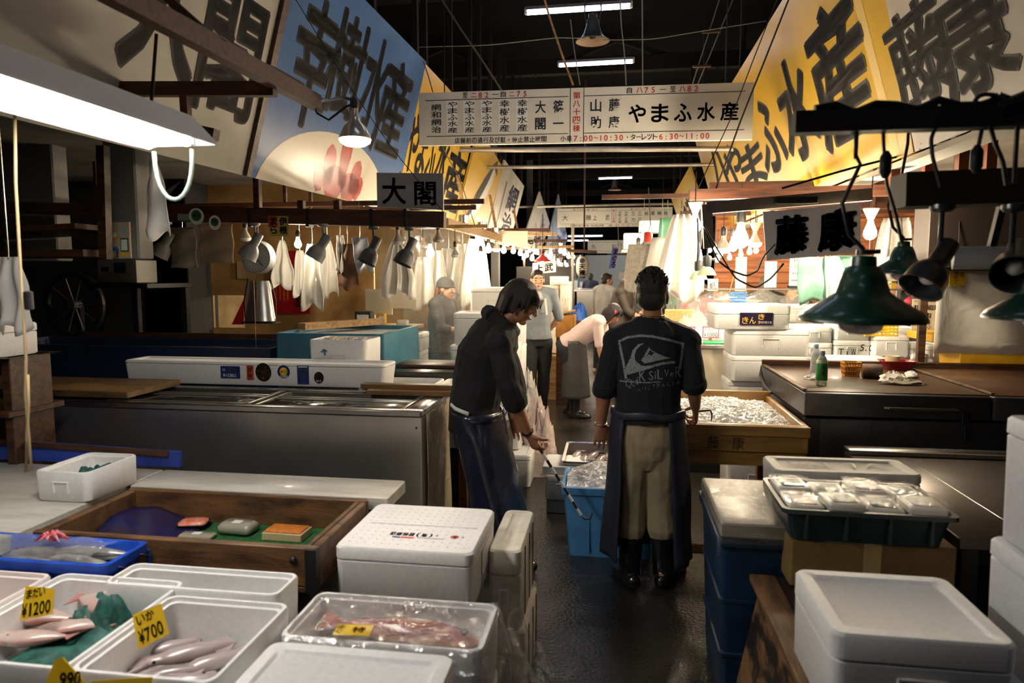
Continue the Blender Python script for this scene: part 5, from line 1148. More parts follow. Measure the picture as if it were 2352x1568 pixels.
# dark timbers above the right stall
a, b = PY(1583, 448, 4.9), PY(2105, 436, 4.9); g = G(); g.bar(a, b, .09, .07); solo(g, 'timber_beam', wood_red, 'dark red beam just under the yellow signboard, above the banner frame', 'beam')
a, b = PY(1615, 477, 5.6), PY(2105, 470, 5.6); g = G(); g.bar(a, b, .05, .05); solo(g, 'timber_beam', wood_red, 'thinner red beam behind the banner frame', 'beam')
for px, lab in ((2052, 'left one'), (2128, 'second from the left'), (2205, 'second from the right'), (2268, 'right one')):
    q = PY(px, 440, 4.4 if px < 2200 else 4.0); solo(G().bar(q, V((q.x, q.y, 2.62)), .05, .05, (0, 1, 0)), 'timber_strut', mat('orange_strut', '#8a4a22', .55), lab + ' of four brown struts under the right soffit', 'strut', 'struts under the right soffit')
g = G(); g.loft([[(1.68, 1.2, 2.6), (1.68, 1.2, 2.64), (6, 1.2, 2.64), (6, 1.2, 2.6)], [(1.66, 12, 2.6), (1.66, 12, 2.64), (6, 12, 2.64), (6, 12, 2.6)]]); struct(g, 'ceiling_stall_right', mat('soffit_right', (.34, .30, .25), .8, col2=(.22, .19, .15), scale=2))
a = RB(1909, 425); g = G(); g.loft([[(1.60, y, 2.27), (1.60, y, 2.30), (1.74, y, 2.30), (1.74, y, 2.27)] for y in (1.4, 9.5)]); struct(g, 'trim_sign_edge', mat('edge_white', (.5, .47, .40), .6))

# ================================================================ right counter freezer
rx0, rx1, ry0, ry1 = 1.065, 3.3, 3.97, 5.12
top_br = mat('stained_freezer_top', '#4d3420', .45, col2='#2b1b10', scale=2.6, thr=(.35, .7), bump=.1, bscale=30, coat=.2); dsteel = mat('dark_steel_front', (.13, .125, .13), .36, .85, col2=(.08, .08, .085), scale=2.5, rvar=.08)
t = thing('chest_freezer', 'long steel chest freezer with stained brown lids at right', 'freezer', ((rx0 + rx1) / 2, (ry0 + ry1) / 2, 0)); W, D = rx1 - rx0, ry1 - ry0
part(G().bx(-W / 2 + .012, W / 2, -D / 2 + .012, D / 2, .05, .855, .012, 2), 'body', dsteel, t)
part(G().bx(-W / 2 + .02, W / 2, -D / 2 + .03, D / 2, 0, .05), 'plinth', black_iron, t)
sx = .96
for x0, x1 in ((-W / 2, -W / 2 + sx), (-W / 2 + sx + .008, W / 2)):
    l = part(G().bx(x0, x1, -D / 2, D / 2, .862, 1.0, .012, 2), 'lid', dsteel, t)
    part(G().bx(x0 + .012, x1 - .006, -D / 2 + .015, D / 2 - .05, 1.0005, 1.006, .002), 'top_sheet', top_br, l)
    part(G().bx(x0, x1, D / 2 - .045, D / 2 - .005, 1.0, 1.045, .006), 'ledge', wood_dark, l)
    part(G().bx(x0 - .002 if x0 < -1 else x0, x0 + .02, -D / 2 + .03, D / 2 - .05, 1.004, 1.016, .003), 'edge_strip', mat('peeled_strip', '#6d5334', .6, col2='#2d2014', scale=20), l)
g = G(); g.tube([(-W / 2 + .42, -D / 2 - .012, .925), (-W / 2 + .43, -D / 2 - .03, .925), (-W / 2 + .78, -D / 2 - .03, .925), (-W / 2 + .79, -D / 2 - .012, .925)], .01, 8); part(g, 'handle', steel_bright, t)
for x in (-W / 2 + .83, -W / 2 + 1.25):
    g = G(); g.bx(x - .018, x + .018, -D / 2 - .014, -D / 2 + .01, .80, .91, .004); g.bx(x - .012, x + .012, -D / 2 - .03, -D / 2 - .012, .76, .85, .004); part(g, 'latch', black_iron, t)
part(G().bx(-W / 2 + .0, -W / 2 + .09, -D / 2 + .004, -D / 2 + .0115, .06, .85, .001), 'corner_plate', dsteel, t)
g = G(); q = V((rx0, 4.9, .95)); g.tube([q + V((-.02, .12, .06)), q + V((-.035, .05, 0)), q + V((-.03, -.08, -.06)), q + V((-.01, -.18, -.085))], [.004, .014, .016, .008], 8); solo(g, 'hose_end', black_iron, 'curved black hose end on the left edge of the right freezer', 'hose')
# things on the lid
ZT = 1.007
def bottle(px, py, label, bands, capc, h=.20, liquid=(.55, .60, .5)):
    p = PZ(px, py, ZT); t = thing('drink_bottle', label, 'bottle', tz(p, ZT)); s = h / .2
    pr = [(.001, 0), (.026, 0), (.031, .006), (.032, .05), (.031, .11), (.031, .13), (.024, .155), (.013, .172), (.012, .182), (.001, .183)]
    part(G().lathe([(r, z * s) for r, z in pr], 24), 'bottle', mat('bottle_pet_' + capc[1:], liquid, .12, trans=.5, coat=.4), t, 60)
    if bands:
        lb = part(G().lathe([(.0325, .03 * s), (.0328, .032 * s), (.0322, .128 * s), (.0315, .13 * s)], 24), 'label', mat('label_green', '#1f7a2c', .35, col2='#8dbb4a', scale=9, thr=(.6, .62)), t, 60)
        part(G().lathe([(.0328, .128 * s), (.0315, .14 * s), (.029, .146 * s)], 24), 'label_collar', mat('label_pale', '#b9b99a', .35), t, 60)
        a = -.5; B = Board((-.012, -.0335, .06 * s), (1, 0, 0), (0, 0, 1), .0005); B.col('特茶', .004, .0, .018, .055 * s, wht, .02); B.done(lb)
    part(G().lathe([(.0135, .172 * s), (.0145, .176 * s), (.0145, .196 * s), (.012, .2 * s), (.001, .2 * s)], 20), 'cap', mat('bottle_cap', '#8c9cb2', .4), t, 60)
bottle(1886, 884, 'green labelled tea bottle with a grey blue cap on the right freezer', True, '#a', .205)
bottle(1872, 862, 'clear unlabelled bottle behind the green labelled one', False, '#b', .205, (.62, .66, .68))
pbag = film('crumpled_bag_film', (.85, .85, .85), .35, .15, .8, 30)
def crumple(name, label, p, w, d, h, m, seed, cat, n=14, amp=.5):
    def fn(u, v):
        a, e = u * 2 * math.pi, v * math.pi / 2; k = 1 + amp * noise.noise(V((math.cos(a) * 2 + seed, math.sin(a) * 2, v * 3))); kk = .6 + .8 * (noise.noise(V((math.cos(a) * 3, math.sin(a) * 3 + seed, 5 * v))) + .5)
        return (w / 2 * math.cos(e) * math.cos(a) * k, d / 2 * math.cos(e) * math.sin(a) * k, h * math.sin(e) * kk * .9 + .002)
    t = solo(G().sheet(fn, n * 2, n, .002), name, m, label, cat, smooth=60); t.location = p; return t
crumple('plastic_bag', 'small crumpled plastic bag at the foot of the tea bottle', PZ(1876, 872, ZT + .001) + V((0, .03, 0)), .13, .08, .03, pbag, 2, 'bag')
p = PZ(1953, 862, ZT); t = thing('wire_basket', 'small amber lattice basket on the right freezer', 'basket', tz(p, ZT + .001)); ab = mat('amber_plastic', '#b07a2c', .4)
g = G(); wl = .05
for (ax, ay, bx2, by2) in ((-1, -1, 1, -1), (1, -1, 1, 1), (1, 1, -1, 1), (-1, 1, -1, -1)):
    for i in range(6):
        f = i / 6; x, y = ax + (bx2 - ax) * f, ay + (by2 - ay) * f; g.bar((x * wl * .8, y * .035, 0), (x * wl, y * .045, .085), .004, .004, (1, 1, 0))
    for z in (.002, .03, .06, .085): k = .8 + .2 * z / .085; g.bar((ax * wl * k, ay * (.035 + .01 * z / .085), z), (bx2 * wl * k, by2 * (.035 + .01 * z / .085), z), .006, .008)
part(g, 'lattice', ab, t); part(G().bx(-.036, .036, -.028, .028, 0, .004), 'base', ab, t); part(G().bx(-.034, .034, -.026, .026, .005, .06, .01), 'contents', mat('amber_contents', '#8a5a1c', .6), t)
p = PZ(2000, 868, ZT) ; t = thing('coffee_can', 'rusty brown round tin lying beside the amber basket', 'tin', tz(p, ZT + .045)); part(G().tube([(-.05, .01, .0), (-.04, .008, 0), (.05, -.01, 0), (.06, -.012, 0)], [.042, .046, .046, .042], 20, (0, 0, 1)), 'tin', mat('rusty_tin', '#5a3a20', .6, col2='#20150c', scale=7), t, 60)
p = PZ(2060, 848, ZT); t = thing('red_basket', 'shallow dark red plastic basket with scraps on the right freezer', 'basket', tz(p, ZT + .001)); rb = mat('dark_red_plastic', '#7c1118', .35)
R = lambda a, b, z: [(x, y, z) for x, y in ringrect(a, b, .03, 4)]
part(G().loft([R(.16, .10, 0), R(.21, .13, .055), R(.23, .15, .056), R(.23, .15, .062), R(.20, .12, .06), R(.15, .09, .006)]), 'tub', rb, t)
part(G().lathe([(.001, .03), (.04, .03), (.045, .09), (.04, .088), (.036, .05)], 20, (-.03, .01, 0)), 'paper_cup', mat('cup_cream', '#b9a888', .6), t)
crumple('white_rag', 'white crumpled paper rag in front of the red basket', PZ(2050, 875, ZT + .002), .15, .10, .05, mat('rag_white', (.62, .58, .52), .8), 5, 'rag', 12, .6)
crumple('white_rag', 'smaller white crumpled paper ball right of the other rag', PZ(2092, 866, ZT + .002), .09, .07, .035, mat('rag_white', (.62, .58, .52), .8), 9, 'rag', 10)
crumple('grey_rag', 'limp grey brown work rag lying nearest the freezer edge', PZ(2075, 882, ZT + .001), .22, .08, .025, mat('rag_grey', (.25, .22, .17), .85), 11, 'rag', 14, .6)
crumple('plastic_bag', 'clear crumpled bag behind the red basket at the seam of the lids', PZ(2115, 838, ZT + .002), .16, .1, .08, pbag, 15, 'bag')

# ================================================================ ice tray on legs
ix0, ix1, iy0, iy1, iz = .35, 1.04, 3.76, 4.72, .85
t = thing('ice_tray', 'wooden ice tray on legs with two characters on its front board', 'ice tray', ((ix0 + ix1) / 2, (iy0 + iy1) / 2, 0)); W, D = ix1 - ix0, iy1 - iy0
tw = mat('varnished_pine', '#a07838', .4, col2='#7c5826', scale=3.5, stretch=(1, 7, 7), coat=.2, bump=.1, bscale=16)
fb2 = part(G().bx(-W / 2, W / 2, -D / 2, -D / 2 + .03, .70, iz, .005), 'lettered_board', tw, t)
part(G().bx(-W / 2, W / 2, D / 2 - .03, D / 2, .70, iz + .03, .005), 'side_board', tw, t)
for s in (-1, 1): part(G().bx(s * (W / 2 - .015) - .015, s * (W / 2 - .015) + .015, -D / 2 + .031, D / 2 - .031, .70, iz, .005), 'side_board', tw, t)
part(G().bx(-W / 2 + .031, W / 2 - .031, -D / 2 + .031, D / 2 - .031, .70, .73), 'base', tw, t)
part(G().bx(-W / 2 - .004, W / 2 + .004, -D / 2 - .012, -D / 2 - .001, .79, iz - .004, .003), 'batten', tw, fb2)
B = Board((-W / 2, -D / 2, .70), (1, 0, 0), (0, 0, 1), .0015); B.char('藤', W * .24, .012, .062, .07, ink, .0); B.char('康', W * .43, .012, .062, .07, ink, .0); B.done(fb2)
for sx2 in (-1, 1):
    for sy in (-1, 1): part(G().bx(sx2 * (W / 2 - .04) - .035, sx2 * (W / 2 - .04) + .035, sy * (D / 2 - .05) - .035, sy * (D / 2 - .05) + .035, 0, .698, .005), 'leg', tw, t)
part(G().bx(-W / 2 + .02, W / 2 - .02, -D / 2 + .02, -D / 2 + .05, .62, .699, .004), 'apron_rail', tw, t); part(G().bx(-W / 2 + .02, W / 2 - .02, -D / 2 + .04, -D / 2 + .07, .10, .15, .004), 'stretcher', tw, t)
g = G(); rnd = random.Random(8)
def ice_heap(g, x0, x1, y0, y1, z, fn, n, s, rnd):
    for i in range(n):
        x, y = rnd.uniform(x0, x1), rnd.uniform(y0, y1); zz = z + fn(x, y); q = [rnd.uniform(.5, 1.2) * s for _ in range(3)]
        R = Matrix.Rotation(rnd.random() * 3, 3, 'X') @ Matrix.Rotation(rnd.random() * 3, 3, 'Z')
        g.loft([[V((x, y, zz)) + R @ V((q[0] * a, q[1] * b, q[2] * c)) for a, b in ((-1, -1), (1, -1), (1, 1), (-1, 1))] for c in (-1, 1)])
hf = lambda x, y: .05 * math.exp(-((x + .0) ** 2 / .06 + (y - .1) ** 2 / .18)) + .012 * noise.noise(V((x * 9, y * 9, 0)))
g.sheet(lambda u, v: (-W / 2 + .033 + u * (W - .066), -D / 2 + .033 + v * (D - .066), .80 + hf(-W / 2 + u * W, -D / 2 + v * D)), 24, 30, .01)
ice_heap(g, -W / 2 + .05, W / 2 - .05, -D / 2 + .05, D / 2 - .05, .805, hf, 1200, .009, rnd)
o_ = solo(g, 'crushed_ice', ice, 'crushed ice filling the wooden tray on legs', 'ice', smooth=20); o_.location = t.location; o_['kind'] = 'stuff'

# ================================================================ foam box stack and wall of boxes behind
q = PY(1725, 760, 5.25)
BZ = [(1673, 1855, .66, .865, 5.3, 0), (1680, 1785, .30, .655, 5.32, 0)]
a = PY(1637, 757, 5.2); b = PY(1813, 757, 5.2); sw = b.x - a.x
t = foam_box('foam_box', 'white foam box with a dark purple printed label, topmost of the stack by the freezer', ((a.x + b.x) / 2, 5.36, 1.255), sw, .38, .18, .02, lidh=.07)
lb = mat('label_purple', '#1d1430', .35)
sticker(t, (-.09 + .0, -.193, .035), (1, 0, 0), (0, 0, 1), 70 * 5.2 / FPX, 27 * 5.2 / FPX, lb, lambda B, w, h: (B.row('きん', w * .05, h * .1, w * .45, h * .55, gold, .01), B.char('き', w * .55, h * .45, w * .2, h * .45, gold, .01), B.row('三川冷蔵水産', w * .55, h * .12, w * .42, h * .2, wht, .0), B.disc(w * .6, h * .22, h * .1, redb)), lift=.003)
a = PY(1673, 820, 5.2); b = PY(1853, 817, 5.2); sw = b.x - a.x; xm = (a.x + b.x) / 2
foam_box('foam_box', 'plain foam box directly under the purple labelled one', (xm + .02, 5.4, 1.062), sw, .42, .191, lidh=.04)
foam_box('foam_box', 'plain foam box third from the top of the stack by the freezer', (xm + .02, 5.4, .868), sw, .42, .192, lidh=.04)
foam_box('foam_box', 'smaller foam box near the bottom of the stack by the freezer', (xm - .06, 5.4, .63), sw * .76, .36, .236, lidh=.04)
foam_box('foam_box', 'foam box on the floor under the stack by the freezer', (xm - .04, 5.4, .30), sw * .8, .36, .328); foam_box('foam_box', 'lowest foam box hidden behind the ice tray', (xm - .04, 5.4, .0), sw * .8, .36, .298)
# wall of boxes behind the brown lids
row = ((1855, 1915, 790, 850, 5.75, 'left one of the foam boxes in the row behind the brown lids, above'), (1855, 1915, 815, 860, 5.74, ''))
def box_px(x0, x1, y0, y1, Y, label, d=.32, **k):
    a, b = PY(x0, y1, Y), PY(x1, y0, Y); k.setdefault('lidh', .045)
    return foam_box('foam_box', label, ((a.x + b.x) / 2, Y + d / 2, a.z), b.x - a.x, d, b.z - a.z - .002, group='row of foam boxes behind the brown lids', **k)
box_px(1830, 1914, 750, 786, 5.8, 'foam box under the big green pendant, upper left of the row')
box_px(1830, 1914, 787, 824, 5.8, 'foam box in the row, below the upper left one')
box_px(1916, 2002, 740, 781, 5.8, 'foam box right under the lens of the big green pendant')
t5 = box_px(1914, 2002, 782, 824, 5.8, 'foam box marked 5.0 in black, in the row behind the brown lids')
t6 = box_px(2004, 2092, 770, 818, 5.75, 'foam box with a square hand grip, right of the box marked 5.0')
box_px(2003, 2110, 752, 768, 6.2, 'open foam box lying behind the box with the square grip', lid=False, grip=False)
box_px(2094, 2124, 790, 822, 5.8, 'narrow bluish foam box right of the square grip box')
t7 = box_px(2126, 2178, 792, 830, 5.7, 'foam box with a blue circle mark beside the yellow counter')
box_px(1890, 2004, 826, 880, 5.75, 'foam box of the lower layer, left, mostly hidden by the freezer'); box_px(2006, 2180, 832, 880, 5.7, 'foam box of the lower layer, right, mostly hidden by the freezer')
B = Board((.03, -.163, .06), (1, 0, 0), (0, 0, 1), .003); B.row('5.0', .02, .01, .1, .055, ink, .0, .1, .2); B.row('TiW', -.14, -.03, .14, .06, ink, .0); B.done(t5)
B = Board((.0, -.163, .03), (1, 0, 0), (0, 0, 1), .003); B.line([(.05 + .035 * math.cos(i * .3), .05 + .035 * math.sin(i * .3)) for i in range(22)], .006, pr_b); B.line([(.02, .05), (.08, .06)], .006, pr_b); B.line([(.05, .02), (.06, .08)], .006, pr_b); B.done(t7)
g = G(); a = PZ(1925, 832, 1.03); g.bx(1.42, 1.98, 5.15, 5.45, 1.02, 1.05, .008); o_ = solo(g, 'foam_cover', foam, 'loose white foam lid leaning flat behind the bottles', 'lid')
g = G(); g.bx(1.42, 2.4, 5.2, 5.55, .0, .995); g.bx(1.45, 1.95, 5.2, 5.44, .996, 1.018); solo(g, 'box_bench', mat('bench_dark', (.08, .07, .06), .7), 'dark bench behind the brown lids', 'bench')
g = G(); g.bx(1.3, 2.85, 5.68, 6.38, 0, PY(1900, 880, 5.75).z - .003); solo(g, 'box_bench', mat('bench_dark', (.08, .07, .06), .7), 'dark bench carrying the row of foam boxes', 'bench')
# yellow basket
q = PY(2012, 768, 5.9); t = thing('yellow_basket', 'yellow lattice basket half behind the big green pendant', 'basket', PY(2014, 770, 5.85)); yb = mat('yellow_plastic', '#e0c01e', .4)
g = G()
for z in (.0, .03, .055, .08, .098): g.bx(-.12, .12, -.1, -.094, z, z + .012, .002); g.bx(.114, .12, -.1, .1, z, z + .012, .002); g.bx(-.12, -.114, -.1, .1, z, z + .012, .002); g.bx(-.12, .12, .094, .1, z, z + .012, .002)
for i in range(9): x = -.115 + i * .029; g.bx(x - .004, x + .004, -.099, -.093, 0, .11, .001)
part(g, 'lattice', yb, t); part(G().bx(-.115, .115, -.093, .093, 0, .01), 'base', yb, t)
# translucent sheet, yellow counter, notice
milk = film('milky_sheet', (.72, .68, .60), .88, .35, .3, 6)
a, b = PY(2145, 790, 4.75), PY(2312, 620, 4.75); g = G().sheet(lambda u, v: (a.x + u * (b.x - a.x + .25), 4.75 + .02 * math.sin(u * 7), a.z - .06 + v * (b.z - a.z + .06)), 16, 8, .003)
solo(g, 'milky_screen', milk, 'large milky plastic screen at right behind the dark spot lamps', 'screen', smooth=180)
g = G().sheet(lambda u, v: (PY(2128, 700, 4.8).x + u * .16, 4.80 + .03 * math.sin(u * 9 + v * 4), PY(2150, 690, 4.8).z + v * .22), 12, 8, .002)
solo(g, 'plastic_bag', film('shiny_bag', (.9, .86, .78), .6, .12, 1.0, 14), 'shiny folded plastic hanging on the left edge of the milky screen', 'bag', smooth=180)
a, b = PY(2180, 657, 4.7), PY(2218, 618, 4.7); t = thing('price_card', 'yellow handwritten card hanging on the milky screen', 'price card', a, 0, 'yellow price cards')
w, h = (b.x - a.x), b.z - a.z; part(G().plate((0, 0, 0), (1, 0, .06), (0, 0, 1), w, h, .003), 'card', cardm, t); B = Board((0, 0, 0), (1, 0, .06), (0, 0, 1), .0015); B.col('無断で', w * .3, .01, w * .25, h * .8, ink, 0); B.col('産', w * .65, h * .5, w * .25, h * .3, ink, 0); B.done(t)
part(G().tube([(w / 2, .0, h), (w / 2, .02, h + .3)], .002, 5), 'string', cable, t)
q = PY(2190, 600, 4.6); solo(G().bx(q.x - .05, q.x + .05, 4.58, 4.66, q.z - .03, q.z + .03, .008), 'green_package', mat('green_foil', '#3f7a2a', .3), 'small shiny green package on the dark ledge above the yellow card', 'package')
g = G(); g.bx(q.x - .10, q.x + 1.4, 4.72, 4.95, q.z - .03, 2.1); solo(g, 'dark_locker', beamk, 'black shadowed locker above the milky screen at right', 'locker')  # black box added to stand in for the darkness of the recess
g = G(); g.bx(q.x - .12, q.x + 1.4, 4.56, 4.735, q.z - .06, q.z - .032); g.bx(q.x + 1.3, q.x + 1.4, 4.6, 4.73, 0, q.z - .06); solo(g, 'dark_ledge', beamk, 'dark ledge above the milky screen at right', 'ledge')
a, b = PY(2092, 620, 5.16), PY(2168, 500, 5.16); t = thing('sticker_plank', 'orange brown timber panel with two silver stickers, left of the dark recess', 'panel', (a.x, 5.16, 1.0))
part(G().bx(.03, b.x - a.x, 0, .05, a.z - 1.0, b.z - 1.0 + .12, .006), 'board', mat('orange_board', '#96612c', .55, col2='#7c4c20', scale=3, stretch=(7, 1, 1)), t)
part(G().bx(.08, .13, .01, .05, -.99, a.z - 1.0, .004), 'leg', wood_dark, t)
for px, py, w, h, dc in ((2155, 582, .055, .10, True), (2143, 618, .04, .075, False)):
    q = PY(px, py, 5.155); sticker(t, (q.x - a.x - w / 2, -.001, q.z - 1.0), (1, 0, 0), (0, 0, 1), w, h, mat('silver_sticker', (.42, .48, .52), .25, .5, col2=(.25, .32, .36), scale=30), None, dc)
yc = mat('yellow_counter', '#c99a22', .45, col2='#a87c14', scale=4)
a, b = PY(2178, 838, 5.4), PY(2400, 780, 5.4)
t = thing('yellow_counter', 'yellow painted counter with a projecting shelf behind the right freezer', 'counter', (2.9, 5.42, 0)); x0 = PY(2178, 838, 5.4).x - 2.9; zt = PY(2250, 765, 5.35).z
part(G().bx(x0, x0 + .9, -.18, .13, 0, zt - .06, .006), 'body', yc, t); part(G().bx(x0 - .22, x0 + .95, -.25, .18, zt - .055, zt, .006), 'top', yc, t)
g = G(); g.bx(x0 + .955, x0 + 1.2, -.25, .15, 0, 1.6, .01); part(g, 'brown_board', wood_dark, t)
q = PY(2137, 772, 5.5); t = thing('stall_notice', 'cream standing notice with black and red lines beside the yellow counter', 'notice', V((q.x, 5.615, 1.0))); k = 5.6 / FPX; w, h = 50 * k, 74 * k; zb = q.z - 1.0 + .01
part(G().plate((-w / 2, 0, zb), (1, 0, 0), (0, 0, 1), w, h, .012), 'panel', mat('notice_cream', (.66, .58, .42), .5), t); part(G().bx(-w * .3, w * .3, -.0, .05, -1.0, zb, .004) if False else G().bx(-.02, .02, .014, .05, -1.0, zb + .1, .004), 'prop', wood_dark, t)
B = Board((-w / 2, 0, zb), (1, 0, 0), (0, 0, 1), .002); B.row('東京都衛生局認証済', w * .06, h * .68, w * .88, h * .15, ink, .02, .05); B.row('ふぐ調理店', w * .22, h * .45, w * .55, h * .15, redb, .03, .05); B.row('やまふ', w * .2, h * .14, w * .6, h * .2, ink, .0); B.row('築地市場仲卸', w * .06, h * .03, w * .6, h * .06, ink); B.rect(w * .04, h * .93, w * .9, h * .012, redb); B.done(t)
q = PY(2150, 690, 6.6); t = thing('cardboard_box', 'small torn cardboard box above the cream notice', 'cardboard box', (q.x - .02, 6.6, zb + 1 + h + .0)); part(G().bx(-.08, .1, -.03, .1, -.02, .09, .003), 'carton', mat('kraft_card', '#a97a42', .7), t); part(G().bx(.0, .1, -.034, -.031, .02, .1, .001), 'flap', mat('kraft_card', '#a97a42', .7), t)
g = G(); g.bx(q.x - .15, q.x + .3, 6.55, 6.75, 0, zb + .98 + h); solo(g, 'dark_cabinet', black_iron, 'dark cabinet behind the cream notice', 'cabinet')
q = PY(2176, 745, 5.62); cloth('striped_towel', 'blue and pale striped towel hanging beside the cream notice', mat('striped_cloth', '#9fb2c4', .8, col2='#c9a988', scale=6, stretch=(.2, .2, 30)), PY(2172, 688, 5.66), .10, .24, 'towel', folds=1, amp=.01, pinch=.9, seed=44, rail=2.6)

# ================================================================ right foreground
crm = mat('rough_crate_wood', '#7a5836', .65, col2='#150d07', scale=7, thr=(.44, .56), stretch=(2, .8, 1.6), bump=.35, bscale=14)
t = thing('wooden_crate', 'old stained wooden crate on the floor under the boxes at lower right', 'crate', (.84, 2.22, 0))
def skew(x0, x1, y0, y1, z0, z1, s0, s1): return G().loft([[(x0 + s0, y0, z0), (x1 + s0, y0, z0), (x1 + s0, y1, z0), (x0 + s0, y1, z0)], [(x0 + s1, y0, z1), (x1 + s1, y0, z1), (x1 + s1, y1, z1), (x0 + s1, y1, z1)]])
part(skew(-.29, -.265, -.66, .30, 0, .53, -.10, 0), 'side_board', crm, t); part(skew(.125, .15, -.66, .30, 0, .53, .0, 0), 'side_board', crm, t)
part(G().bx(-.264, .124, -.66, -.635, .02, .53), 'end_board', crm, t); part(G().bx(-.264, .124, .275, .30, .02, .53), 'end_board', crm, t)
part(G().bx(-.33, -.24, -.665, .305, .531, .556, .004), 'top_rail', mat('worn_rail', '#7a5a38', .6, col2='#4a321c', scale=5, stretch=(7, 1, 1)), t); part(G().bx(-.239, .16, -.665, .305, .531, .55, .003), 'top_board', mat('dark_top_board', '#20160e', .5), t)
foam_box('foam_box', 'big white foam box with a recessed lid on the wooden crate, lower right', (.735, 1.835, .558), .41, .37, .242, lidh=.07)
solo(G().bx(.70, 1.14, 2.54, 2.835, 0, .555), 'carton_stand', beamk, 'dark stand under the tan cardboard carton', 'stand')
t = thing('cardboard_carton', 'tan cardboard carton under the dark crate at lower right', 'carton', (.90, 2.63, .557)); kc = mat('tan_carton', '#7d6538', .6, col2='#5c4824', scale=3)
part(G().bx(-.27, .27, -.19, .19, 0, .168, .006), 'carton', kc, t); part(G().bx(-.03, .03, -.191, .191, .02, .1695, .002), 'tape', mat('tape_tan', '#9a8258', .35), t); part(G().bx(-.16, .02, -.195, -.10, .1685, .1705, .001), 'shipping_label', mat('teal_label', '#6f9a98', .4, col2='#c8c8bc', scale=30), t)
dcr = mat('dark_green_crate', '#14282c', .4, coat=.2)
t = thing('dark_crate', 'dark blue green plastic crate full of wrapped white packs', 'crate', (.875, 2.585, .73), -.02); w, d = .545, .36
R = lambda a, b, z: [(x, y, z) for x, y in ringrect(a, b, .025, 4)]
part(G().loft([R(w - .06, d - .05, 0), R(w - .02, d - .015, .10), R(w + .02, d + .02, .102), R(w + .02, d + .02, .118), R(w - .01, d - .01, .118), R(w - .03, d - .03, .10), R(w - .07, d - .06, .012)]), 'tub', dcr, t)
g = G()
for x in (-.2, -.07, .07, .2): g.bx(x - .006, x + .006, -d / 2 - .002, -d / 2 + .02, .01, .1, .002)
part(g, 'rib', dcr, t)
glint = film('pack_wrap', (.8, .82, .80), .06, .04, 1.0, 26); packm = mat('pack_tray', (.74, .72, .64), .5); teal_l = mat('pack_teal', '#2f6f70', .4)
rnd = random.Random(12); k = 0
for i in range(4):
    for j in range(2):
        k += 1
        x, y = -.20 + i * .132, (-.09 if j == 0 else .075); zz = .088 + (.012 if (i + j) % 2 else 0)
        t = thing('wrapped_pack', 'film wrapped white pack in the dark crate, %s from the left in the %s row' % (ORD[i], ('front', 'back')[j]), 'food pack', (.875 + x, 2.585 + y, .73 + zz), rnd.uniform(-.1, .1), 'wrapped packs in the dark crate')
        part(G().bx(-.06, .06, -.07, .07, 0, .035, .008, 2), 'tray', packm, t); part(G().bx(-.04, .04, -.045, .045, .0352, .038, .01), 'printed_label', teal_l if (i + j) % 3 else paper, t)
        part(G().sheet(lambda u, v: ((u - .5) * .136, (v - .5) * .156, .046 + .009 * noise.noise(V((u * 7 + k, v * 7, k)))), 10, 10, .001), 'wrap', glint, t, 180)
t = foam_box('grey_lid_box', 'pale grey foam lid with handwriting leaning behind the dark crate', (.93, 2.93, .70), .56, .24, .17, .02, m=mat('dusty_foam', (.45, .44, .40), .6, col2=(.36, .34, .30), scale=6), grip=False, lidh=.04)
B = Board((-.22, -.08, .171), (1, 0, 0), (0, 1, 0), .001); B.line([(.09 + .07 * math.cos(i * .3), .08 + .03 * math.sin(i * .3)) for i in range(22)], .005, mat('pen_brown', '#2a1c16', .5)); B.row('引L)ヘ', .05, .05, .36, .06, mat('pen_brown', '#2a1c16', .5), .0); B.done(t)
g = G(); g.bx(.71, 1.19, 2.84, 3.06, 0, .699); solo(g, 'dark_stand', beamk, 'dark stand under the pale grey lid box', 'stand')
# film slab on blue bin
t = thing('blue_bin', 'tall worn blue plastic bin standing in the aisle at right', 'bin', (.545, 2.83, 0)); bb = mat('worn_blue_bin', '#12304e', .45, col2='#0c1f34', scale=6)
part(G().loft([R(.22, .46, 0), R(.27, .54, .64), R(.30, .57, .645), R(.30, .57, .68), R(.27, .54, .682), R(.24, .5, .66)]), 'bin', bb, t)
g = G()
for z in (.2, .42): g.box(0, 0, z, .236 + z * .07, .475 + z * .1, .03, .025, 3)
part(g, 'rib', bb, t)
slab = mat('wrapped_slab', (.24, .21, .17), .5, col2=(.17, .15, .12), scale=5)
t = thing('foam_slab', 'pale foam slab under creased clear film on the blue bin', 'slab', (.555, 2.82, .684)); part(G().bx(-.15, .155, -.29, .29, 0, .055, .01, 2), 'slab', slab, t)
part(G().sheet(lambda u, v: ((u - .5) * .325, (v - .5) * .60, .064 + .007 * noise.noise(V((u * 5 + v * 4, v * 8, 2))) - (.08 * max(0, abs(v - .5) - .47) / .03) - .06 * max(0, abs(u - .5) - .46) / .04), 24, 36, .001), 'film', film('slab_film', (.8, .78, .72), .02, .04, 1.0, 22, .05), t, 180)
# steel flat top right
g = G(); g.bx(1.2, 2.6, 2.5, 3.7, .70, .74, .005); o_ = solo(g, 'steel_table', mat('brown_steel_top', (.10, .085, .075), .35, .7, col2=(.06, .05, .045), scale=3), 'dark steel table top between the grey lid and the white stack at right', 'table')
for x, y in ((1.25, 2.55), (2.5, 2.55), (1.25, 3.65), (2.5, 3.65)): part(G().bx(x - .03, x + .03, y - .03, y + .03, 0, .699), 'leg', black_iron, o_)
part(G().bx(1.2, 2.6, 3.62, 3.72, .7405, .765, .004), 'ledge', steel_bright, o_); part(G().bx(1.45, 1.455, 2.52, 3.6, .7401, .743, .001), 'seam', steel_bright, o_)
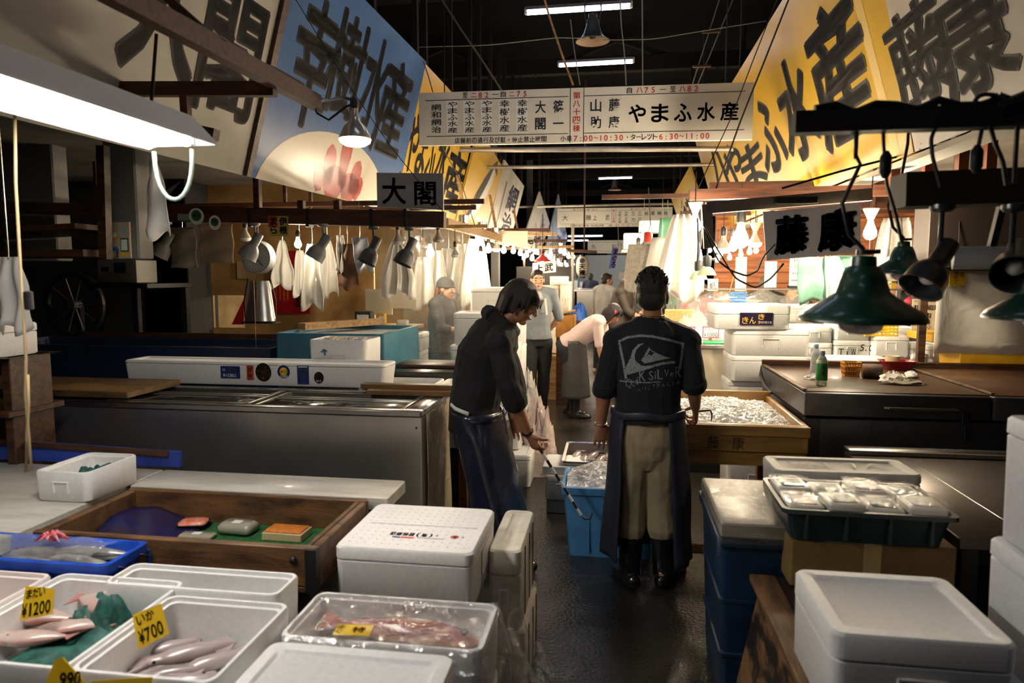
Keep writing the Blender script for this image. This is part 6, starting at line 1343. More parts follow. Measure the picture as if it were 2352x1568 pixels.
# right stack of foam boxes, very near
cb = mat('cool_foam', (.72, .74, .77), .6, col2=(.66, .68, .71), scale=60, bump=.12, bscale=220)
Z = 0
for i, (h, x0, lab) in enumerate(((.31, 1.03, 'foam box on the floor, bottom of the tall stack at the right edge'), (.31, 1.01, 'second foam box from the floor in the tall stack at the right edge'), (.315, 1.035, 'third foam box from the floor in the tall stack at the right edge'), (.34, 1.055, 'topmost foam box of the tall stack at the right edge'))):
    foam_box('foam_box', lab, (x0 + .30, 1.80, Z), .60, .42, h - .002, lidh=.05, m=cb, group='tall foam stack at the right edge'); Z += h
# ================================================================ middle of the aisle: blue tub, trays, stacks
tubm = mat('sky_blue_tub', '#4f8fc4', .4, col2='#4380b4', scale=5, coat=.15)
q0 = PZ(1303, 1276, 0); ty = q0.y; txc = q0.x + .245
t = thing('blue_tub', 'sky blue plastic tub heaped with ice, black characters down its front', 'tub', (txc, ty + .19, 0)); R = lambda a, b, z, r=.03: [(x, y, z) for x, y in ringrect(a, b, r, 4)]
H_ = PY(1283, 1122, ty - .04).z
part(G().loft([R(.47, .36, 0), R(.54, .42, H_ - .04), R(.57, .45, H_ - .035), R(.57, .45, H_ + .005), R(.545, .425, H_ + .008), R(.52, .4, H_ - .01), R(.45, .34, .02)]), 'tub', tubm, t)
g = G()
for x in (-.12, .02, .14): g.bx(x - .005, x + .005, -.203, -.175, .03, H_ - .05, .002)
g.bx(-.02, .13, -.232, -.2, H_ - .06, H_ - .034, .004); part(g, 'rib', tubm, t)
vv = V((0, -.03, H_)).normalized(); B = Board((.055, -.182, .02), (1, 0, 0), vv, .004); B.col('やまふ', .0, .0, .095, H_ * .88, mat('tub_ink', (.01, .015, .04), .5), .03); B.done(t)
rnd = random.Random(5); g = G(); hf = lambda x, y: .115 * math.exp(-((x + .04) ** 2 / .045 + (y - .02) ** 2 / .03)) + .01 * noise.noise(V((x * 11, y * 11, 0)))
g.sheet(lambda u, v: (-.255 + u * .51, -.195 + v * .39, H_ - .03 + hf(-.255 + u * .51, -.195 + v * .39)), 22, 18, .01); ice_heap(g, -.25, .25, -.19, .19, H_ - .025, hf, 520, .010, rnd)
o_ = solo(g, 'crushed_ice', ice, 'heap of crushed ice rising out of the sky blue tub', 'ice', smooth=20); o_.location = t.location; o_['kind'] = 'stuff'
p = PZ(1262, 1136, 0.16)
foam_box('foam_box', 'grey foam box behind the blue tub, to its left', (p.x + .07, 4.75, .10), .22, .3, .17, m=mat('shadow_foam', (.55, .55, .54), .6)); solo(G().bx(p.x - .03, p.x + .17, 4.62, 4.88, 0, .098), 'floor_block', mat('stand_grey', (.2, .2, .2), .6), 'block under the grey foam box behind the tub', 'block')  # foam box in one even grey
g = G(); g.bx(p.x - .06, p.x + .24, 4.63, 4.95, .272, .33, .01, 2); solo(g, 'foam_cover', foam, 'loose white foam lid lying on the grey foam box behind the tub', 'foam cover')
q = PZ(1350, 1062, .36); t = thing('fish_tray', 'grey metal tray of whitish squid behind the heap of ice', 'tray', (PZ(1352, 1062, .36).x + .05, q.y + .28, .22))
part(G().loft([R(.40, .5, 0), R(.46, .56, .13), R(.48, .58, .135), R(.48, .58, .145), R(.44, .54, .14), R(.38, .48, .01)]), 'pan', steel_bright, t); tp = t.location
g = G(); g.bx(tp.x - .18, tp.x + .18, tp.y - .22, tp.y + .22, 0, .219); solo(g, 'tray_block', mat('stand_grey', (.2, .2, .2), .6), 'low grey block under the tray of squid', 'block')
for i in range(6): squid('whitish squid in the metal tray behind the ice heap, %s from the left' % ORD[i], (tp.x - .15 + i * .06, tp.y + (-.05 if i % 2 else .05), tp.z + .10), .26, 1.4 + .2 * math.sin(i * 2), 'squid in the metal tray')
q = PY(1413, 975, 4.9); foam_box('foam_box', 'pinkish white box end left of the ice tray, behind the man with the printed shirt', (.16, 5.1, .52), .26, .3, .15, lid=False, grip=False); solo(G().bx(.05, .27, 4.97, 5.23, 0, .519), 'box_stand', mat('pale_stand', (.4, .38, .34), .6), 'pale stand under the pinkish white box end', 'stand')
t = thing('green_bin', 'dark green plastic bin half hidden between the legs of the man in khaki', 'bin', (.27, 4.50, 0)); gb = mat('green_bin_plastic', '#1d6a4c', .45, col2='#144f38', scale=5)
part(G().loft([R(.15, .2, 0), R(.17, .24, .40), R(.19, .26, .405), R(.19, .26, .43), R(.17, .24, .432), R(.14, .2, .38)]), 'bin', gb, t); part(G().box(0, 0, .2, .17, .225, .02, .02, 2), 'rib', gb, t)
# foam stack behind the young worker
ST = ((5.15, -.62, 0, .26, 'foam box on the wet floor behind the young worker, lowest and widest of its stack'), (5.3, -.72, .262, .20, 'foam box second from the floor behind the young worker'), (5.42, -.78, .464, .21, 'foam box third from the floor behind the young worker, blue mark on its end'), (5.45, -.80, .676, .2, 'fourth foam box of the stack behind the young worker'), (5.45, -.79, .878, .2, 'fifth foam box of the stack behind the young worker'))
for y, x1, z, h, lab in ST:
    t = foam_box('foam_box', lab, (x1 - .27, y + .22, z), .54, .44, h - .002, group='stack behind the young worker')
    if 'blue' in lab: B = Board((.02, -.224, .04), (1, 0, 0), (0, 0, 1), .002); B.row('47', .1, .0, .1, .1, pr_b, .01, .1, .2); B.done(t)
t = foam_box('foam_box', 'white foam box end with red writing beside the young worker\'s chin', (-1.05, 5.7, 1.08), .54, .44, .26, .1)
B = Board((.272, -.16, .05), (0, 1, 0), (0, 0, 1), .002); B.col('ぶり', .18, .02, .08, .16, pr_r, .0); B.col('みかわ', .06, .0, .07, .18, pr_r, .0); B.done(t)
for z, h, lab in ((0, .32, 'floor box of the tall grey stack behind the hooded worker'), (.322, .32, 'second grey box of the tall stack behind the hooded worker'), (.644, .34, 'third grey box of the tall stack behind the hooded worker'), (.986, .28, 'fourth grey box of the tall stack behind the hooded worker'), (1.268, .27, 'topmost grey box of the tall stack, square hand grip facing front')):
    foam_box('foam_box', lab, (-1.10, 6.55, z), .50, .40, h - .002, group='tall grey stack behind the hooded worker')
pinkb = film('pinkish_bag', (.95, .78, .72), .7, .2, .9, 16)
q = PZ(1228, 1062, 0)
crumple('rubbish_bag', 'big crumpled pinkish plastic bag on the wet floor behind the young worker', (q.x + .06, 5.6, 0), .34, .34, .52, pinkb, 3, 'bag', 18, .35)
crumple('rubbish_bag', 'smaller clear bag standing behind the pinkish bag', (q.x - .1, 6.15, 0), .34, .3, .62, film('clear_bag', (.9, .88, .82), .45, .2, .9, 14), 6, 'bag', 16, .35)
# ================================================================ lit left stall behind
lw = mat('cream_stall_wall', '#b8a078', .7, col2='#8f7a55', scale=2)
g = G(); g.bx(-5.5, -2.25, 10.6, 10.65, 0, 2.54, .001); g.bx(-5.5, -5.45, 6.5, 10.6, 0, 2.54, .001); struct(g, 'wall_stall_left', lw)
rl0, rl1 = PX(1024, 512, -1.5), PX(1216, 567, -1.5)
t = thing('timber_rail', 'pale timber rail carrying a row of bare bulbs along the left stall front', 'rail', (rl0 + rl1) / 2); o = (rl0 + rl1) / 2
part(G().bar(rl0 - o, rl1 - o, .05, .09), 'rail', wood_pale, t)
for f in (.15, .45, .8): p = rl0.lerp(rl1, f) - o; part(G().bar(p, p + V((-.1, 0, .55)), .03, .04, (0, 1, 0)), 'hanger_strap', wood_pale, t)
for f, s in ((.12, 1), (.28, 1), (.42, .9), (.5, .9), (.62, .9)):
    p = rl0.lerp(rl1, f) - o + V((0, 0, .045)); part(G().lathe([(.02 * s, 0), (.05 * s, .01), (.055 * s, .08 * s), (.05 * s, .085 * s), (.001, .08 * s)], 14, p), 'lamp_base', steel_bright, t)
LB_ = [(1100, 545, -1.5), (1104, 585, -1.45), (1122, 566, -1.5), (1140, 562, -1.5), (1157, 570, -1.5), (1179, 572, -1.5), (1195, 578, -1.5), (1210, 583, -1.5), (1228, 565, -1.2), (1222, 592, -1.5)]
for i, (px, py, x) in enumerate(LB_):
    p = PX(px, py - 8, x); zr = rl0.lerp(rl1, min(1, max(0, (p.y - rl0.y) / (rl1.y - rl0.y)))).z - .04; bulb(p, 'bare lit bulb under the pale timber rail of the left stall, %s from the camera' % ORD[i], 1.15, 'bare' if i not in (3, 8) else 'refl', max(.04, zr - p.z - .06), 'bulbs under the pale timber rail')
for i, (px, py, y, kd, lab) in enumerate(((988, 560, 6.4, 'bare', 'brilliant bare bulb in front of the hanging white shirts'), (684, 543, 4.92, 'bare', 'bare white bulb above the red poster'), (1045, 566, 5.6, 'off', 'small mirrored bulb on a stem beyond the beam end'), (972, 545, 5.9, 'off', 'dark mirrored bulb behind the right charcoal spot'))):
    bulb(PY(px, py, y), lab, (1.25 if 'brilliant' in lab else .85) if kd == 'bare' else .8, kd, .1, None)
for i, (px, py, y) in enumerate(((1288, 566, 13), (1297, 572, 13.8), (1306, 580, 14.6), (1317, 582, 16), (1265, 575, 12.5))):
    bulb(PY(px, py, y), 'far bare bulb by the paper lantern, %s of a short row' % ORD[i], 1.2, 'bare', .05, 'far bulbs by the lantern', 'cone')
# hanging bright shirts and sheets
HS = ((968, 590, 6.3, .24, .52, 'bright white shirt nearest the brilliant bulb'), (1000, 575, 6.5, .24, .45, 'cream sheet hanging behind the brilliant bulb'), (1030, 570, 6.7, .26, .52, 'pale yellow overall hanging left of the clear curtain edge'), (1062, 560, 6.6, .26, .55, 'crinkled clear overall hanging in the glow'), (1092, 548, 6.5, .30, .70, 'broad white apron hanging at the right end of the glow'))
for i, (px, py, y, w, h, lab) in enumerate(HS): cloth('hanging_overall', lab, nylon if i != 1 else cloth_white, PY(px, py, y + 1.1), w * 1.17, h * 1.17, 'overall', 'overalls glowing in the left stall', folds=2, amp=.04, pinch=.5, seed=60 + i, rail=2.54)
a, b = PY(928, 880, 5.85), PY(1068, 560, 5.85)
solo(G().sheet(lambda u, v: (a.x + u * (b.x - a.x), 5.85 + .02 * math.sin(u * 8 + v * 2), .75 + v * 1.3), 20, 20, .0015), 'clear_curtain', film('clear_curtain', (.9, .85, .75), .10, .18, .5, 5), 'clear plastic curtain hanging in front of the woman with the dark cap', 'curtain', smooth=180)
g = G(); g.bar((a.x - .1, 5.85, 2.07), (b.x + .2, 5.85, 2.07), .03, .03); g.bar((a.x, 5.85, 2.07), (a.x, 5.85, 2.55), .02, .02, (0, 1, 0)); solo(g, 'curtain_rail', wood_pale, 'thin rail above the clear plastic curtain', 'rail')
# boxes below the cap woman and white bench
def bench(x0, x1, y0, y1, h, m, lab, nm='stall_table'):
    t = thing(nm, lab, 'table', ((x0 + x1) / 2, (y0 + y1) / 2, 0)); w, d = x1 - x0, y1 - y0
    part(G().bx(-w / 2, w / 2, -d / 2, d / 2, h - .05, h, .005), 'table_top', m, t)
    for sx in (-1, 1):
        for sy in (-1, 1): part(G().bx(sx * (w / 2 - .05) - .03, sx * (w / 2 - .05) + .03, sy * (d / 2 - .05) - .03, sy * (d / 2 - .05) + .03, 0, h - .051), 'leg', wood_dark, t)
    part(G().bx(-w / 2 + .03, w / 2 - .03, -d / 2 + .02, -d / 2 + .04, .12, h - .052, .003), 'panel', m, t); return t
bench(-3.6, -1.75, 5.95, 6.25, .80, mat('pale_bench', (.5, .46, .40), .5), 'pale bench behind the teal tank')
t = foam_box('foam_box', 'white foam box with blue print behind the teal tank, lower one', (-1.92, 6.1, .802), .40, .28, .16); 
t = foam_box('foam_box', 'white foam box with a red lid mark behind the teal tank, upper one', (-1.92, 6.1, .965), .42, .28, .16)
B = Board((-.18, -.142, .03), (1, 0, 0), (0, 0, 1), .002); B.row('三重県漁連', .08, .0, .2, .05, pr_b, .02); B.done(t)
# second stall further left: dark front with sign, boxes
Y = 11.0
a, b = PY(1186, 662, Y), PY(1312, 612, Y); t = thing('painted_board', 'black painted panel board behind the small white sign with two characters', 'panel', ((a.x + b.x) / 2, Y, 0)); part(G().bx(a.x - t.location.x, b.x - t.location.x, 0, .04, a.z - .35, b.z, .003), 'board', mat('black_board', (.02, .018, .016), .5), t)
for s in (a.x + .05, b.x - .05): part(G().bx(s - t.location.x - .03, s - t.location.x + .03, .041, .09, 0, b.z, .003), 'upright', wood_dark, t)
a, b = PY(1223, 630, 9.5), PY(1277, 603, 9.5); k = 9.5 / FPX
t = thing('shop_board', 'small tilted white sign with two black characters above the standing man in grey', 'sign', a); w, h = 54 * k, 26 * k
part(G().plate((0, 0, 0), (1, 0, .10), (0, 0, 1), w, h, .01), 'board', paper, t); B = Board((0, 0, 0), (1, 0, .10), (0, 0, 1), .003); B.char('上', w * .12, h * .14, w * .33, h * .66, ink, .03); B.char('武', w * .52, h * .14, w * .36, h * .7, ink, .02); B.done(t)
g = G()
for x in (.05, w - .05): g.tube([(x, .01, h), (x, .01, h + .55)], .003, 5)
part(g, 'hanging_string', cable, t)
def boxes_px(lst, grp):
    for x0, x1, y0, y1, Y, lab, m in lst:
        a, b = PY(x0, y1, Y), PY(x1, y0, Y); foam_box('foam_box', lab, ((a.x + b.x) / 2, Y + .2, a.z), b.x - a.x, .4, b.z - a.z - .002, m=m, group=grp)
warmf = mat('warm_foam', (.78, .72, .60), .6)
boxes_px(((1243, 1284, 655, 700, 9.2, 'cream foam box stacked right of the man in grey, upper layer', warmf), (1243, 1284, 701, 750, 9.2, 'cream foam box stacked right of the man in grey, middle layer', warmf), (1243, 1284, 751, 810, 9.2, 'cream foam box stacked right of the man in grey, lower layer', warmf), (1262, 1303, 634, 654, 9.25, 'white foam box on top of the cream stack right of the man in grey', foam), (1285, 1311, 646, 718, 9.0, 'tall brownish foam box beside the cream stack', foam_worn)), 'stack right of the man in grey')
g = G(); a, b = PY(1236, 812, 9.2), PY(1320, 770, 9.2); g.bx(a.x, b.x, 8.95, 9.6, 0, a.z - .004); solo(g, 'wooden_chest', wood_pale, 'pale wooden chest under the cream foam stack', 'chest')
a, b = PY(1282, 770, 8.9), PY(1322, 722, 8.9); t = thing('wooden_box', 'orange wooden box with a folded lid beside the standing man', 'wooden box', ((a.x + b.x) / 2, 8.75, a.z)); w, h = b.x - a.x, b.z - a.z
ob = mat('orange_box_wood', '#b07a34', .5, col2='#8d5e24', scale=5)
for s in (-1, 1): part(G().bx(s * w / 2 - .01, s * w / 2 + .01, -.14, .14, 0, h), 'side_board', ob, t)
part(G().bx(-w / 2 + .011, w / 2 - .011, -.14, -.12, 0, h), 'end_board', ob, t); part(G().bx(-w / 2 + .011, w / 2 - .011, .12, .14, 0, h), 'end_board', ob, t); part(G().bar((-w / 2, 0, h + .01), (w / 2, 0, h + .06), .26, .015), 'flap', wood_pale, t)
solo(G().bx(a.x, b.x, 8.6, 8.9, 0, a.z - .003), 'box_stand', wood_dark, 'dark stand under the orange wooden box', 'stand')
crumple('blue_tarpaulin', 'bunched bright blue tarpaulin beyond the orange wooden box', (PY(1330, 730, 10).x, 10, PY(1330, 735, 10).z), .24, .3, .22, mat('blue_tarp', '#2f62b8', .5), 21, 'tarpaulin', 12, .3)
solo(G().bx(PY(1314, 730, 10).x, PY(1346, 730, 10).x, 9.85, 10.15, 0, PY(1330, 735, 10).z), 'box_stand', wood_dark, 'dark stand under the blue tarpaulin', 'stand')
p = PY(1246, 601, 10.2); t = thing('red_pendant', 'red enamel pendant lamp above the small white sign', 'pendant lamp', p); rd = mat('red_enamel', '#b0342a', .4)
part(G().lathe([(.13, 0), (.125, .02), (.06, .07), (.03, .09), (.02, .12), (.001, .121)], 24), 'shade', rd, t, 60); part(G().tube([(0, 0, .12), (0, 0, .7)], .005, 6), 'cord', cable, t); part(G().ball((0, 0, .02), .03, 10, 6), 'bulb', bulb_on, t, 180)
for i, (x0, y0, x1, y1, y) in enumerate(((1130, 527, 1264, 528, 10.5), (1150, 540, 1280, 537, 11.2), (1165, 556, 1304, 552, 11.8), (1180, 572, 1318, 566, 12.4))):
    p, q = PY(x0, y0, y), PY(x1, y1, y); solo(G().bar(p - V((.6, 0, 0)), q, .05, .05), 'timber_lath', wood_pale if i % 2 else wood_red, 'lath crossing over the far left stall, %s from the top' % ORD[i], 'lath', 'laths over the far left stall')
a, b = PY(1134, 530, 9.0), PY(1210, 558, 9.0); solo(G().quad((a.x, 9, b.z), (b.x, 9.1, b.z - .06), (b.x, 9.1, a.z), (a.x, 9, a.z), .01), 'cream_card', mat('cream_card', (.62, .55, .42), .6), 'cream board hung under the laths beside the row of bulbs', 'board')
# lantern
p = PY(1338, 612, 12.5); s = 12.5 / FPX; lt = thing('paper_lantern', 'long grey paper lantern with two bold characters under a small wooden roof', 'lantern', p)
pr = [(.4, -.92), (.52, -.9), (.8, -.75), (.97, -.4), (1, 0), (.97, .4), (.8, .75), (.52, .9), (.4, .92)]
part(G().lathe([(r * 14.5 * s, z * 25 * s) for r, z in pr], 28, cap=True), 'paper_body', mat('lantern_paper', (.50, .47, .40), .8), lt, 60)
g = G()
for z in (-1, 1): g.lathe([(.001, z * 23 * s), (6.5 * s, z * 23 * s), (6.5 * s, z * 26 * s), (.001, z * 26 * s)], 20)
part(g, 'ring_cap', black_iron, lt)
B = Board((-8 * s, -14.6 * s, -20 * s), (1, 0, 0), (0, 0, 1), .004); B.col('天雅', 1 * s, 0, 14 * s, 26 * s, ink, .04); B.disc(8 * s, 33 * s, 6 * s, ink); B.char('雅', 4.5 * s, 29.5 * s, 7 * s, 7 * s, mat('lantern_white', (.6, .57, .5), .7), .02); B.done(lt)
q = PY(1342, 576, 12.5); g = G(); g.bar((q.x - .28, 12.3, q.z), (q.x + .24, 12.3, q.z - .03), .5, .04); g.bar((q.x, 12.4, q.z), (q.x, 12.4, 5.05), .03, .03, (0, 1, 0)); solo(g, 'wooden_canopy', wood_red, 'small wooden roof just above the paper lantern', 'canopy')
part(G().tube([(0, 0, 26 * s), (0, 0, q.z - p.z - .02)], .004, 5), 'cord', cable, lt)
a, b = PY(1310, 790, 12.8), PY(1321, 600, 12.8); solo(G().bx(a.x, b.x - .02, 12.78, 12.86, 0, 2.6), 'timber_post', mat('grey_post', (.30, .27, .22), .7), 'weathered grey post left of the paper lantern', 'post')
# far end: pale bluish stalls
fw_ = mat('far_pale_wall', (.62, .70, .74), .6)
g = G(); g.bx(-2.2, 2.6, 33, 33.05, 0, 2.6, .001); struct(g, 'wall_far_stall', fw_)
farblue = mat('far_blue', '#3a6c9a', .5)
for i, (x0, y0, x1, y1, Y, m, nm, lab) in enumerate(((1316, 640, 1330, 664, 22, farblue, 'blue_cabinet', 'small blue cabinet far down the aisle at left'), (1332, 647, 1350, 664, 24, mat('far_pink', (.6, .45, .5), .6), 'pale_panel_board', 'pinkish board far down the aisle left of the navy shirt'))):
    a, b = PY(x0, y1, Y), PY(x1, y0, Y); t = thing(nm, lab, 'cabinet', ((a.x + b.x) / 2, Y, 0)); part(G().bx(a.x - t.location.x, b.x - t.location.x, -.1, .1, 0, b.z, .01), 'body', m, t); part(G().bx(a.x - t.location.x + .04, b.x - t.location.x - .04, -.105, -.1, b.z * .6, b.z - .05, .001), 'panel', fw_, t)
a, b = PY(1318, 720, 16), PY(1372, 664, 16); t = bench(a.x, b.x, 15.8, 17.4, b.z, steel_bright, 'far steel table with a dark shelf beneath, before the navy shirt')
t = thing('nobori_flag', 'narrow red and blue flag with white characters far down the aisle', 'flag', PY(1405, 616, 20)); k = 20 / FPX; w, h = 14 * k, 46 * k
part(G().sheet(lambda u, v: (-w / 2 + u * w + .1 * v, .02 * math.sin(v * 8), v * h), 6, 14, .004), 'cloth', mat('flag_blue', '#3b5a9a', .7), t, 180); B = Board((-w / 2 + .03, -.03, .02), (1, 0, 0), (.1, 0, h), .004); B.col('まぐろ', .02, 0, w * .75, h * .92, mat('flag_red', '#c8324a', .6), .05); B.done(t)
part(G().tube([(w * .5 + .1, 0, h), (.15, 0, 1.5)], .008, 6), 'pole', wire_m, t)
for i, (y, z, x0, x1) in enumerate(((24, 3.0, -1.6, -.4), (29, 3.0, -.9, .6), (31, 3.0, .5, 1.9), (27, 3.0, -2.2, -1.0))): batten(x0, x1, y, z, 'far tube lamp at the bright end of the aisle, %s of four' % ORD[i], 0, 2.62)
# rows of far stalls, both sides
rnd = random.Random(77)
for i, y in enumerate((13.5, 16.5, 19.5, 23, 27)):
    for s, nm in ((-1, 'left'), (1, 'right')):
        x = s * (1.25 + .1 * rnd.random()); x0, x1 = (x - 1.3, x) if s < 0 else (x, x + 1.3)
        if s > 0 and i == 0: continue
        bench(x0, x1, y, y + 1.1, .78, mat('far_table', (.42, .40, .36), .5), 'far stall table on the %s, %s behind the %s' % ('left side' if s < 0 else 'right side', ORD[i], 'lantern' if s < 0 else 'hanging aprons'))
        for j in range(3):
            h = .2 + .2 * rnd.random(); foam_box('foam_box', 'foam box on the %s far stall table on the %s, %s from the aisle' % (ORD[i], nm + ' side', ORD[j]), (x + s * (.28 + j * .42), y + .4, .782), .38, .4, h, group='boxes on the far stall tables', grip=False, panel=False)
        for j in range(3): bulb(V((x + s * (.1 + .25 * j), y + .2 + j * .5, 2.05 + .1 * rnd.random())), 'bare bulb over the %s far stall on the %s, %s of three' % (ORD[i], nm + ' side', ORD[j]), 1.2, 'bare', .1, 'bulbs over the far stalls')
        g = G(); g.bar((x + s * .1, y - .1, 2.3), (x + s * .6, y + 1.3, 2.3), .04, .04)
        for a in ((x + s * .1, y - .1), (x + s * .6, y + 1.3)): g.bar((*a, 0), (*a, 2.3), .04, .04, (1, 0, 0))
        solo(g, 'lamp_gantry', wood_red, 'thin timber gantry over the %s far stall on the %s' % (ORD[i], nm + ' side'), 'gantry')
        if i in (1, 3): cloth('hanging_overall', 'white overall hanging over the %s far stall on the %s' % (ORD[i], nm + ' side'), nylon, (x + s * .5, y + 1.2, 2.1), .5, .7, 'overall', 'overalls over the far stalls', folds=2, amp=.04, pinch=.6, seed=i, rail=2.6)
# ================================================================ right stall interior
slat = mat('orange_slat_wall', '#a8663a', .6, col2='#7d4522', scale=3, stretch=(1, 9, 9))
g = G()
for i in range(7): g.bx(1.35, 5.5, 9.6, 9.63, 1.55 + i * .145, 1.67 + i * .145, .002)
g.bx(1.35, 5.5, 9.64, 9.66, 0, 2.6, .001); struct(g, 'wall_stall_right', slat)
g = G(); g.bx(5.45, 5.5, 4.5, 9.6, 0, 2.6, .001); struct(g, 'wall_side_right', mat('cream_stall_wall2', '#9a8460', .7))
g = G(); g.bx(1.4, 5.4, 9.3, 9.58, .0, 1.45, .004); solo(g, 'wall_cabinet', mat('tan_cabinet', '#8d7048', .6, col2='#6d5434', scale=2), 'tan cabinets along the back wall of the right stall', 'cabinet')
apm = mat('white_apron', (.78, .74, .66), .5, coat=.15)
AP = ((1567, 492, 6.0, .40, .76, .35, 'big white apron hanging nearest beside the large bare bulb', apm, 1), (1520, 545, 6.3, .30, .55, .55, 'white bag with blue writing hanging left of the big apron', nylon, 2), (1478, 560, 6.5, .34, .45, .8, 'sheet of newspaper hanging at the left of the aprons', mat('newsprint', (.62, .57, .48), .8, col2=(.45, .41, .35), scale=40), 3), (1533, 500, 6.6, .22, .85, .6, 'green lined apron edge between newspaper and big apron', mat('green_apron', '#4f8a6c', .5), 4))
for px, py, y, w, h, pin, lab, m, sd in AP:
    t = cloth('hanging_apron', lab, m, PY(px, py, y), w, h, 'apron', 'aprons at the front of the right stall', folds=3 if sd == 1 else 1, amp=.04 if sd == 1 else .015, pinch=pin, seed=90 + sd, rail=2.35)
    if sd == 2: B = Board((-.06, -.05, -.45), (1, 0, 0), (0, 0, 1), .003); B.col('漁協', .02, .0, .07, .14, pr_b, .0); B.col('佳', .11, .04, .06, .08, pr_b); B.done(t)
g = G(); p = PY(1540, 470, 6.2); g.bar((p.x - .6, 6.3, 2.35), (1.95, 6.3, 2.35), .04, .04); g.bar((1.8, 6.3, 2.35), (1.8, 6.3, 2.62), .04, .04, (0, 1, 0)); solo(g, 'apron_rail', wood_red, 'rail that the aprons of the right stall hang from', 'rail')
for i, y in enumerate((5.75, 7.0, 8.2)):
    g = G(); g.bar((.75, y, 2.36), (5.4, y, 2.36), .05, .06); g.bar((1.85, y, 2.38), (1.85, y, 2.61), .04, .04, (0, 1, 0)); solo(g, 'timber_joist', wood_red, 'reddish joist over the right stall, %s from the front' % ORD[i], 'joist', 'joists over the right stall')
# foam boxes on a high shelf behind the aprons
boxes_px(((1468, 1536, 505, 533, 9.0, 'foam box on the high shelf left of the aprons, top', warmf), (1432, 1500, 534, 572, 9.0, 'foam box on the high shelf left of the aprons, bottom', warmf)), 'boxes on the high shelf')
a = PY(1428, 573, 9.0); g = G(); g.bx(a.x, a.x + 1.0, 8.95, 9.45, a.z - .04, a.z - .004); g.bar((a.x + .9, 9.3, a.z - .04), (a.x + .9, 9.3, 0), .05, .05, (0, 1, 0)); solo(g, 'high_shelf', wood_pale, 'high shelf carrying two foam boxes left of the aprons', 'shelf')
p = PY(1487, 560, 7.6); t = thing('clip_lamp', 'red clip lamp glowing left of the hanging aprons', 'lamp', p)
part(G().lathe([(.02, .13), (.035, .12), (.045, .05), (.05, .02)], 20), 'housing', rd, t, 60); part(G().lathe([(.05, .02), (.09, -.02), (.095, -.035), (.09, -.035), (.05, .015)], 24), 'shade', silver_glass, t, 60); part(G().lathe([(.088, -.03), (.06, -.06), (.001, -.07)], 20), 'bulb', bulb_refl, t, 180); part(G().tube([(0, 0, .12), (.03, 0, .2), (.0, 0, .6)], .005, 6), 'cord', cable, t)
RBU = ((1597, 488, 4.6, 'bare', 1.25, 'cone', 'large bare bulb in a cream cone socket beside the hanging aprons'), (2000, 503, 4.6, 'bare', 1.25, 'cone', 'bare bulb in a cream cone socket right of the white banner'), (1662, 540, 5.4, 'refl', 1.2, None, 'tilted reflector bulb left of the white banner'), (1702, 510, 5.6, 'bare', 2.0, None, 'biggest glowing bulb left of the white banner'), (1684, 543, 5.9, 'bare', 1.2, None, 'round bulb under the reflector bulb, left of the banner'), (1735, 530, 5.5, 'refl', 1.1, 'cone', 'reflector bulb touching the left edge of the banner'),
       (1470, 585, 8.5, 'bare', 1.5, None, 'bulb at the left end of the apron group, upper'), (1466, 560, 8.8, 'bare', 1.5, None, 'bulb at the left end of the apron group, lower left'))
for px, py, y, kd, s, sc2, lab in RBU: bulb(PY(px, py, y), lab, s, kd, .2, None, sc2)
for i, (px, py, y) in enumerate(((1630, 562, 7.5), (1643, 562, 7.6), (1648, 585, 7.9), (1676, 580, 8.0), (1702, 572, 7.4), (1722, 566, 7.2), (1737, 562, 7.0), (1655, 575, 8.4))): bulb(PY(px, py, y), 'small bare bulb deep in the right stall, %s of a scattered group' % ORD[i], .8, 'bare', .25, 'scattered bulbs deep in the right stall')
for i, (px, py, y) in enumerate(((1905, 560, 7.5), (2040, 590, 8.2), (2110, 560, 7.8), (1850, 560, 8.5))): bulb(PY(px, py, y), 'bulb over the back of the right stall behind the green cloths, %s of four' % ORD[i], 1.1, 'bare', .25, 'bulbs behind the green cloths')
gs = mat('tinted_shade_glass', '#9fc4b0', .15, col2='#d8c878', scale=2, trans=.4)
for px, py, y, lab in ((1604, 642, 5.6, 'green tinted glass shade on a black socket, left one'), (1623, 632, 5.4, 'green tinted glass shade on a black socket, right one')):
    p = PY(px, py, y); t = thing('glass_pendant', lab, 'pendant lamp', p, 0, 'glass pendants by the aprons'); part(G().lathe([(.072, 0), (.07, .01), (.045, .05), (.025, .065), (.02, .066)], 24), 'shade', gs, t, 180); part(G().lathe([(.001, .07), (.03, .068), (.034, .10), (.034, .14), (.02, .15), (.001, .15)], 18), 'socket', socket_m, t); part(G().tube([(.03, 0, .12), (.06, 0, .12)], .01, 8), 'switch_key', socket_m, t); part(G().tube([(0, 0, .15), (.01, 0, .3), (0, 0, .62)], .006, 6), 'cord', cable, t)
for pts, lab in ((((1618, 520), (1640, 560), (1665, 600), (1690, 640), (1735, 662), (1770, 640), (1800, 605)), 'long black flex looping under the banner, lower one'), (((1622, 540), (1650, 600), (1680, 622), (1715, 634), (1740, 622), (1752, 590), (1780, 560)), 'black flex looping under the banner, upper one'), (((1602, 500), (1604, 560), (1602, 600)), 'black flex beside the large bare bulb')): wire([PY(x, y, 4.25) for x, y in pts], .006, lab)
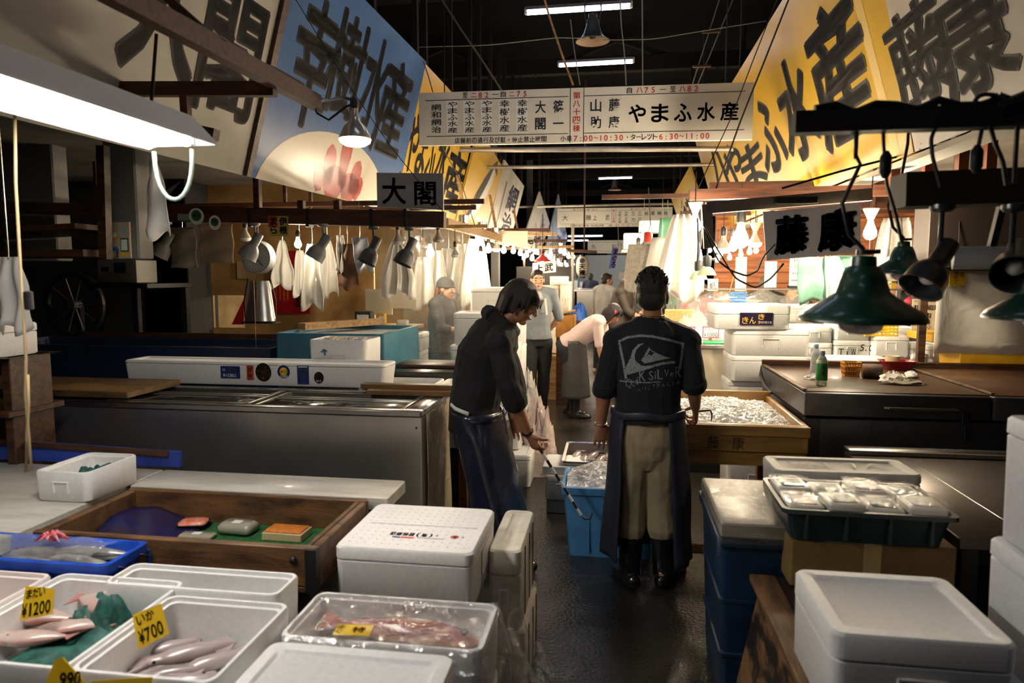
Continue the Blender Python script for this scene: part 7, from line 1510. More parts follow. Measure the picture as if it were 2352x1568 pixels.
# orange net basket, papers, green cloths, people's film
p = PY(1694, 692, 6.2); t = thing('hanging_basket', 'small blue money basket hanging on orange cords above the labelled foam box', 'basket', p); bbk = mat('blue_basket_plastic', '#2f68a8', .4)
g = G()
for z in (0, .025, .05, .075): k = .8 + z * 2.4; g.bar((-.07 * k, -.05, z), (.07 * k, -.05, z), .004, .012); g.bar((-.07 * k, .05, z), (.07 * k, .05, z), .004, .012); g.bar((-.07 * k, -.05, z), (-.07 * k, .05, z), .004, .012); g.bar((.07 * k, -.05, z), (.07 * k, .05, z), .004, .012)
for i in range(8): x = -.056 + i * .016; g.bar((x, -.05, 0), (x * 1.25, -.05, .08), .004, .004, (0, 1, 0))
part(g, 'lattice', bbk, t); part(G().bx(-.056, .056, -.048, .048, -.003, .003), 'base', bbk, t)
g = G()
for s in (-1, 1): g.tube([(s * .07, 0, .08), (0, 0, .40)], .003, 5)
g.tube([(0, 0, .4), (0, 0, .9)], .003, 5); part(g, 'cord', mat('orange_cord', '#c07838', .6), t)
PP = ((1805, 640, 1860, 712 - 75, 0),)
def paper_px(x0, y0, x1, y1, Y, lab, m=paper, txt=None, skew=0, nm='paper_notice', cat='notice'):
    a, b = PY(x0, y1, Y), PY(x1, y0, Y); t = thing(nm, lab, cat, a); w, h = b.x - a.x, b.z - a.z
    part(G().quad((0, 0, 0), (w, 0, skew), (w, 0, h + skew), (0, 0, h), .004), 'sheet', m, t)
    B = Board((0, 0, 0), (1, 0, skew / w), (0, 0, 1), .003)
    for s, x, y, ww, hh, mm in (txt or ()): B.row(s, x * w, y * h, ww * w, hh * h, mm, .01)
    if txt: B.done(t)
    return t
paper_px(1812, 590, 1855, 656, 6.6, 'fugu licence notice with red heading behind the green cloths', paper, (('1ヶ27m', .2, .82, .6, .12, ink), ('ふぐ調理師', .1, .6, .8, .14, redb), ('東京都知事', .15, .4, .6, .06, ink), ('免許証番号', .1, .16, .6, .06, ink)))
paper_px(1688, 590, 1716, 668, 8.6, 'crumpled white papers pinned behind the hanging money basket', paper, (('本日のお買得', .1, .8, .8, .06, ink),))
paper_px(1625, 640, 1650, 668, 7.5, 'small notice with black characters under the glass shades', paper, (('御礼', .15, .2, .7, .6, ink),))
paper_px(1755, 600, 1785, 660, 8.0, 'long white paper strip hanging below the banner', paper)
paper_px(2046, 622, 2060, 668, 6.8, 'yellow paper with small print behind the rear pendant', mat('yellow_paper', '#d8b64a', .6), (('特価品', .1, .7, .8, .15, ink), ('120', .1, .4, .8, .15, ink)))
paper_px(2085, 620, 2125, 660, 6.9, 'whiteboard with scribbled figures behind the rear pendant', mat('pale_board', (.6, .66, .64), .5), (('7月3日', .1, .6, .6, .2, ink), ('鯛 鮃 鰤', .1, .2, .8, .25, ink)))
gcl = mat('sea_green_cloth', '#86b8a2', .6, col2='#6fa48e', scale=4)
for px, py, w, h, lab, sd, m in ((1880, 590, .34, .34, 'sea green cloth folded over the line, left of the pale strip', 101, gcl), (1960, 586, .32, .40, 'sea green cloth hanging behind the big pendant', 102, gcl), (1907, 588, .09, .42, 'pale cloth strip between the two sea green cloths', 103, apm)): cloth('green_cloth', lab, m, PY(px, py, 5.3 if sd == 102 else 5.0), w, h, 'cloth', 'cloths hanging under the banner', folds=1, amp=.03, pinch=.8, skew=.05, seed=sd, rail=1.9)
g = G(); g.bar(PY(1840, 585, 5.0), PY(2000, 582, 5.3), .02, .02); g.bar(PY(2000, 582, 5.3), PY(2000, 582, 5.3) + V((0, 0, .75)), .02, .02, (0, 1, 0)); solo(g, 'cloth_line', wood_red, 'thin rod under the banner that the green cloths hang over', 'rod')
t = cloth('plastic_bag', 'grey white plastic bags bunched above the rear pendant', film('bag_bunch', (.8, .78, .72), .8, .3, .9, 12), PY(2058, 500, 5.6), .30, .55, 'bag', folds=3, amp=.05, pinch=.6, seed=104, rail=2.6)
# display table behind the man: glass front, price cards, film, goods
a = PY(1535, 905, 5.7)
x0, x1 = .36, 1.05
t = thing('display_case', 'pale display case with a frosted front behind the ice tray', 'display case', ((x0 + x1) / 2, 6.1, 0)); w = x1 - x0; zt = PY(1620, 792, 5.75).z
cs = mat('scuffed_case_front', (.62, .56, .44), .35, col2=(.46, .40, .30), scale=4, coat=.3)
part(G().bx(-w / 2, w / 2, -.34, .34, .25, zt - .03, .006), 'case', cs, t); part(G().bx(-w / 2 - .01, w / 2 + .01, -.36, .36, zt - .029, zt, .004), 'top_rim', steel_bright, t); part(G().bx(-w / 2, w / 2, -.33, .33, 0, .249), 'plinth', black_iron, t); part(G().bx(-w / 2 + .02, w / 2 - .02, -.343, -.34, .35, .36), 'seam', wood_dark, t)
p = PY(1655, 800, 5.9); solo(G().bx(.75, 1.03, 5.82, 6.05, zt + .001, zt + .012), 'green_turf_mat', mat('green_turf2', '#2a9a5c', .6, col2='#1d7a44', scale=30), 'green turf mat on the display case', 'mat')
solo(G().bx(.45, .74, 5.8, 6.15, zt + .001, zt + .03, .01), 'foam_cover', warmf, 'flat foam tray on the display case left of the green mat', 'foam cover')
t = foam_box('foam_tray', 'foam tray of dark shellfish on the display case', (.80, 6.28, zt + .002), .42, .26, .09, lid=False, grip=False)
rnd = random.Random(31)
for i in range(7): o_ = solo(G().ball((0, 0, 0), (.035, .028, .016), 12, 8), 'shellfish', mat('shell_dark', (.05, .04, .035), .3, col2=(.16, .10, .07), scale=30), 'dark shellfish in the foam tray on the display case, %s from the left' % ORD[i], 'shellfish', 'shellfish on the display case'); o_.location = (.64 + i * .053, 6.24 + .04 * (i % 2), zt + .065)
for x0_, x1_, y0_, y1_, y, lab, tx in ((1613, 1652, 750, 776, 6.0, 'pink edged price card reading 1000 beside the labelled foam box', (('ホタテ', .1, .55, .6, .35, pen), ('¥1000', .08, .1, .84, .4, pen))), (1560, 1597, 750, 778, 6.1, 'pink edged price card half hidden by the man\'s shoulder', (('¥2', .4, .3, .4, .4, pen),))):
    a, b = PY(x0_, y1_, y), PY(x1_, y0_, y); t = thing('price_card', lab, 'price card', a, 0, 'pink edged price cards'); w, h = b.x - a.x, b.z - a.z
    part(G().plate((0, 0, 0), (1, 0, 0), (0, 0, 1), w, h, .004), 'card', mat('pink_edge', '#d83a72', .5), t); B = Board((0, 0, 0), (1, 0, 0), (0, 0, 1), .002); B.rect(w * .06, h * .08, w * .88, h * .84, paper, .5)
    for s, x, y2, ww, hh, mm in tx: B.row(s, x * w, y2 * h, ww * w, hh * h, mm, .0)
    B.done(t); part(G().bx(w * .4, w * .6, .005, .02, zt - a.z, h * .4, .001), 'stake', wood_pale, t)
solo(G().bx(PY(1530, 735, 7.2).x, PY(1598, 735, 7.2).x, 7.2, 7.4, PY(1530, 737, 7.2).z, PY(1530, 712, 7.2).z, .006), 'yellow_board_sign', mat('bright_yellow_card', '#e0bc1e', .5), 'bright yellow card behind the man\'s right shoulder', 'card')
solo(G().bx(.42, 1.6, 7.15, 7.48, 0, PY(1530, 737, 7.2).z - .003), 'display_table', mat('far_table', (.42, .40, .36), .5), 'table behind the display case with a yellow card on it', 'table')
crumple('plastic_bag', 'knotted white plastic bag behind the pink edged price cards', (PY(1603, 755, 6.8).x, 6.8, PY(1603, 757, 6.8).z), .17, .14, .17, mat('white_bag', (.75, .72, .66), .4), 41, 'bag', 12, .3)
crumple('plastic_bag', 'limp white plastic bag left of the knotted one', (PY(1574, 752, 6.7).x, 6.7, PY(1574, 754, 6.7).z), .18, .12, .10, mat('white_bag', (.75, .72, .66), .4), 43, 'bag', 12, .4)
solo(G().bx(.5, 1.12, 6.66, 7.0, 0, PY(1574, 755, 6.75).z - .002), 'display_table', mat('far_table', (.42, .40, .36), .5), 'lower table just behind the display case carrying white bags', 'table')
fl = film('draped_film', (.85, .82, .76), .12, .06, 1.0, 7)
a, b = PY(1530, 770, 6.56), PY(1860, 672, 6.56)
solo(G().sheet(lambda u, v: (a.x + u * (b.x - a.x), 6.56 + .03 * math.sin(u * 13 + v * 3), a.z - .25 + v * (b.z - a.z + .25 + .03 * math.sin(u * 21))), 40, 10, .0015), 'clear_film', fl, 'long creased clear film screen along the front of the right stall', 'film', smooth=180)
g = G(); g.bar((a.x - .05, 6.56, b.z + .03), (b.x + .8, 6.56, b.z + .03), .015, .015); g.bar((b.x + .75, 6.56, b.z + .03), (b.x + .75, 6.56, 0), .03, .03, (0, 1, 0)); solo(g, 'film_rail', wire_m, 'thin wire holding the long clear film screen', 'wire')
for i, (px, Y) in enumerate(((1760, 7.55), (1835, 7.6), (1905, 7.65))): box_px(px - 30, px + 30, 700, 735, Y, 'foam box deep in the right stall, %s from the left behind the film screen' % ORD[i])
solo(G().bx(1.65, 3.0, 7.5, 8.1, 0, PY(1800, 735, 7.8).z - .02), 'stall_bench', mat('far_table', (.42, .40, .36), .5), 'bench deep in the right stall carrying foam boxes', 'bench')
t = thing('table_scale', 'small white digital scale behind the film screen', 'scale', (PY(1723, 710, 7.0).x, 7.0, PY(1723, 712, 7.0).z)); part(G().bx(-.08, .08, -.08, .08, 0, .08, .015, 2), 'case', mat('scale_white', (.7, .68, .6), .4), t); part(G().bx(-.1, .1, -.1, .1, .085, .1), 'pan', steel_bright, t); solo(G().bx(t.location.x - .15, t.location.x + .15, 6.85, 7.14, 0, t.location.z - .002), 'scale_stand', wood_pale, 'pale stand under the small digital scale', 'stand')
# ================================================================ people
from mathutils.bvhtree import BVHTree
def blob(g, vox, smooth=4, wr=0, wf=18, ws=(1, 1, 1), fac=.5):
    """one continuous skin over overlapping shapes, optionally with cloth creases"""
    me = g.mesh('blob'); ob = bpy.data.objects.new('blob', me); sc2 = bpy.data.scenes.new('modelling'); sc2.collection.objects.link(ob)
    m = ob.modifiers.new('r', 'REMESH'); m.mode = 'VOXEL'; m.voxel_size = vox; m.use_smooth_shade = True
    if smooth: k = ob.modifiers.new('s', 'SMOOTH'); k.factor = fac; k.iterations = smooth
    vl = sc2.view_layers[0]; vl.update(); ev = ob.evaluated_get(vl.depsgraph); out = bpy.data.meshes.new_from_object(ev)
    bpy.data.objects.remove(ob); bpy.data.scenes.remove(sc2); bpy.data.meshes.remove(me)
    if wr:
        cs, ns = [v.co.copy() for v in out.vertices], [v.normal.copy() for v in out.vertices]; co = []
        for c, nn in zip(cs, ns):
            q = V((c.x * ws[0], c.y * ws[1], c.z * ws[2])) * wf
            co += list(c + nn * (wr * (noise.noise(q) + .5 * noise.noise(q * 2.3 + V((3, 1, 7))))))
        out.vertices.foreach_set('co', co)
    out.polygons.foreach_set('use_smooth', [True] * len(out.polygons)); out.update()
    return out
def basis(f, u):
    f = V(f).normalized(); u = V(u); u = (u - f * u.dot(f)).normalized(); s = f.cross(u)
    return s, f, u, Matrix((s, f, u)).transposed()
def head(g, c, f, u, k=1.0, ears=True):
    s, f, u, R = basis(f, u); P = lambda a, b, d: c + (s * a + f * b + u * d) * k
    B = lambda a, b, d, r, q=12: g.ball(P(a, b, d), [x * k for x in r], q, 8, R)
    B(0, -.008, .025, (.074, .092, .088), 16); B(0, .022, -.045, (.058, .062, .070)); B(0, .055, -.10, (.026, .026, .022)); B(0, .07, -.01, (.052, .024, .042))
    B(0, .078, .022, (.045, .016, .012)); B(0, .083, -.068, (.022, .012, .011)); B(0, .02, -.085, (.048, .05, .03))
    for q in (-1, 1): B(q * .034, .068, -.028, (.02, .02, .018))
    g.tube([P(0, .086, .012), P(0, .100, -.018), P(0, .106, -.036)], [.009 * k, .011 * k, .014 * k], 8, round_=True)
    if ears:
        for q in (-1, 1): B(q * .077, -.008, -.012, (.009, .019, .029), 10); B(q * .075, -.004, -.035, (.008, .01, .012), 8)
    return P, R
def hand(g, w, d, n, th, curl=.35, k=1.0, spread=.0, thumb=.3):
    """w wrist, d towards the fingers, n the way the palm faces, th the thumb side"""
    d = V(d).normalized(); n = V(n); n = (n - d * n.dot(d)).normalized(); th = V(th); th = (th - d * th.dot(d) - n * th.dot(n)).normalized()
    g.tube([w - d * .02 * k, w + d * .02 * k, w + d * .055 * k, w + d * .085 * k], [(.026 * k, .020 * k), (.032 * k, .018 * k), (.039 * k, .016 * k), (.037 * k, .013 * k)], 12, th, round_=True)
    for i, L in enumerate((.072, .080, .074, .058)):
        p = w + d * (.088 - .003 * abs(i - 1)) * k + th * (.0345 - .0228 * i) * k; a = curl * .6; pts = [p - d * .012 * k, p]; dd = d + th * (spread * (1.5 - i))
        for q, sg in enumerate((.45, .32, .23)):
            p = p + (dd.normalized() * math.cos(a) + n * math.sin(a)) * (L * sg * k); pts.append(p); a += curl * (1.1 if q == 0 else .8) * (1 + .08 * i)
        g.tube(pts, [.0092 * k, .0084 * k, .008 * k, .0075 * k, .0062 * k], 9, n, round_=True)
    p = w + d * .022 * k + th * .026 * k; a = th * .75 + d * .6 + n * .3; b = d * .85 + th * .25 + n * (.3 + thumb)
    g.tube([p, p + a.normalized() * .032 * k, p + a.normalized() * .032 * k + b.normalized() * .03 * k, p + a.normalized() * .032 * k + b.normalized() * .03 * k + (b + n * thumb).normalized() * .024 * k], [.014 * k, .012 * k, .0105 * k, .008 * k], 9, n, round_=True)
skin_m = mat('skin', '#b07c5c', .5, col2='#a06d50', scale=6, sss=.08); skin_l = mat('pale_skin', '#c89a7c', .5, col2='#bd8d70', scale=6, sss=.08)
hair_k = mat('black_hair', (.008, .007, .007), .5, col2=(.016, .012, .010), scale=60, stretch=(6, 6, 1), bump=.6, bscale=70); hair_b = mat('brown_black_hair', (.013, .009, .007), .45, col2=(.026, .016, .011), scale=60, stretch=(6, 6, 1), bump=.6, bscale=70)
cloth_k = mat('black_cloth', (.007, .007, .008), .9, col2=(.010, .010, .012), scale=30, bump=.2, bscale=300); cloth_n = mat('navy_black_cloth', (.006, .008, .012), .9, col2=(.009, .011, .016), scale=30, bump=.2, bscale=300)
rubber = mat('black_rubber_boot', (.010, .010, .011), .22, coat=.3); vinyl = mat('navy_vinyl_apron', (.012, .016, .034), .26, col2=(.018, .023, .045), scale=5, coat=.7, bump=.5, bscale=9)
khaki = mat('khaki_trousers', '#a89a7a', .8, col2='#9a8c6c', scale=10, bump=.2, bscale=260); trouser_k = mat('dark_trousers', (.016, .017, .022), .8)
eye_m = mat('dark_eye', (.012, .010, .009), .15)
def lp(a, b, f): return V(a).lerp(V(b), f)
def torso(g, J, side, k, e=0.0, hem=None, wid=1.0, dep=1.0):
    hw = (J['sL'] - J['sR']).length / 2
    up = (J['che'] - J['wai']).normalized()
    w = [(.150, .105), (.155, .11), (.14, .10), (.155 * hw / .18, .115), (.14 * hw / .18, .10), (.06, .055)]
    P = [lp(J['pel'], J['wai'], -.5), J['pel'], J['wai'], J['che'], lp(J['che'], J['nec'], .62), lp(J['che'], J['nec'], .95)]
    i0 = 0 if hem is None else hem
    g.tube(P[i0:], [((a + e) * k * wid, (b + e) * k * dep) for a, b in w][i0:], 18, side, round_=False)
    g.tube([J['sL'], lp(lp(J['sL'], J['sR'], .5), J['nec'], .55), J['sR']], [(.052 + e) * k, (.062 + e) * k, (.052 + e) * k], 12, round_=True)
def arm(g, J, q, k, e=0.0, to=1.0, r=(.050, .046, .037, .040, .027), slack=0):
    s, l, w = J['s' + q], J['e' + q], J['w' + q]
    P = [s, lp(s, l, .5), lp(s, l, .95), lp(l, w, .25), lp(l, w, .62), w]; R = [r[0], r[1], r[2], r[3], (r[3] + r[4]) / 2, r[4]]
    n = len(P)
    if to < 1: n = {.35: 2, .5: 3, .6: 4}.get(to, 4)
    g.tube(P[:n], [(x + e + slack * (i / n)) * k for i, x in enumerate(R[:n])], 12, round_=True)
def legs(g, J, k, e=0.0, to=1.0, frm=0):
    for q in 'LR':
        h, n, a = J['h' + q], J['k' + q], J['a' + q]
        P = [h, lp(h, n, .5), n, lp(n, a, .35), lp(n, a, .75), a]; R = [.085, .074, .056, .056, .042, .036]
        m = len(P) if to == 1 else (4 if to > .6 else 3)
        g.tube(P[frm:m], [(x + e) * k for x in R[frm:m]], 12, round_=True)
def foot(g, a, d, k=1.0, e=0.0):
    d = V((d[0], d[1], 0)).normalized(); z = V((0, 0, 1)); b = V((a.x, a.y, 0))
    g.tube([b - d * .055 * k + z * .045, b + d * .03 * k + z * .048, b + d * .12 * k + z * .036, b + d * .185 * k + z * .03], [(.034 + e, .042), (.042 + e, .046), (.046 + e, .034), (.034 + e, .026)], 12, z.cross(d), round_=True)
    g.tube([a, V((a.x, a.y, .05))], [(.04 + e) * k, (.042 + e) * k], 12, round_=True)
def apron_sheet(top, bot, f, a0, b0, a1, b1, ang, seed=0, n=40, m=26, fold=.012, slant=0):
    """wrap-around apron: centres top and bot, facing f; half widths a, half depths b; wraps to angle ang either side of the front"""
    f = V((f[0], f[1], 0)).normalized(); s = V((f.y, -f.x, 0))
    def fn(u, v):
        t = (u - .5) * 2 * ang; c = lp(top, bot, v); a, b = a0 + (a1 - a0) * v ** .8, b0 + (b1 - b0) * v ** .8
        r = 1 + fold / .15 * (math.sin(t * 5 + seed + v * 1.4) * v + .6 * noise.noise(V((t * 1.3, v * 3, seed)))) 
        return c + s * (a * math.sin(t) * r) + f * (b * math.cos(t) * r) + V((0, 0, slant * math.sin(t) * v))
    return G().sheet(fn, n, m, .004)
def strands(g, P, lst, r=.012, k=1.0):
    for pts in lst: g.tube([P(*p) for p in pts], [r * k * (1 - .55 * i / (len(pts) - 1)) for i in range(len(pts))], 7, round_=True)
def hairdo(c, f, u, k, style, rnd):
    s, f, u, R = basis(f, u); P = lambda a, b, d: c + (s * a + f * b + u * d) * k; g = G()
    B = lambda a, b, d, r: g.ball(P(a, b, d), [x * k for x in r], 16, 10, R)
    if style == 'crop':
        B(0, -.014, .040, (.083, .098, .088)); B(0, -.045, -.015, (.074, .062, .07)); strands(g, P, [[(q * .07, .02, .03), (q * .082, .022, -.02)] for q in (-1, 1)], .012, k)
        for i in range(150):
            a, e = rnd.uniform(0, 6.28), rnd.uniform(.15, 1.5); x, y, z = math.cos(a) * math.cos(e), math.sin(a) * math.cos(e), math.sin(e)
            if y > .75: continue
            p = (x * .076, -.014 + y * .09, .04 + z * .08); q = (x * .094, -.016 + y * .11, .045 + z * .101 + .004); strands(g, P, [[p, q]], .008, k)
    elif style == 'mop':
        B(0, -.012, .036, (.092, .106, .094)); B(0, -.045, -.025, (.082, .068, .08)); B(0, -.055, -.07, (.06, .042, .04))
        for i in range(46):
            a = rnd.uniform(-1, 1) * 2.7; x, y = math.sin(a), -math.cos(a); L = .105 if abs(a) < 1.0 else (.075 if abs(a) < 1.9 else .03)
            strands(g, P, [[(x * .078, -.012 + y * .09, .05), (x * .095, -.014 + y * .108, .0), (x * .092, -.012 + y * .105, -L + rnd.uniform(-.02, .02))]], .014, k)
        for i in range(9): x = -.055 + i * .0138; strands(g, P, [[(x * .9, .065, .085), (x * 1.05, .102, .055), (x * 1.1, .108, .012 + rnd.uniform(-.012, .01))]], .014, k)
    elif style == 'bob':
        B(0, -.012, .034, (.086, .1, .09)); B(0, -.05, -.04, (.08, .065, .10))
        for q in (-1, 1): strands(g, P, [[(q * .07, -.02 + .03 * j, .05), (q * .09, -.02 + .03 * j, -.03), (q * .082, -.02 + .034 * j, -.125)] for j in range(3)], .022, k)
        strands(g, P, [[(x, .05, .09), (x * 1.3, .09, .06), (x * 1.9, .086, .02)] for x in (-.035, .035)], .018, k)
    elif style == 'short':
        B(0, -.016, .036, (.081, .095, .084)); B(0, -.05, -.02, (.072, .055, .06)); strands(g, P, [[(x, .05, .085), (x * 1.1, .083, .07)] for x in (-.04, -.02, 0, .02, .04)], .014, k)
    elif style == 'cap':
        B(0, -.008, .045, (.088, .103, .085)); g.tube([P(.088 * math.cos(i * .4), -.006 + .102 * math.sin(i * .4), .02) for i in range(17)], .011 * k, 8)
    return g
def person(label, J, f, u, side, parts, k=1.0, vox=.011, skin=None, hair='short', hair_m=None, toes=None, hands=None, extra=None, loc=None, eyes=True, wr=.004):
    """parts: list of (name, material, builder(g)) for clothing"""
    base = V((J['pel'].x, J['pel'].y, 0)) if loc is None else V(loc)
    t = thing('person', label, 'person', base)
    def loc_(g): g.v = [p - base for p in g.v]; return g
    g = G(); P, R = head(g, J['hd'], f, u, k); torso(g, J, side, k * .94)
    g.tube([lp(J['che'], J['nec'], .8), J['nec'], lp(J['nec'], J['hd'] - (V(u).normalized() * .06 + V(f).normalized() * .0) * k, .8)], [.062 * k, .054 * k, .052 * k], 12, round_=True)
    for q in 'LR': arm(g, J, q, k)
    legs(g, J, k)
    for q in 'LR': foot(g, J['a' + q], (toes or {}).get(q, f), k * .95)
    for q in 'LR':
        h = (hands or {}).get(q)
        if h: hand(g, J['w' + q], *h[:3], **(h[3] if len(h) > 3 else {}))
        else: dd = (J['w' + q] - J['e' + q]); hand(g, J['w' + q], dd, side if q == 'R' else -V(side), f, .5, k)
    part(blob(loc_(g), vox, 2, fac=.35), 'body', skin or skin_m, t, None)
    if hair:
        rr = random.Random(len(label)); part(blob(loc_(hairdo(J['hd'], f, u, k, hair, rr)), max(vox * .8, .0055), 1), 'hair' if hair != 'cap' else 'cap', hair_m or hair_k, t, None)
    if eyes:
        for q in (-1, 1):
            g = G(); g.ball(P(q * .031, .085, -.008), [.012 * k, .006 * k, .006 * k], 10, 6, R); part(loc_(g), 'eye', eye_m, t, 180)
            g = G(); g.tube([P(q * .018, .096, .018), P(q * .034, .094, .022), P(q * .05, .082, .016)], .004 * k, 6); part(loc_(g), 'eyebrow', hair_m or hair_k, t, 180)
        g = G(); g.tube([P(-.02, .091, -.069), P(0, .0965, -.068), P(.02, .091, -.069)], .0035 * k, 6); part(loc_(g), 'lips', mat('lip_colour', '#9a5a4c', .45), t, 180)
    for nm, m, fn in parts:
        g = G(); r = fn(g)
        if isinstance(r, G): part(loc_(r), nm, m, t, 180)
        else: part(blob(loc_(g), vox * (.9 if vox < .008 else 1), 8 if nm == 'trousers' and vox < .008 else 3, wr, 16, (1, 1, .55)), nm, m, t, None)
    return t, P, base
def boots(J, toes, k=1.0, e=.016):
    def fn(g):
        for q in 'LR': g.tube([lp(J['k' + q], J['a' + q], .12), lp(J['k' + q], J['a' + q], .5), J['a' + q], V((J['a' + q].x, J['a' + q].y, .06))], [(.062 + e * .6) * k, (.058 + e * .5) * k, (.042 + e) * k, (.044 + e) * k], 14); foot(g, J['a' + q], toes[q], k, e * .5)
    return fn
# ---- man with the printed black sweatshirt, seen from behind
Y = 3.58; W_ = lambda x, y, d=0: PY(x, y, Y + d)
J = dict(pel=W_(1487, 985), wai=W_(1486, 925), che=W_(1490, 815), nec=W_(1498, 728), hd=W_(1498, 678, .03), sL=W_(1416, 783), sR=W_(1577, 783), eL=W_(1388, 895, -.02), eR=W_(1594, 882, -.03), wL=W_(1380, 972, .02), wR=W_(1597, 934, .07),
         hL=W_(1453, 1005), hR=W_(1520, 1005), kL=W_(1450, 1165, .03), kR=W_(1518, 1165, .03), aL=V((.105, 3.57, .09)), aR=V((.285, 3.6, .09)))
f = V((.1, 1, -.04)); sd = V((-1, .14, 0)); toesM = dict(L=(-.35, 1), R=(.25, 1))
wl, wr_ = J['wL'], J['wR']
def sw(g):
    torso(g, dict(J, pel=lp(J['pel'], J['wai'], .35)), sd, 1, .022, 1, 1.04, 1.1)
    for q in 'LR': arm(g, J, q, 1, .016, .5, slack=.012); e = J['e' + q]; d = (J['w' + q] - e).normalized(); g.tube([e - d * .03, e + d * .012, e + d * .03], [.062, .066, .056], 14)
    g.tube([lp(J['che'], J['nec'], .75), lp(J['che'], J['nec'], .98)], [(.092, .085), (.068, .066)], 14, sd)
def tro(g):
    g.tube([lp(J['pel'], J['wai'], -1.5), lp(J['pel'], J['wai'], -1.0), lp(J['pel'], J['wai'], -.5), J['pel'], lp(J['pel'], J['wai'], .75)], [(.10, .07), (.145, .105), (.165, .122), (.172, .125), (.155, .115)], 18, sd); legs(g, J, 1, .022, .7)
    for q in 'LR': g.tube([lp(J['h' + q], J['k' + q], .3), J['k' + q], lp(J['k' + q], J['a' + q], .16)], [.092, .080, .076], 14)
apM = lambda g: apron_sheet(W_(1487, 940), V((.195, 3.56, .17)), f, .185, .140, .235, .155, 2.52, 1.0, 56, 30, .012)
def tie(g):
    c = W_(1487, 946); s = sd.normalized(); fw = V((s.y, -s.x, 0)) * -1
    return G().tube([c + s * (.19 * math.cos(i * math.pi / 16)) + V((-s.y, s.x, 0)) * (.148 * math.sin(i * math.pi / 16)) + V((0, 0, .006 * math.sin(i))) for i in range(33)], [(.022, .006)] * 33, 8, (0, 0, 1), cap=False)
person_m, P, bM = person('person seen from behind in a black printed sweatshirt, khaki trousers and dark apron', J, f, (.0, .04, 1), sd, [('sweatshirt', cloth_n, sw), ('trousers', khaki, tro), ('boots', rubber, boots(J, toesM)), ('apron', mat('dark_navy_apron', (.014, .018, .034), .5, col2=(.02, .025, .045), scale=6, coat=.1, bump=.2, bscale=20), apM), ('apron_tie', mat('dark_navy_apron', (.014, .018, .034), .5), tie)],
    1.0, .0045, skin_m, 'crop', hair_k, toesM, dict(L=((.05, .12, -1), (-.3, 1, .1), (.5, .6, 0), dict(curl=.30, k=1.0, spread=.05)), R=((.10, .45, -.75), (-.7, .3, -.45), (.6, .75, .2), dict(curl=1.05, k=.98, thumb=.6))), eyes=True, wr=.005)
g = G(); g.tube([wl + V((.031 * math.cos(i * .45), .026 * math.sin(i * .45), .006 * math.sin(i * .45))) - bM for i in range(15)], .004, 6); part(g, 'bracelet', steel, person_m, 180)
c = J['nec'] + V((0, -.0, .012)); g = G(); g.tube([c + V((.064 * math.cos(i * .42), .062 * math.sin(i * .42), .004 * math.sin(i * .42))) - bM for i in range(16)], .0025, 6); part(g, 'necklace', mat('gold_chain', '#c8a040', .25, 1), person_m, 180)
# chalky print on the back of the sweatshirt
sh = [o for o in person_m.children if o.name.startswith('sweatshirt')][0]
bvh = BVHTree.FromPolygons([v.co for v in sh.data.vertices], [tuple(p.vertices) for p in sh.data.polygons])
Bl, Hl = Board((0, 0, 0), (1, 0, 0), (0, 1, 0), 0), Board((0, 0, 0), (1, 0, 0), (0, 1, 0), 0); pk = mat('chalk_print', (.30, .32, .33), .9, col2=(.20, .22, .23), scale=200)
fl_ = lambda pts: [(x, -y) for x, y in pts]
Bl.line(fl_([(1437, 867), (1431, 830), (1421, 783), (1441, 774), (1470, 770), (1500, 772), (1540, 781), (1568, 789), (1566, 812), (1561, 845)]), 5.5, pk)
def tri(pts, B): # crescent outline as a quad strip: outer and inner edge
    o, i = pts
    for (a, b), (c, d) in zip(zip(o, o[1:]), zip(i, i[1:])): B.poly(fl_([a, b, d, c]), pk)
tri(([(1478, 787), (1465, 790), (1453, 802), (1446, 824), (1438, 840), (1434, 852), (1440, 860)], [(1476, 790), (1470, 793), (1462, 801), (1457, 814), (1458, 826), (1466, 834), (1476, 840)]), Bl)
tri(([(1440, 860), (1462, 854), (1490, 846), (1520, 837), (1552, 833)], [(1476, 838), (1480, 840), (1495, 838), (1520, 831), (1548, 828)]), Bl)
tri(([(1491, 796), (1484, 806), (1478, 818), (1472, 826), (1480, 834)], [(1493, 801), (1500, 806), (1512, 812), (1524, 817), (1540, 821)]), Bl)
Bl.poly(fl_([(1472, 826), (1480, 834), (1492, 830), (1510, 826), (1541, 821), (1500, 815)]), pk)
Hl.poly(fl_([(1492, 803), (1485, 817), (1490, 813), (1496, 817), (1500, 811), (1506, 812)]), pk)
for ch, x, y, w, h in (('Q', 1436, 889, 14, 20), ('U', 1450, 886, 10, 16), ('i', 1461, 882, 5, 20), ('K', 1468, 874, 14, 26), ('S', 1490, 872, 10, 22), ('i', 1502, 870, 5, 20), ('L', 1509, 870, 13, 24), ('V', 1525, 864, 11, 18), ('e', 1538, 863, 10, 14), ('R', 1550, 866, 14, 26)): Bl.char(ch, x, -y, w, h, pk, .0)
Bl.line(fl_([(1424, 874), (1450, 876), (1480, 878), (1515, 876)]), 3, pk)
for i, ch in enumerate('AUSTRALIA'): Bl.char(ch, 1463 + i * 11.2, -(899 - i * 2.1), 8.5, 11, pk, -.01)
def bv(B): g = list(B.by.values())[0][0]; return BVHTree.FromPolygons(g.v, g.f)
b1, b2 = bv(Bl), bv(Hl); g = G(); st = 1.15
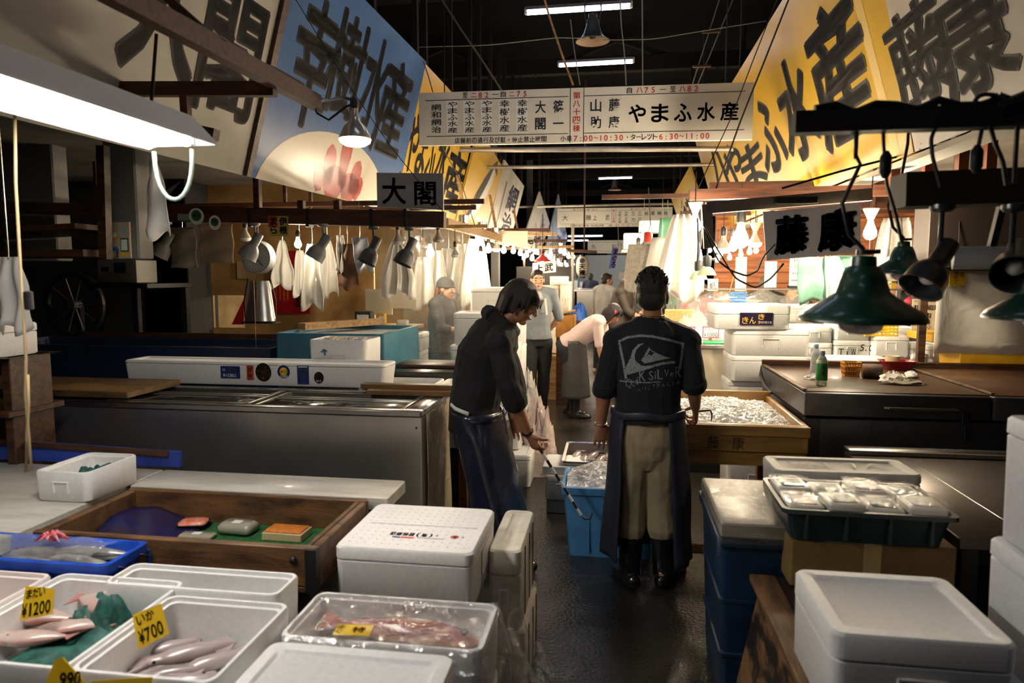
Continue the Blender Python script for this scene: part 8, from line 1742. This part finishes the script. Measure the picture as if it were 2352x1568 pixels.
for i in range(int(152 / st)):
    for j in range(int(136 / st)):
        x, y = 1420 + i * st, 768 + j * st; o = V((x, -y, 5))
        if b1.ray_cast(o, V((0, 0, -1)))[0] is None or b2.ray_cast(o, V((0, 0, -1)))[0] is not None: continue
        nn = noise.noise(V((x * .45, y * .45, 2))); fade = max(0, (y - 868) / 34)
        if nn < -.38 + fade * .55: continue
        q = []
        for dx, dy in ((0, 0), (st, 0), (st, st), (0, st)):
            r = ray(x + dx, y + dy); h = bvh.ray_cast(_C - bM, r.normalized())
            if h[0] is None: break
            q.append(h[0] - r.normalized() * .002)
        if len(q) == 4: g.add(q[::-1], [(0, 1, 2, 3)])
part(g, 'chest_print', pk, sh, None)
# hook in his right hand
q = PY(1632, 942, 3.78); g = G(); g.tube([wr_ + V((.02, .03, -.03)), q + V((-.03, 0, -.002)), q], [.006, .006, .005], 8); g.tube([q, q + V((.008, 0, -.02)), q + V((.006, 0, -.062))], [.005, .005, .002], 8); solo(g, 'hand_hook', black_iron, 'short black hand hook held over the ice by the man seen from behind', 'hook', smooth=180)
# ---- young worker in the black hoodie, bending to the tub
Y = 3.72
J = dict(pel=W_(1092, 985), wai=W_(1090, 925), che=W_(1112, 815), nec=W_(1160, 738), hd=W_(1196, 692), sR=W_(1147, 788, -.15), sL=W_(1152, 780, .17), eR=W_(1170, 893, -.19), eL=W_(1185, 885, .16), wR=W_(1214, 996, -.10), wL=W_(1178, 955, .10),
         hR=W_(1096, 1005, -.08), hL=W_(1100, 1005, .09), kR=W_(1128, 1140, -.07), kL=W_(1120, 1140, .12), aR=V((-.60, 3.66, .09)), aL=V((-.68, 3.86, .09)))
f = V((.93, -.08, -.40)); u = V((.40, 0, .92)); sd = V((.1, 1, 0)); toesY = dict(L=(1, .1), R=(1, -.05))
def hood(g):
    torso(g, J, sd, 1, .026, 1, .95, 1.12); c = J['nec']
    for q in 'LR': arm(g, J, q, 1, .018, .6, slack=.016)
    e, d = J['eR'], (J['wR'] - J['eR']).normalized(); g.tube([e + d * .03, e + d * .075], [.06, .05], 12)
    a = (J['hd'] - J['che']).normalized(); n = V((-a.z, 0, a.x))
    g.tube([c + V((-.06, -.06, .03)), c + V((-.085, 0, .045)), c + V((-.06, .07, .03)), c + V((.01, .09, -.02)), c + V((.055, .03, -.06)), c + V((.055, -.03, -.06)), c + V((.01, -.08, -.02)), c + V((-.06, -.06, .03))], [.042, .05, .042, .035, .03, .03, .035, .042], 12); g.tube([c + V((-.10, -.05, -.03)), c + V((-.11, 0, -.05)), c + V((-.10, .05, -.03))], [.04, .055, .04], 12, round_=True)
def troY(g): g.tube([lp(J['pel'], J['wai'], -.6), J['pel'], lp(J['pel'], J['wai'], .75)], [(.15, .12), (.16, .125), (.145, .115)], 16, sd); legs(g, J, 1, .018)
apY = lambda g: apron_sheet(W_(1096, 940), V((-.585, 3.735, .165)), (1, -.25), .185, .135, .215, .125, 2.25, 2.2, 56, 34, .016)
def tieY(g): c = W_(1096, 948); return G().tube([c + V((.142 * math.cos(i * .2), .185 * math.sin(i * .2), .01 * math.sin(i * .2))) for i in range(32)], [(.02, .006)] * 32, 8, (0, 0, 1), cap=False)
hem = lambda g: G().tube([W_(1036, 929, -.12), W_(1045, 938, -.165), W_(1058, 944, -.19), W_(1076, 951, -.20)], [(.012, .006)] * 4, 8, (0, 0, 1))
t, P, bY = person('person in a black hooded top bending forward, gripping a striped hook', J, f, u, sd, [('hooded_top', cloth_k, hood), ('trousers', trouser_k, troY), ('boots', rubber, boots(J, toesY, .95)), ('apron', vinyl, apY), ('apron_tie', vinyl, tieY), ('shirt_hem', cloth_white, hem)], .97, .0045, skin_m, 'mop', hair_b, toesY,
    dict(R=((.42, .05, -.75), (.55, .6, .3), (.45, -.6, .35), dict(curl=1.0, k=1.0, thumb=.55)), L=((.4, 0, -1), (0, -1, 0), (1, 0, 0), dict(curl=.5))), wr=.006)
w = J['wR']; g = G(); d = (J['wR'] - J['eR']).normalized(); a, b = frame_of(d, V((0, 1, 0))); g.tube([w - d * .012 + a * (.032 * math.cos(i * .45)) + b * (.030 * math.sin(i * .45)) - bY for i in range(15)], .006, 7); part(g, 'wristband', black_iron, t, 180)
g = G(); q = W_(1072, 1120, .28); g.plate(q - V((.05, 0, .13)) - bY, (1, 0, 0), (0, 0, 1), .05, .3, .01); part(g, 'red_cloth_lining', mat('dull_red', '#8a2a22', .6), t)
# striped pole hook
h0 = w + V((.035, .03, -.05)); h1 = PY(1335, 1183, 3.62); t = thing('pole_hook', 'black and white taped pole hook held by the worker in the hooded top', 'hook', h0)
tape_k, tape_w = mat('tape_black', (.015, .015, .015), .4), mat('tape_white', (.62, .62, .58), .4)
h00 = h0 + (h0 - h1) * .12; n = 12
for i in range(n): p, q = h00.lerp(h1, i / n) - h0, h00.lerp(h1, (i + 1) / n) - h0; part(G().tube([p, q], .0095 - .0002 * i, 10, round_=False), 'tape_band', tape_k if i % 2 == 0 else tape_w, t)
g = G(); e = h1 - h0; g.tube([e, e + V((.02, 0, -.02)), e + V((.045, 0, -.018)), e + V((.058, 0, .004)), e + V((.060, 0, .025))], [.007, .006, .005, .004, .002], 8); part(g, 'steel_hook', mat('brown_iron', (.05, .03, .025), .4, .5), t, 180)
# ---- generic standing or bending figure
def figure(label, x, y, h, ang, parts, lean=0.0, hair='short', hm=None, k=None, arms=None, skin=None, stride=.08, vox=.012, eyes=True, z=0, turn=0.0):
    """ang: facing, 0 looks towards the camera (-Y), counted anticlockwise; lean bends forward at the hip"""
    k = h / 1.70; f = V((math.sin(ang), -math.cos(ang), 0)); s = V((f.y, -f.x, 0)); o = V((x, y, z)); Zv = V((0, 0, 1))
    ax = Zv * math.cos(lean) + f * math.sin(lean); nf = f * math.cos(lean) - Zv * math.sin(lean)
    hip = o + Zv * .90 * k - f * .10 * math.sin(lean); A = lambda d, q=0, b=0: hip + ax * d * k + s * q * k + nf * b * k
    J = dict(pel=hip, wai=A(.14), che=A(.36), nec=A(.585), sL=A(.52, -.175), sR=A(.52, .175))
    hf = V((math.sin(ang + turn), -math.cos(ang + turn), 0)); hax = Zv * math.cos(lean * .8) + hf * math.sin(lean * .8)
    J['hd'] = J['nec'] + hax * .105 * k + hf * .03 * k
    for q, g in (('L', -1), ('R', 1)):
        J['h' + q] = hip + s * (.085 * g * k) - Zv * .03; st = stride * g
        J['k' + q] = o + s * (.09 * g * k) + f * (st * .6 + .03) + Zv * .47 * k; J['a' + q] = o + s * (.09 * g * k) + f * st + Zv * .09
        e, w = (arms or {}).get(q, ((.05, .04, -.29), (.06, .08, -.53)))
        S = J['s' + q]; J['e' + q] = S + (s * (g * e[0]) + f * e[1] + Zv * e[2]) * k; J['w' + q] = S + (s * (g * w[0]) + f * w[1] + Zv * w[2]) * k
    hfac = (hf * math.cos(lean * .8) - Zv * math.sin(lean * .8))
    return J, person(label, J, hfac, hax, s, parts(J, s, f, k, o), k, vox, skin or skin_l, hair, hm, dict(L=f, R=f), None, eyes=eyes)
def topf(J, s, k, sl=.5, e=.02): return lambda g: (torso(g, J, s, k, e, 1, 1.0, 1.08), [arm(g, J, q, k, .016, sl, slack=.01) for q in 'LR'])
def trof(J, s, k): return lambda g: (g.tube([lp(J['pel'], J['wai'], -.6), J['pel'], lp(J['pel'], J['wai'], .7)], [(.15 * k, .115 * k), (.16 * k, .12 * k), (.145 * k, .11 * k)], 14, s), legs(g, J, k, .018))
def std(top_m, tr_m=None, sl=.5, bt=True, ap=None, e=.02):
    def mk(J, s, f, k, o):
        L = [('top', top_m, topf(J, s, k, sl, e)), ('trousers', tr_m or trouser_k, trof(J, s, k))]
        if bt: L.append(('boots', rubber, boots(J, dict(L=f, R=f), k)))
        if ap: L.append(('apron', ap[0], lambda g: apron_sheet(lp(J['pel'], J['wai'], .9), V((o.x, o.y, ap[1])) + f * .02, f, .175 * k, .14 * k, .21 * k, .19 * k, ap[2], 1.5, 36, 18, .008)))
        return L
    return mk
q = PZ(1243, 955, 0) - V((.06, 0, 0))
J, (t, P, bb_) = figure('person in a grey short sleeved shirt standing behind the hooded worker', q.x, 7.95, 1.71, .25, std(mat('grey_work_shirt', (.22, .25, .28), .75, col2=(.19, .22, .25), scale=20), None, .5), 0, 'short', hair_b, arms=dict(L=((.10, -.06, -.28), (-.05, -.16, -.47)), R=((.08, -.04, -.28), (-.04, -.14, -.48))), stride=.12, vox=.010)
g = G(); c = J['che'] + V((.055, -.125, .07)) - bb_; g.bx(c.x - .045, c.x + .045, c.y - .006, c.y + .004, c.z - .12, c.z, .004); part(g, 'chest_pocket', mat('grey_pocket', (.30, .32, .34), .75), t)
g = G(); g.at(c + V((.065, -.02, -.04)), 0, -.1).bx(-.012, .012, -.004, .004, -.10, .09, .002); part(g, 'notebook', paper, t)
q = PZ(1340, 960, 0) - V((.13, 0, 0)); pinkt = mat('pale_pink_shirt', (.72, .56, .54), .75)
J, (t, P, bb_) = figure('person with a black bob in a pale pink shirt and long dark apron, bending over', q.x, 7.9, 1.58, 1.45, std(pinkt, trouser_k, .5, True, (mat('dark_grey_apron', (.045, .046, .048), .45, col2=(.06, .06, .062), scale=5, coat=.2), .24, 2.4)), .95, 'bob', hair_k, arms=dict(L=((.02, .04, -.27), (-.02, .10, -.50)), R=((.02, .02, -.27), (-.02, .06, -.5))), stride=.04, vox=.009, turn=-.15)
g = G(); g.ball(P(-.088, .03, .05), (.012, .012, .025), 10, 6); g = G(); g.ball(P(.090, .03, .05), (.012, .012, .025), 10, 6); g.v = [v - bb_ for v in g.v]; part(g, 'hair_clip', mat('hair_clip_red', '#e03a50', .3), t)
q = PY(1002, 690, 6.7); dkc = mat('dark_grey_coat', (.05, .052, .055), .7, col2=(.035, .036, .038), scale=6)
J, (t, P, bb_) = figure('person in a dark knitted cap and dark coat behind the clear plastic curtain', q.x, 6.9, 1.62, 1.35, std(dkc, None, .9, True, None, .03), .05, 'cap', dkc, arms=dict(L=((.04, .10, -.26), (-.02, .30, -.28)), R=((.06, .10, -.26), (-.02, .30, -.26))), vox=.010)
g = G(); [g.tube([P(a, -.07, .0), P(a * 1.05, -.085, -.08), P(a * 1.1, -.09, -.17)], [.022, .026, .012], 8, round_=True) for a in (-.055, -.02, .02, .055)]; g.v = [v - bb_ for v in g.v]; part(g, 'hair', mat('auburn_hair', '#7a4522', .5, col2='#5a3018', scale=50), t, 180)
q = PY(1432, 655, 9.6)
J, (t, P, bb_) = figure('person with glasses and grey hair in a brown jacket, looking right', q.x - .05, 9.7, 1.72, 1.35, std(mat('brown_jacket', (.045, .035, .028), .7), trouser_k, .9, False, None, .03), .12, 'short', mat('grey_hair', (.10, .095, .09), .6, col2=(.05, .048, .045), scale=50), arms=dict(L=((.0, .12, -.27), (-.06, .30, -.34)), R=((.0, .10, -.27), (-.06, .28, -.36))))
g = G()
for s in (-1, 1): g.tube([P(s * .032 + .022 * math.cos(i * .6), .098, -.004 + .016 * math.sin(i * .6)) for i in range(12)], .0025, 6); g.tube([P(s * .055, .096, .0), P(s * .082, .01, .0)], .0025, 6)
g.v = [v - bb_ for v in g.v]; part(g, 'glasses', black_iron, t)
g = G(); a = J['nec']; g.tube([a + V((.05, -.04, -.02)), a + V((.07, -.02, -.10)), a + V((.09, -.02, -.2))], [.02, .03, .02], 8, round_=True); g.v = [v - bb_ for v in g.v]; part(g, 'shirt_collar', mat('cream_collar', (.6, .54, .42), .7), t, 180)
q = PY(1388, 645, 11.5); figure('person in a pale grey tee shirt seen from behind, left of the man with glasses', q.x, 11.6, 1.68, 2.5, std(mat('pale_grey_tee', (.40, .39, .37), .8), None, .5, False), .04, 'short', hair_k, turn=-.5)
q = PY(1356, 640, 20); figure('person in a navy tee shirt far down the aisle, back turned', q.x, 20, 1.70, 2.9, std(mat('navy_tee', (.02, .025, .07), .8), None, .5, False), .04, 'short', hair_k)
q = PY(1445, 640, 24); figure('tiny far person in white between the aprons and the man with glasses', q.x, 24, 1.66, .3, std(mat('far_white_shirt', (.5, .52, .55), .8), None, .5, False), .04, 'short', hair_k)
redt = mat('red_vest', '#b3202c', .6)
def redp(J, s, f, k, o): return std(mat('black_sleeve', (.03, .03, .032), .7), None, .9, False)(J, s, f, k, o) + [('red_vest', redt, lambda g: torso(g, J, s, k, .034, 1, .95, 1.1))]
q = PY(1597, 668, 8.3); figure('person in a red vest bent behind the clear film screen, brown hair', q.x, 8.35, 1.56, 2.4, redp, .22, 'bob', mat('brown_hair', '#3a2014', .5, col2='#2a160d', scale=50))
q = PY(1760, 640, 9.0); figure('person with fluffy greying hair in black, back turned under the banner', q.x, 9.0, 1.64, 2.8, std(cloth_k, None, .9, False), .08, 'mop', mat('greying_hair', '#6a5c48', .6, col2='#3a3228', scale=60))
q = PY(1868, 672, 8.5); figure('person with black hair leaning over papers behind the green cloths', q.x, 8.55, 1.60, -1.9, std(cloth_k, None, .5, False), .30, 'short', hair_k, arms=dict(L=((.05, .1, -.26), (.0, .34, -.3)), R=((.05, .1, -.26), (.0, .34, -.3))))
q = PY(2075, 650, 7.1)
def redb_(J, s, f, k, o): return std(cloth_k, None, .5, False)(J, s, f, k, o) + [('red_shoulder', redt, lambda g: g.tube([J['sL'], lp(J['sL'], J['sR'], .5), J['sR']], [.075, .06, .075], 12, round_=True))]
figure('person in a black and red shirt half hidden by the rear green pendant', q.x, 7.15, 1.66, -1.2, redb_, .05, 'short', hair_k)
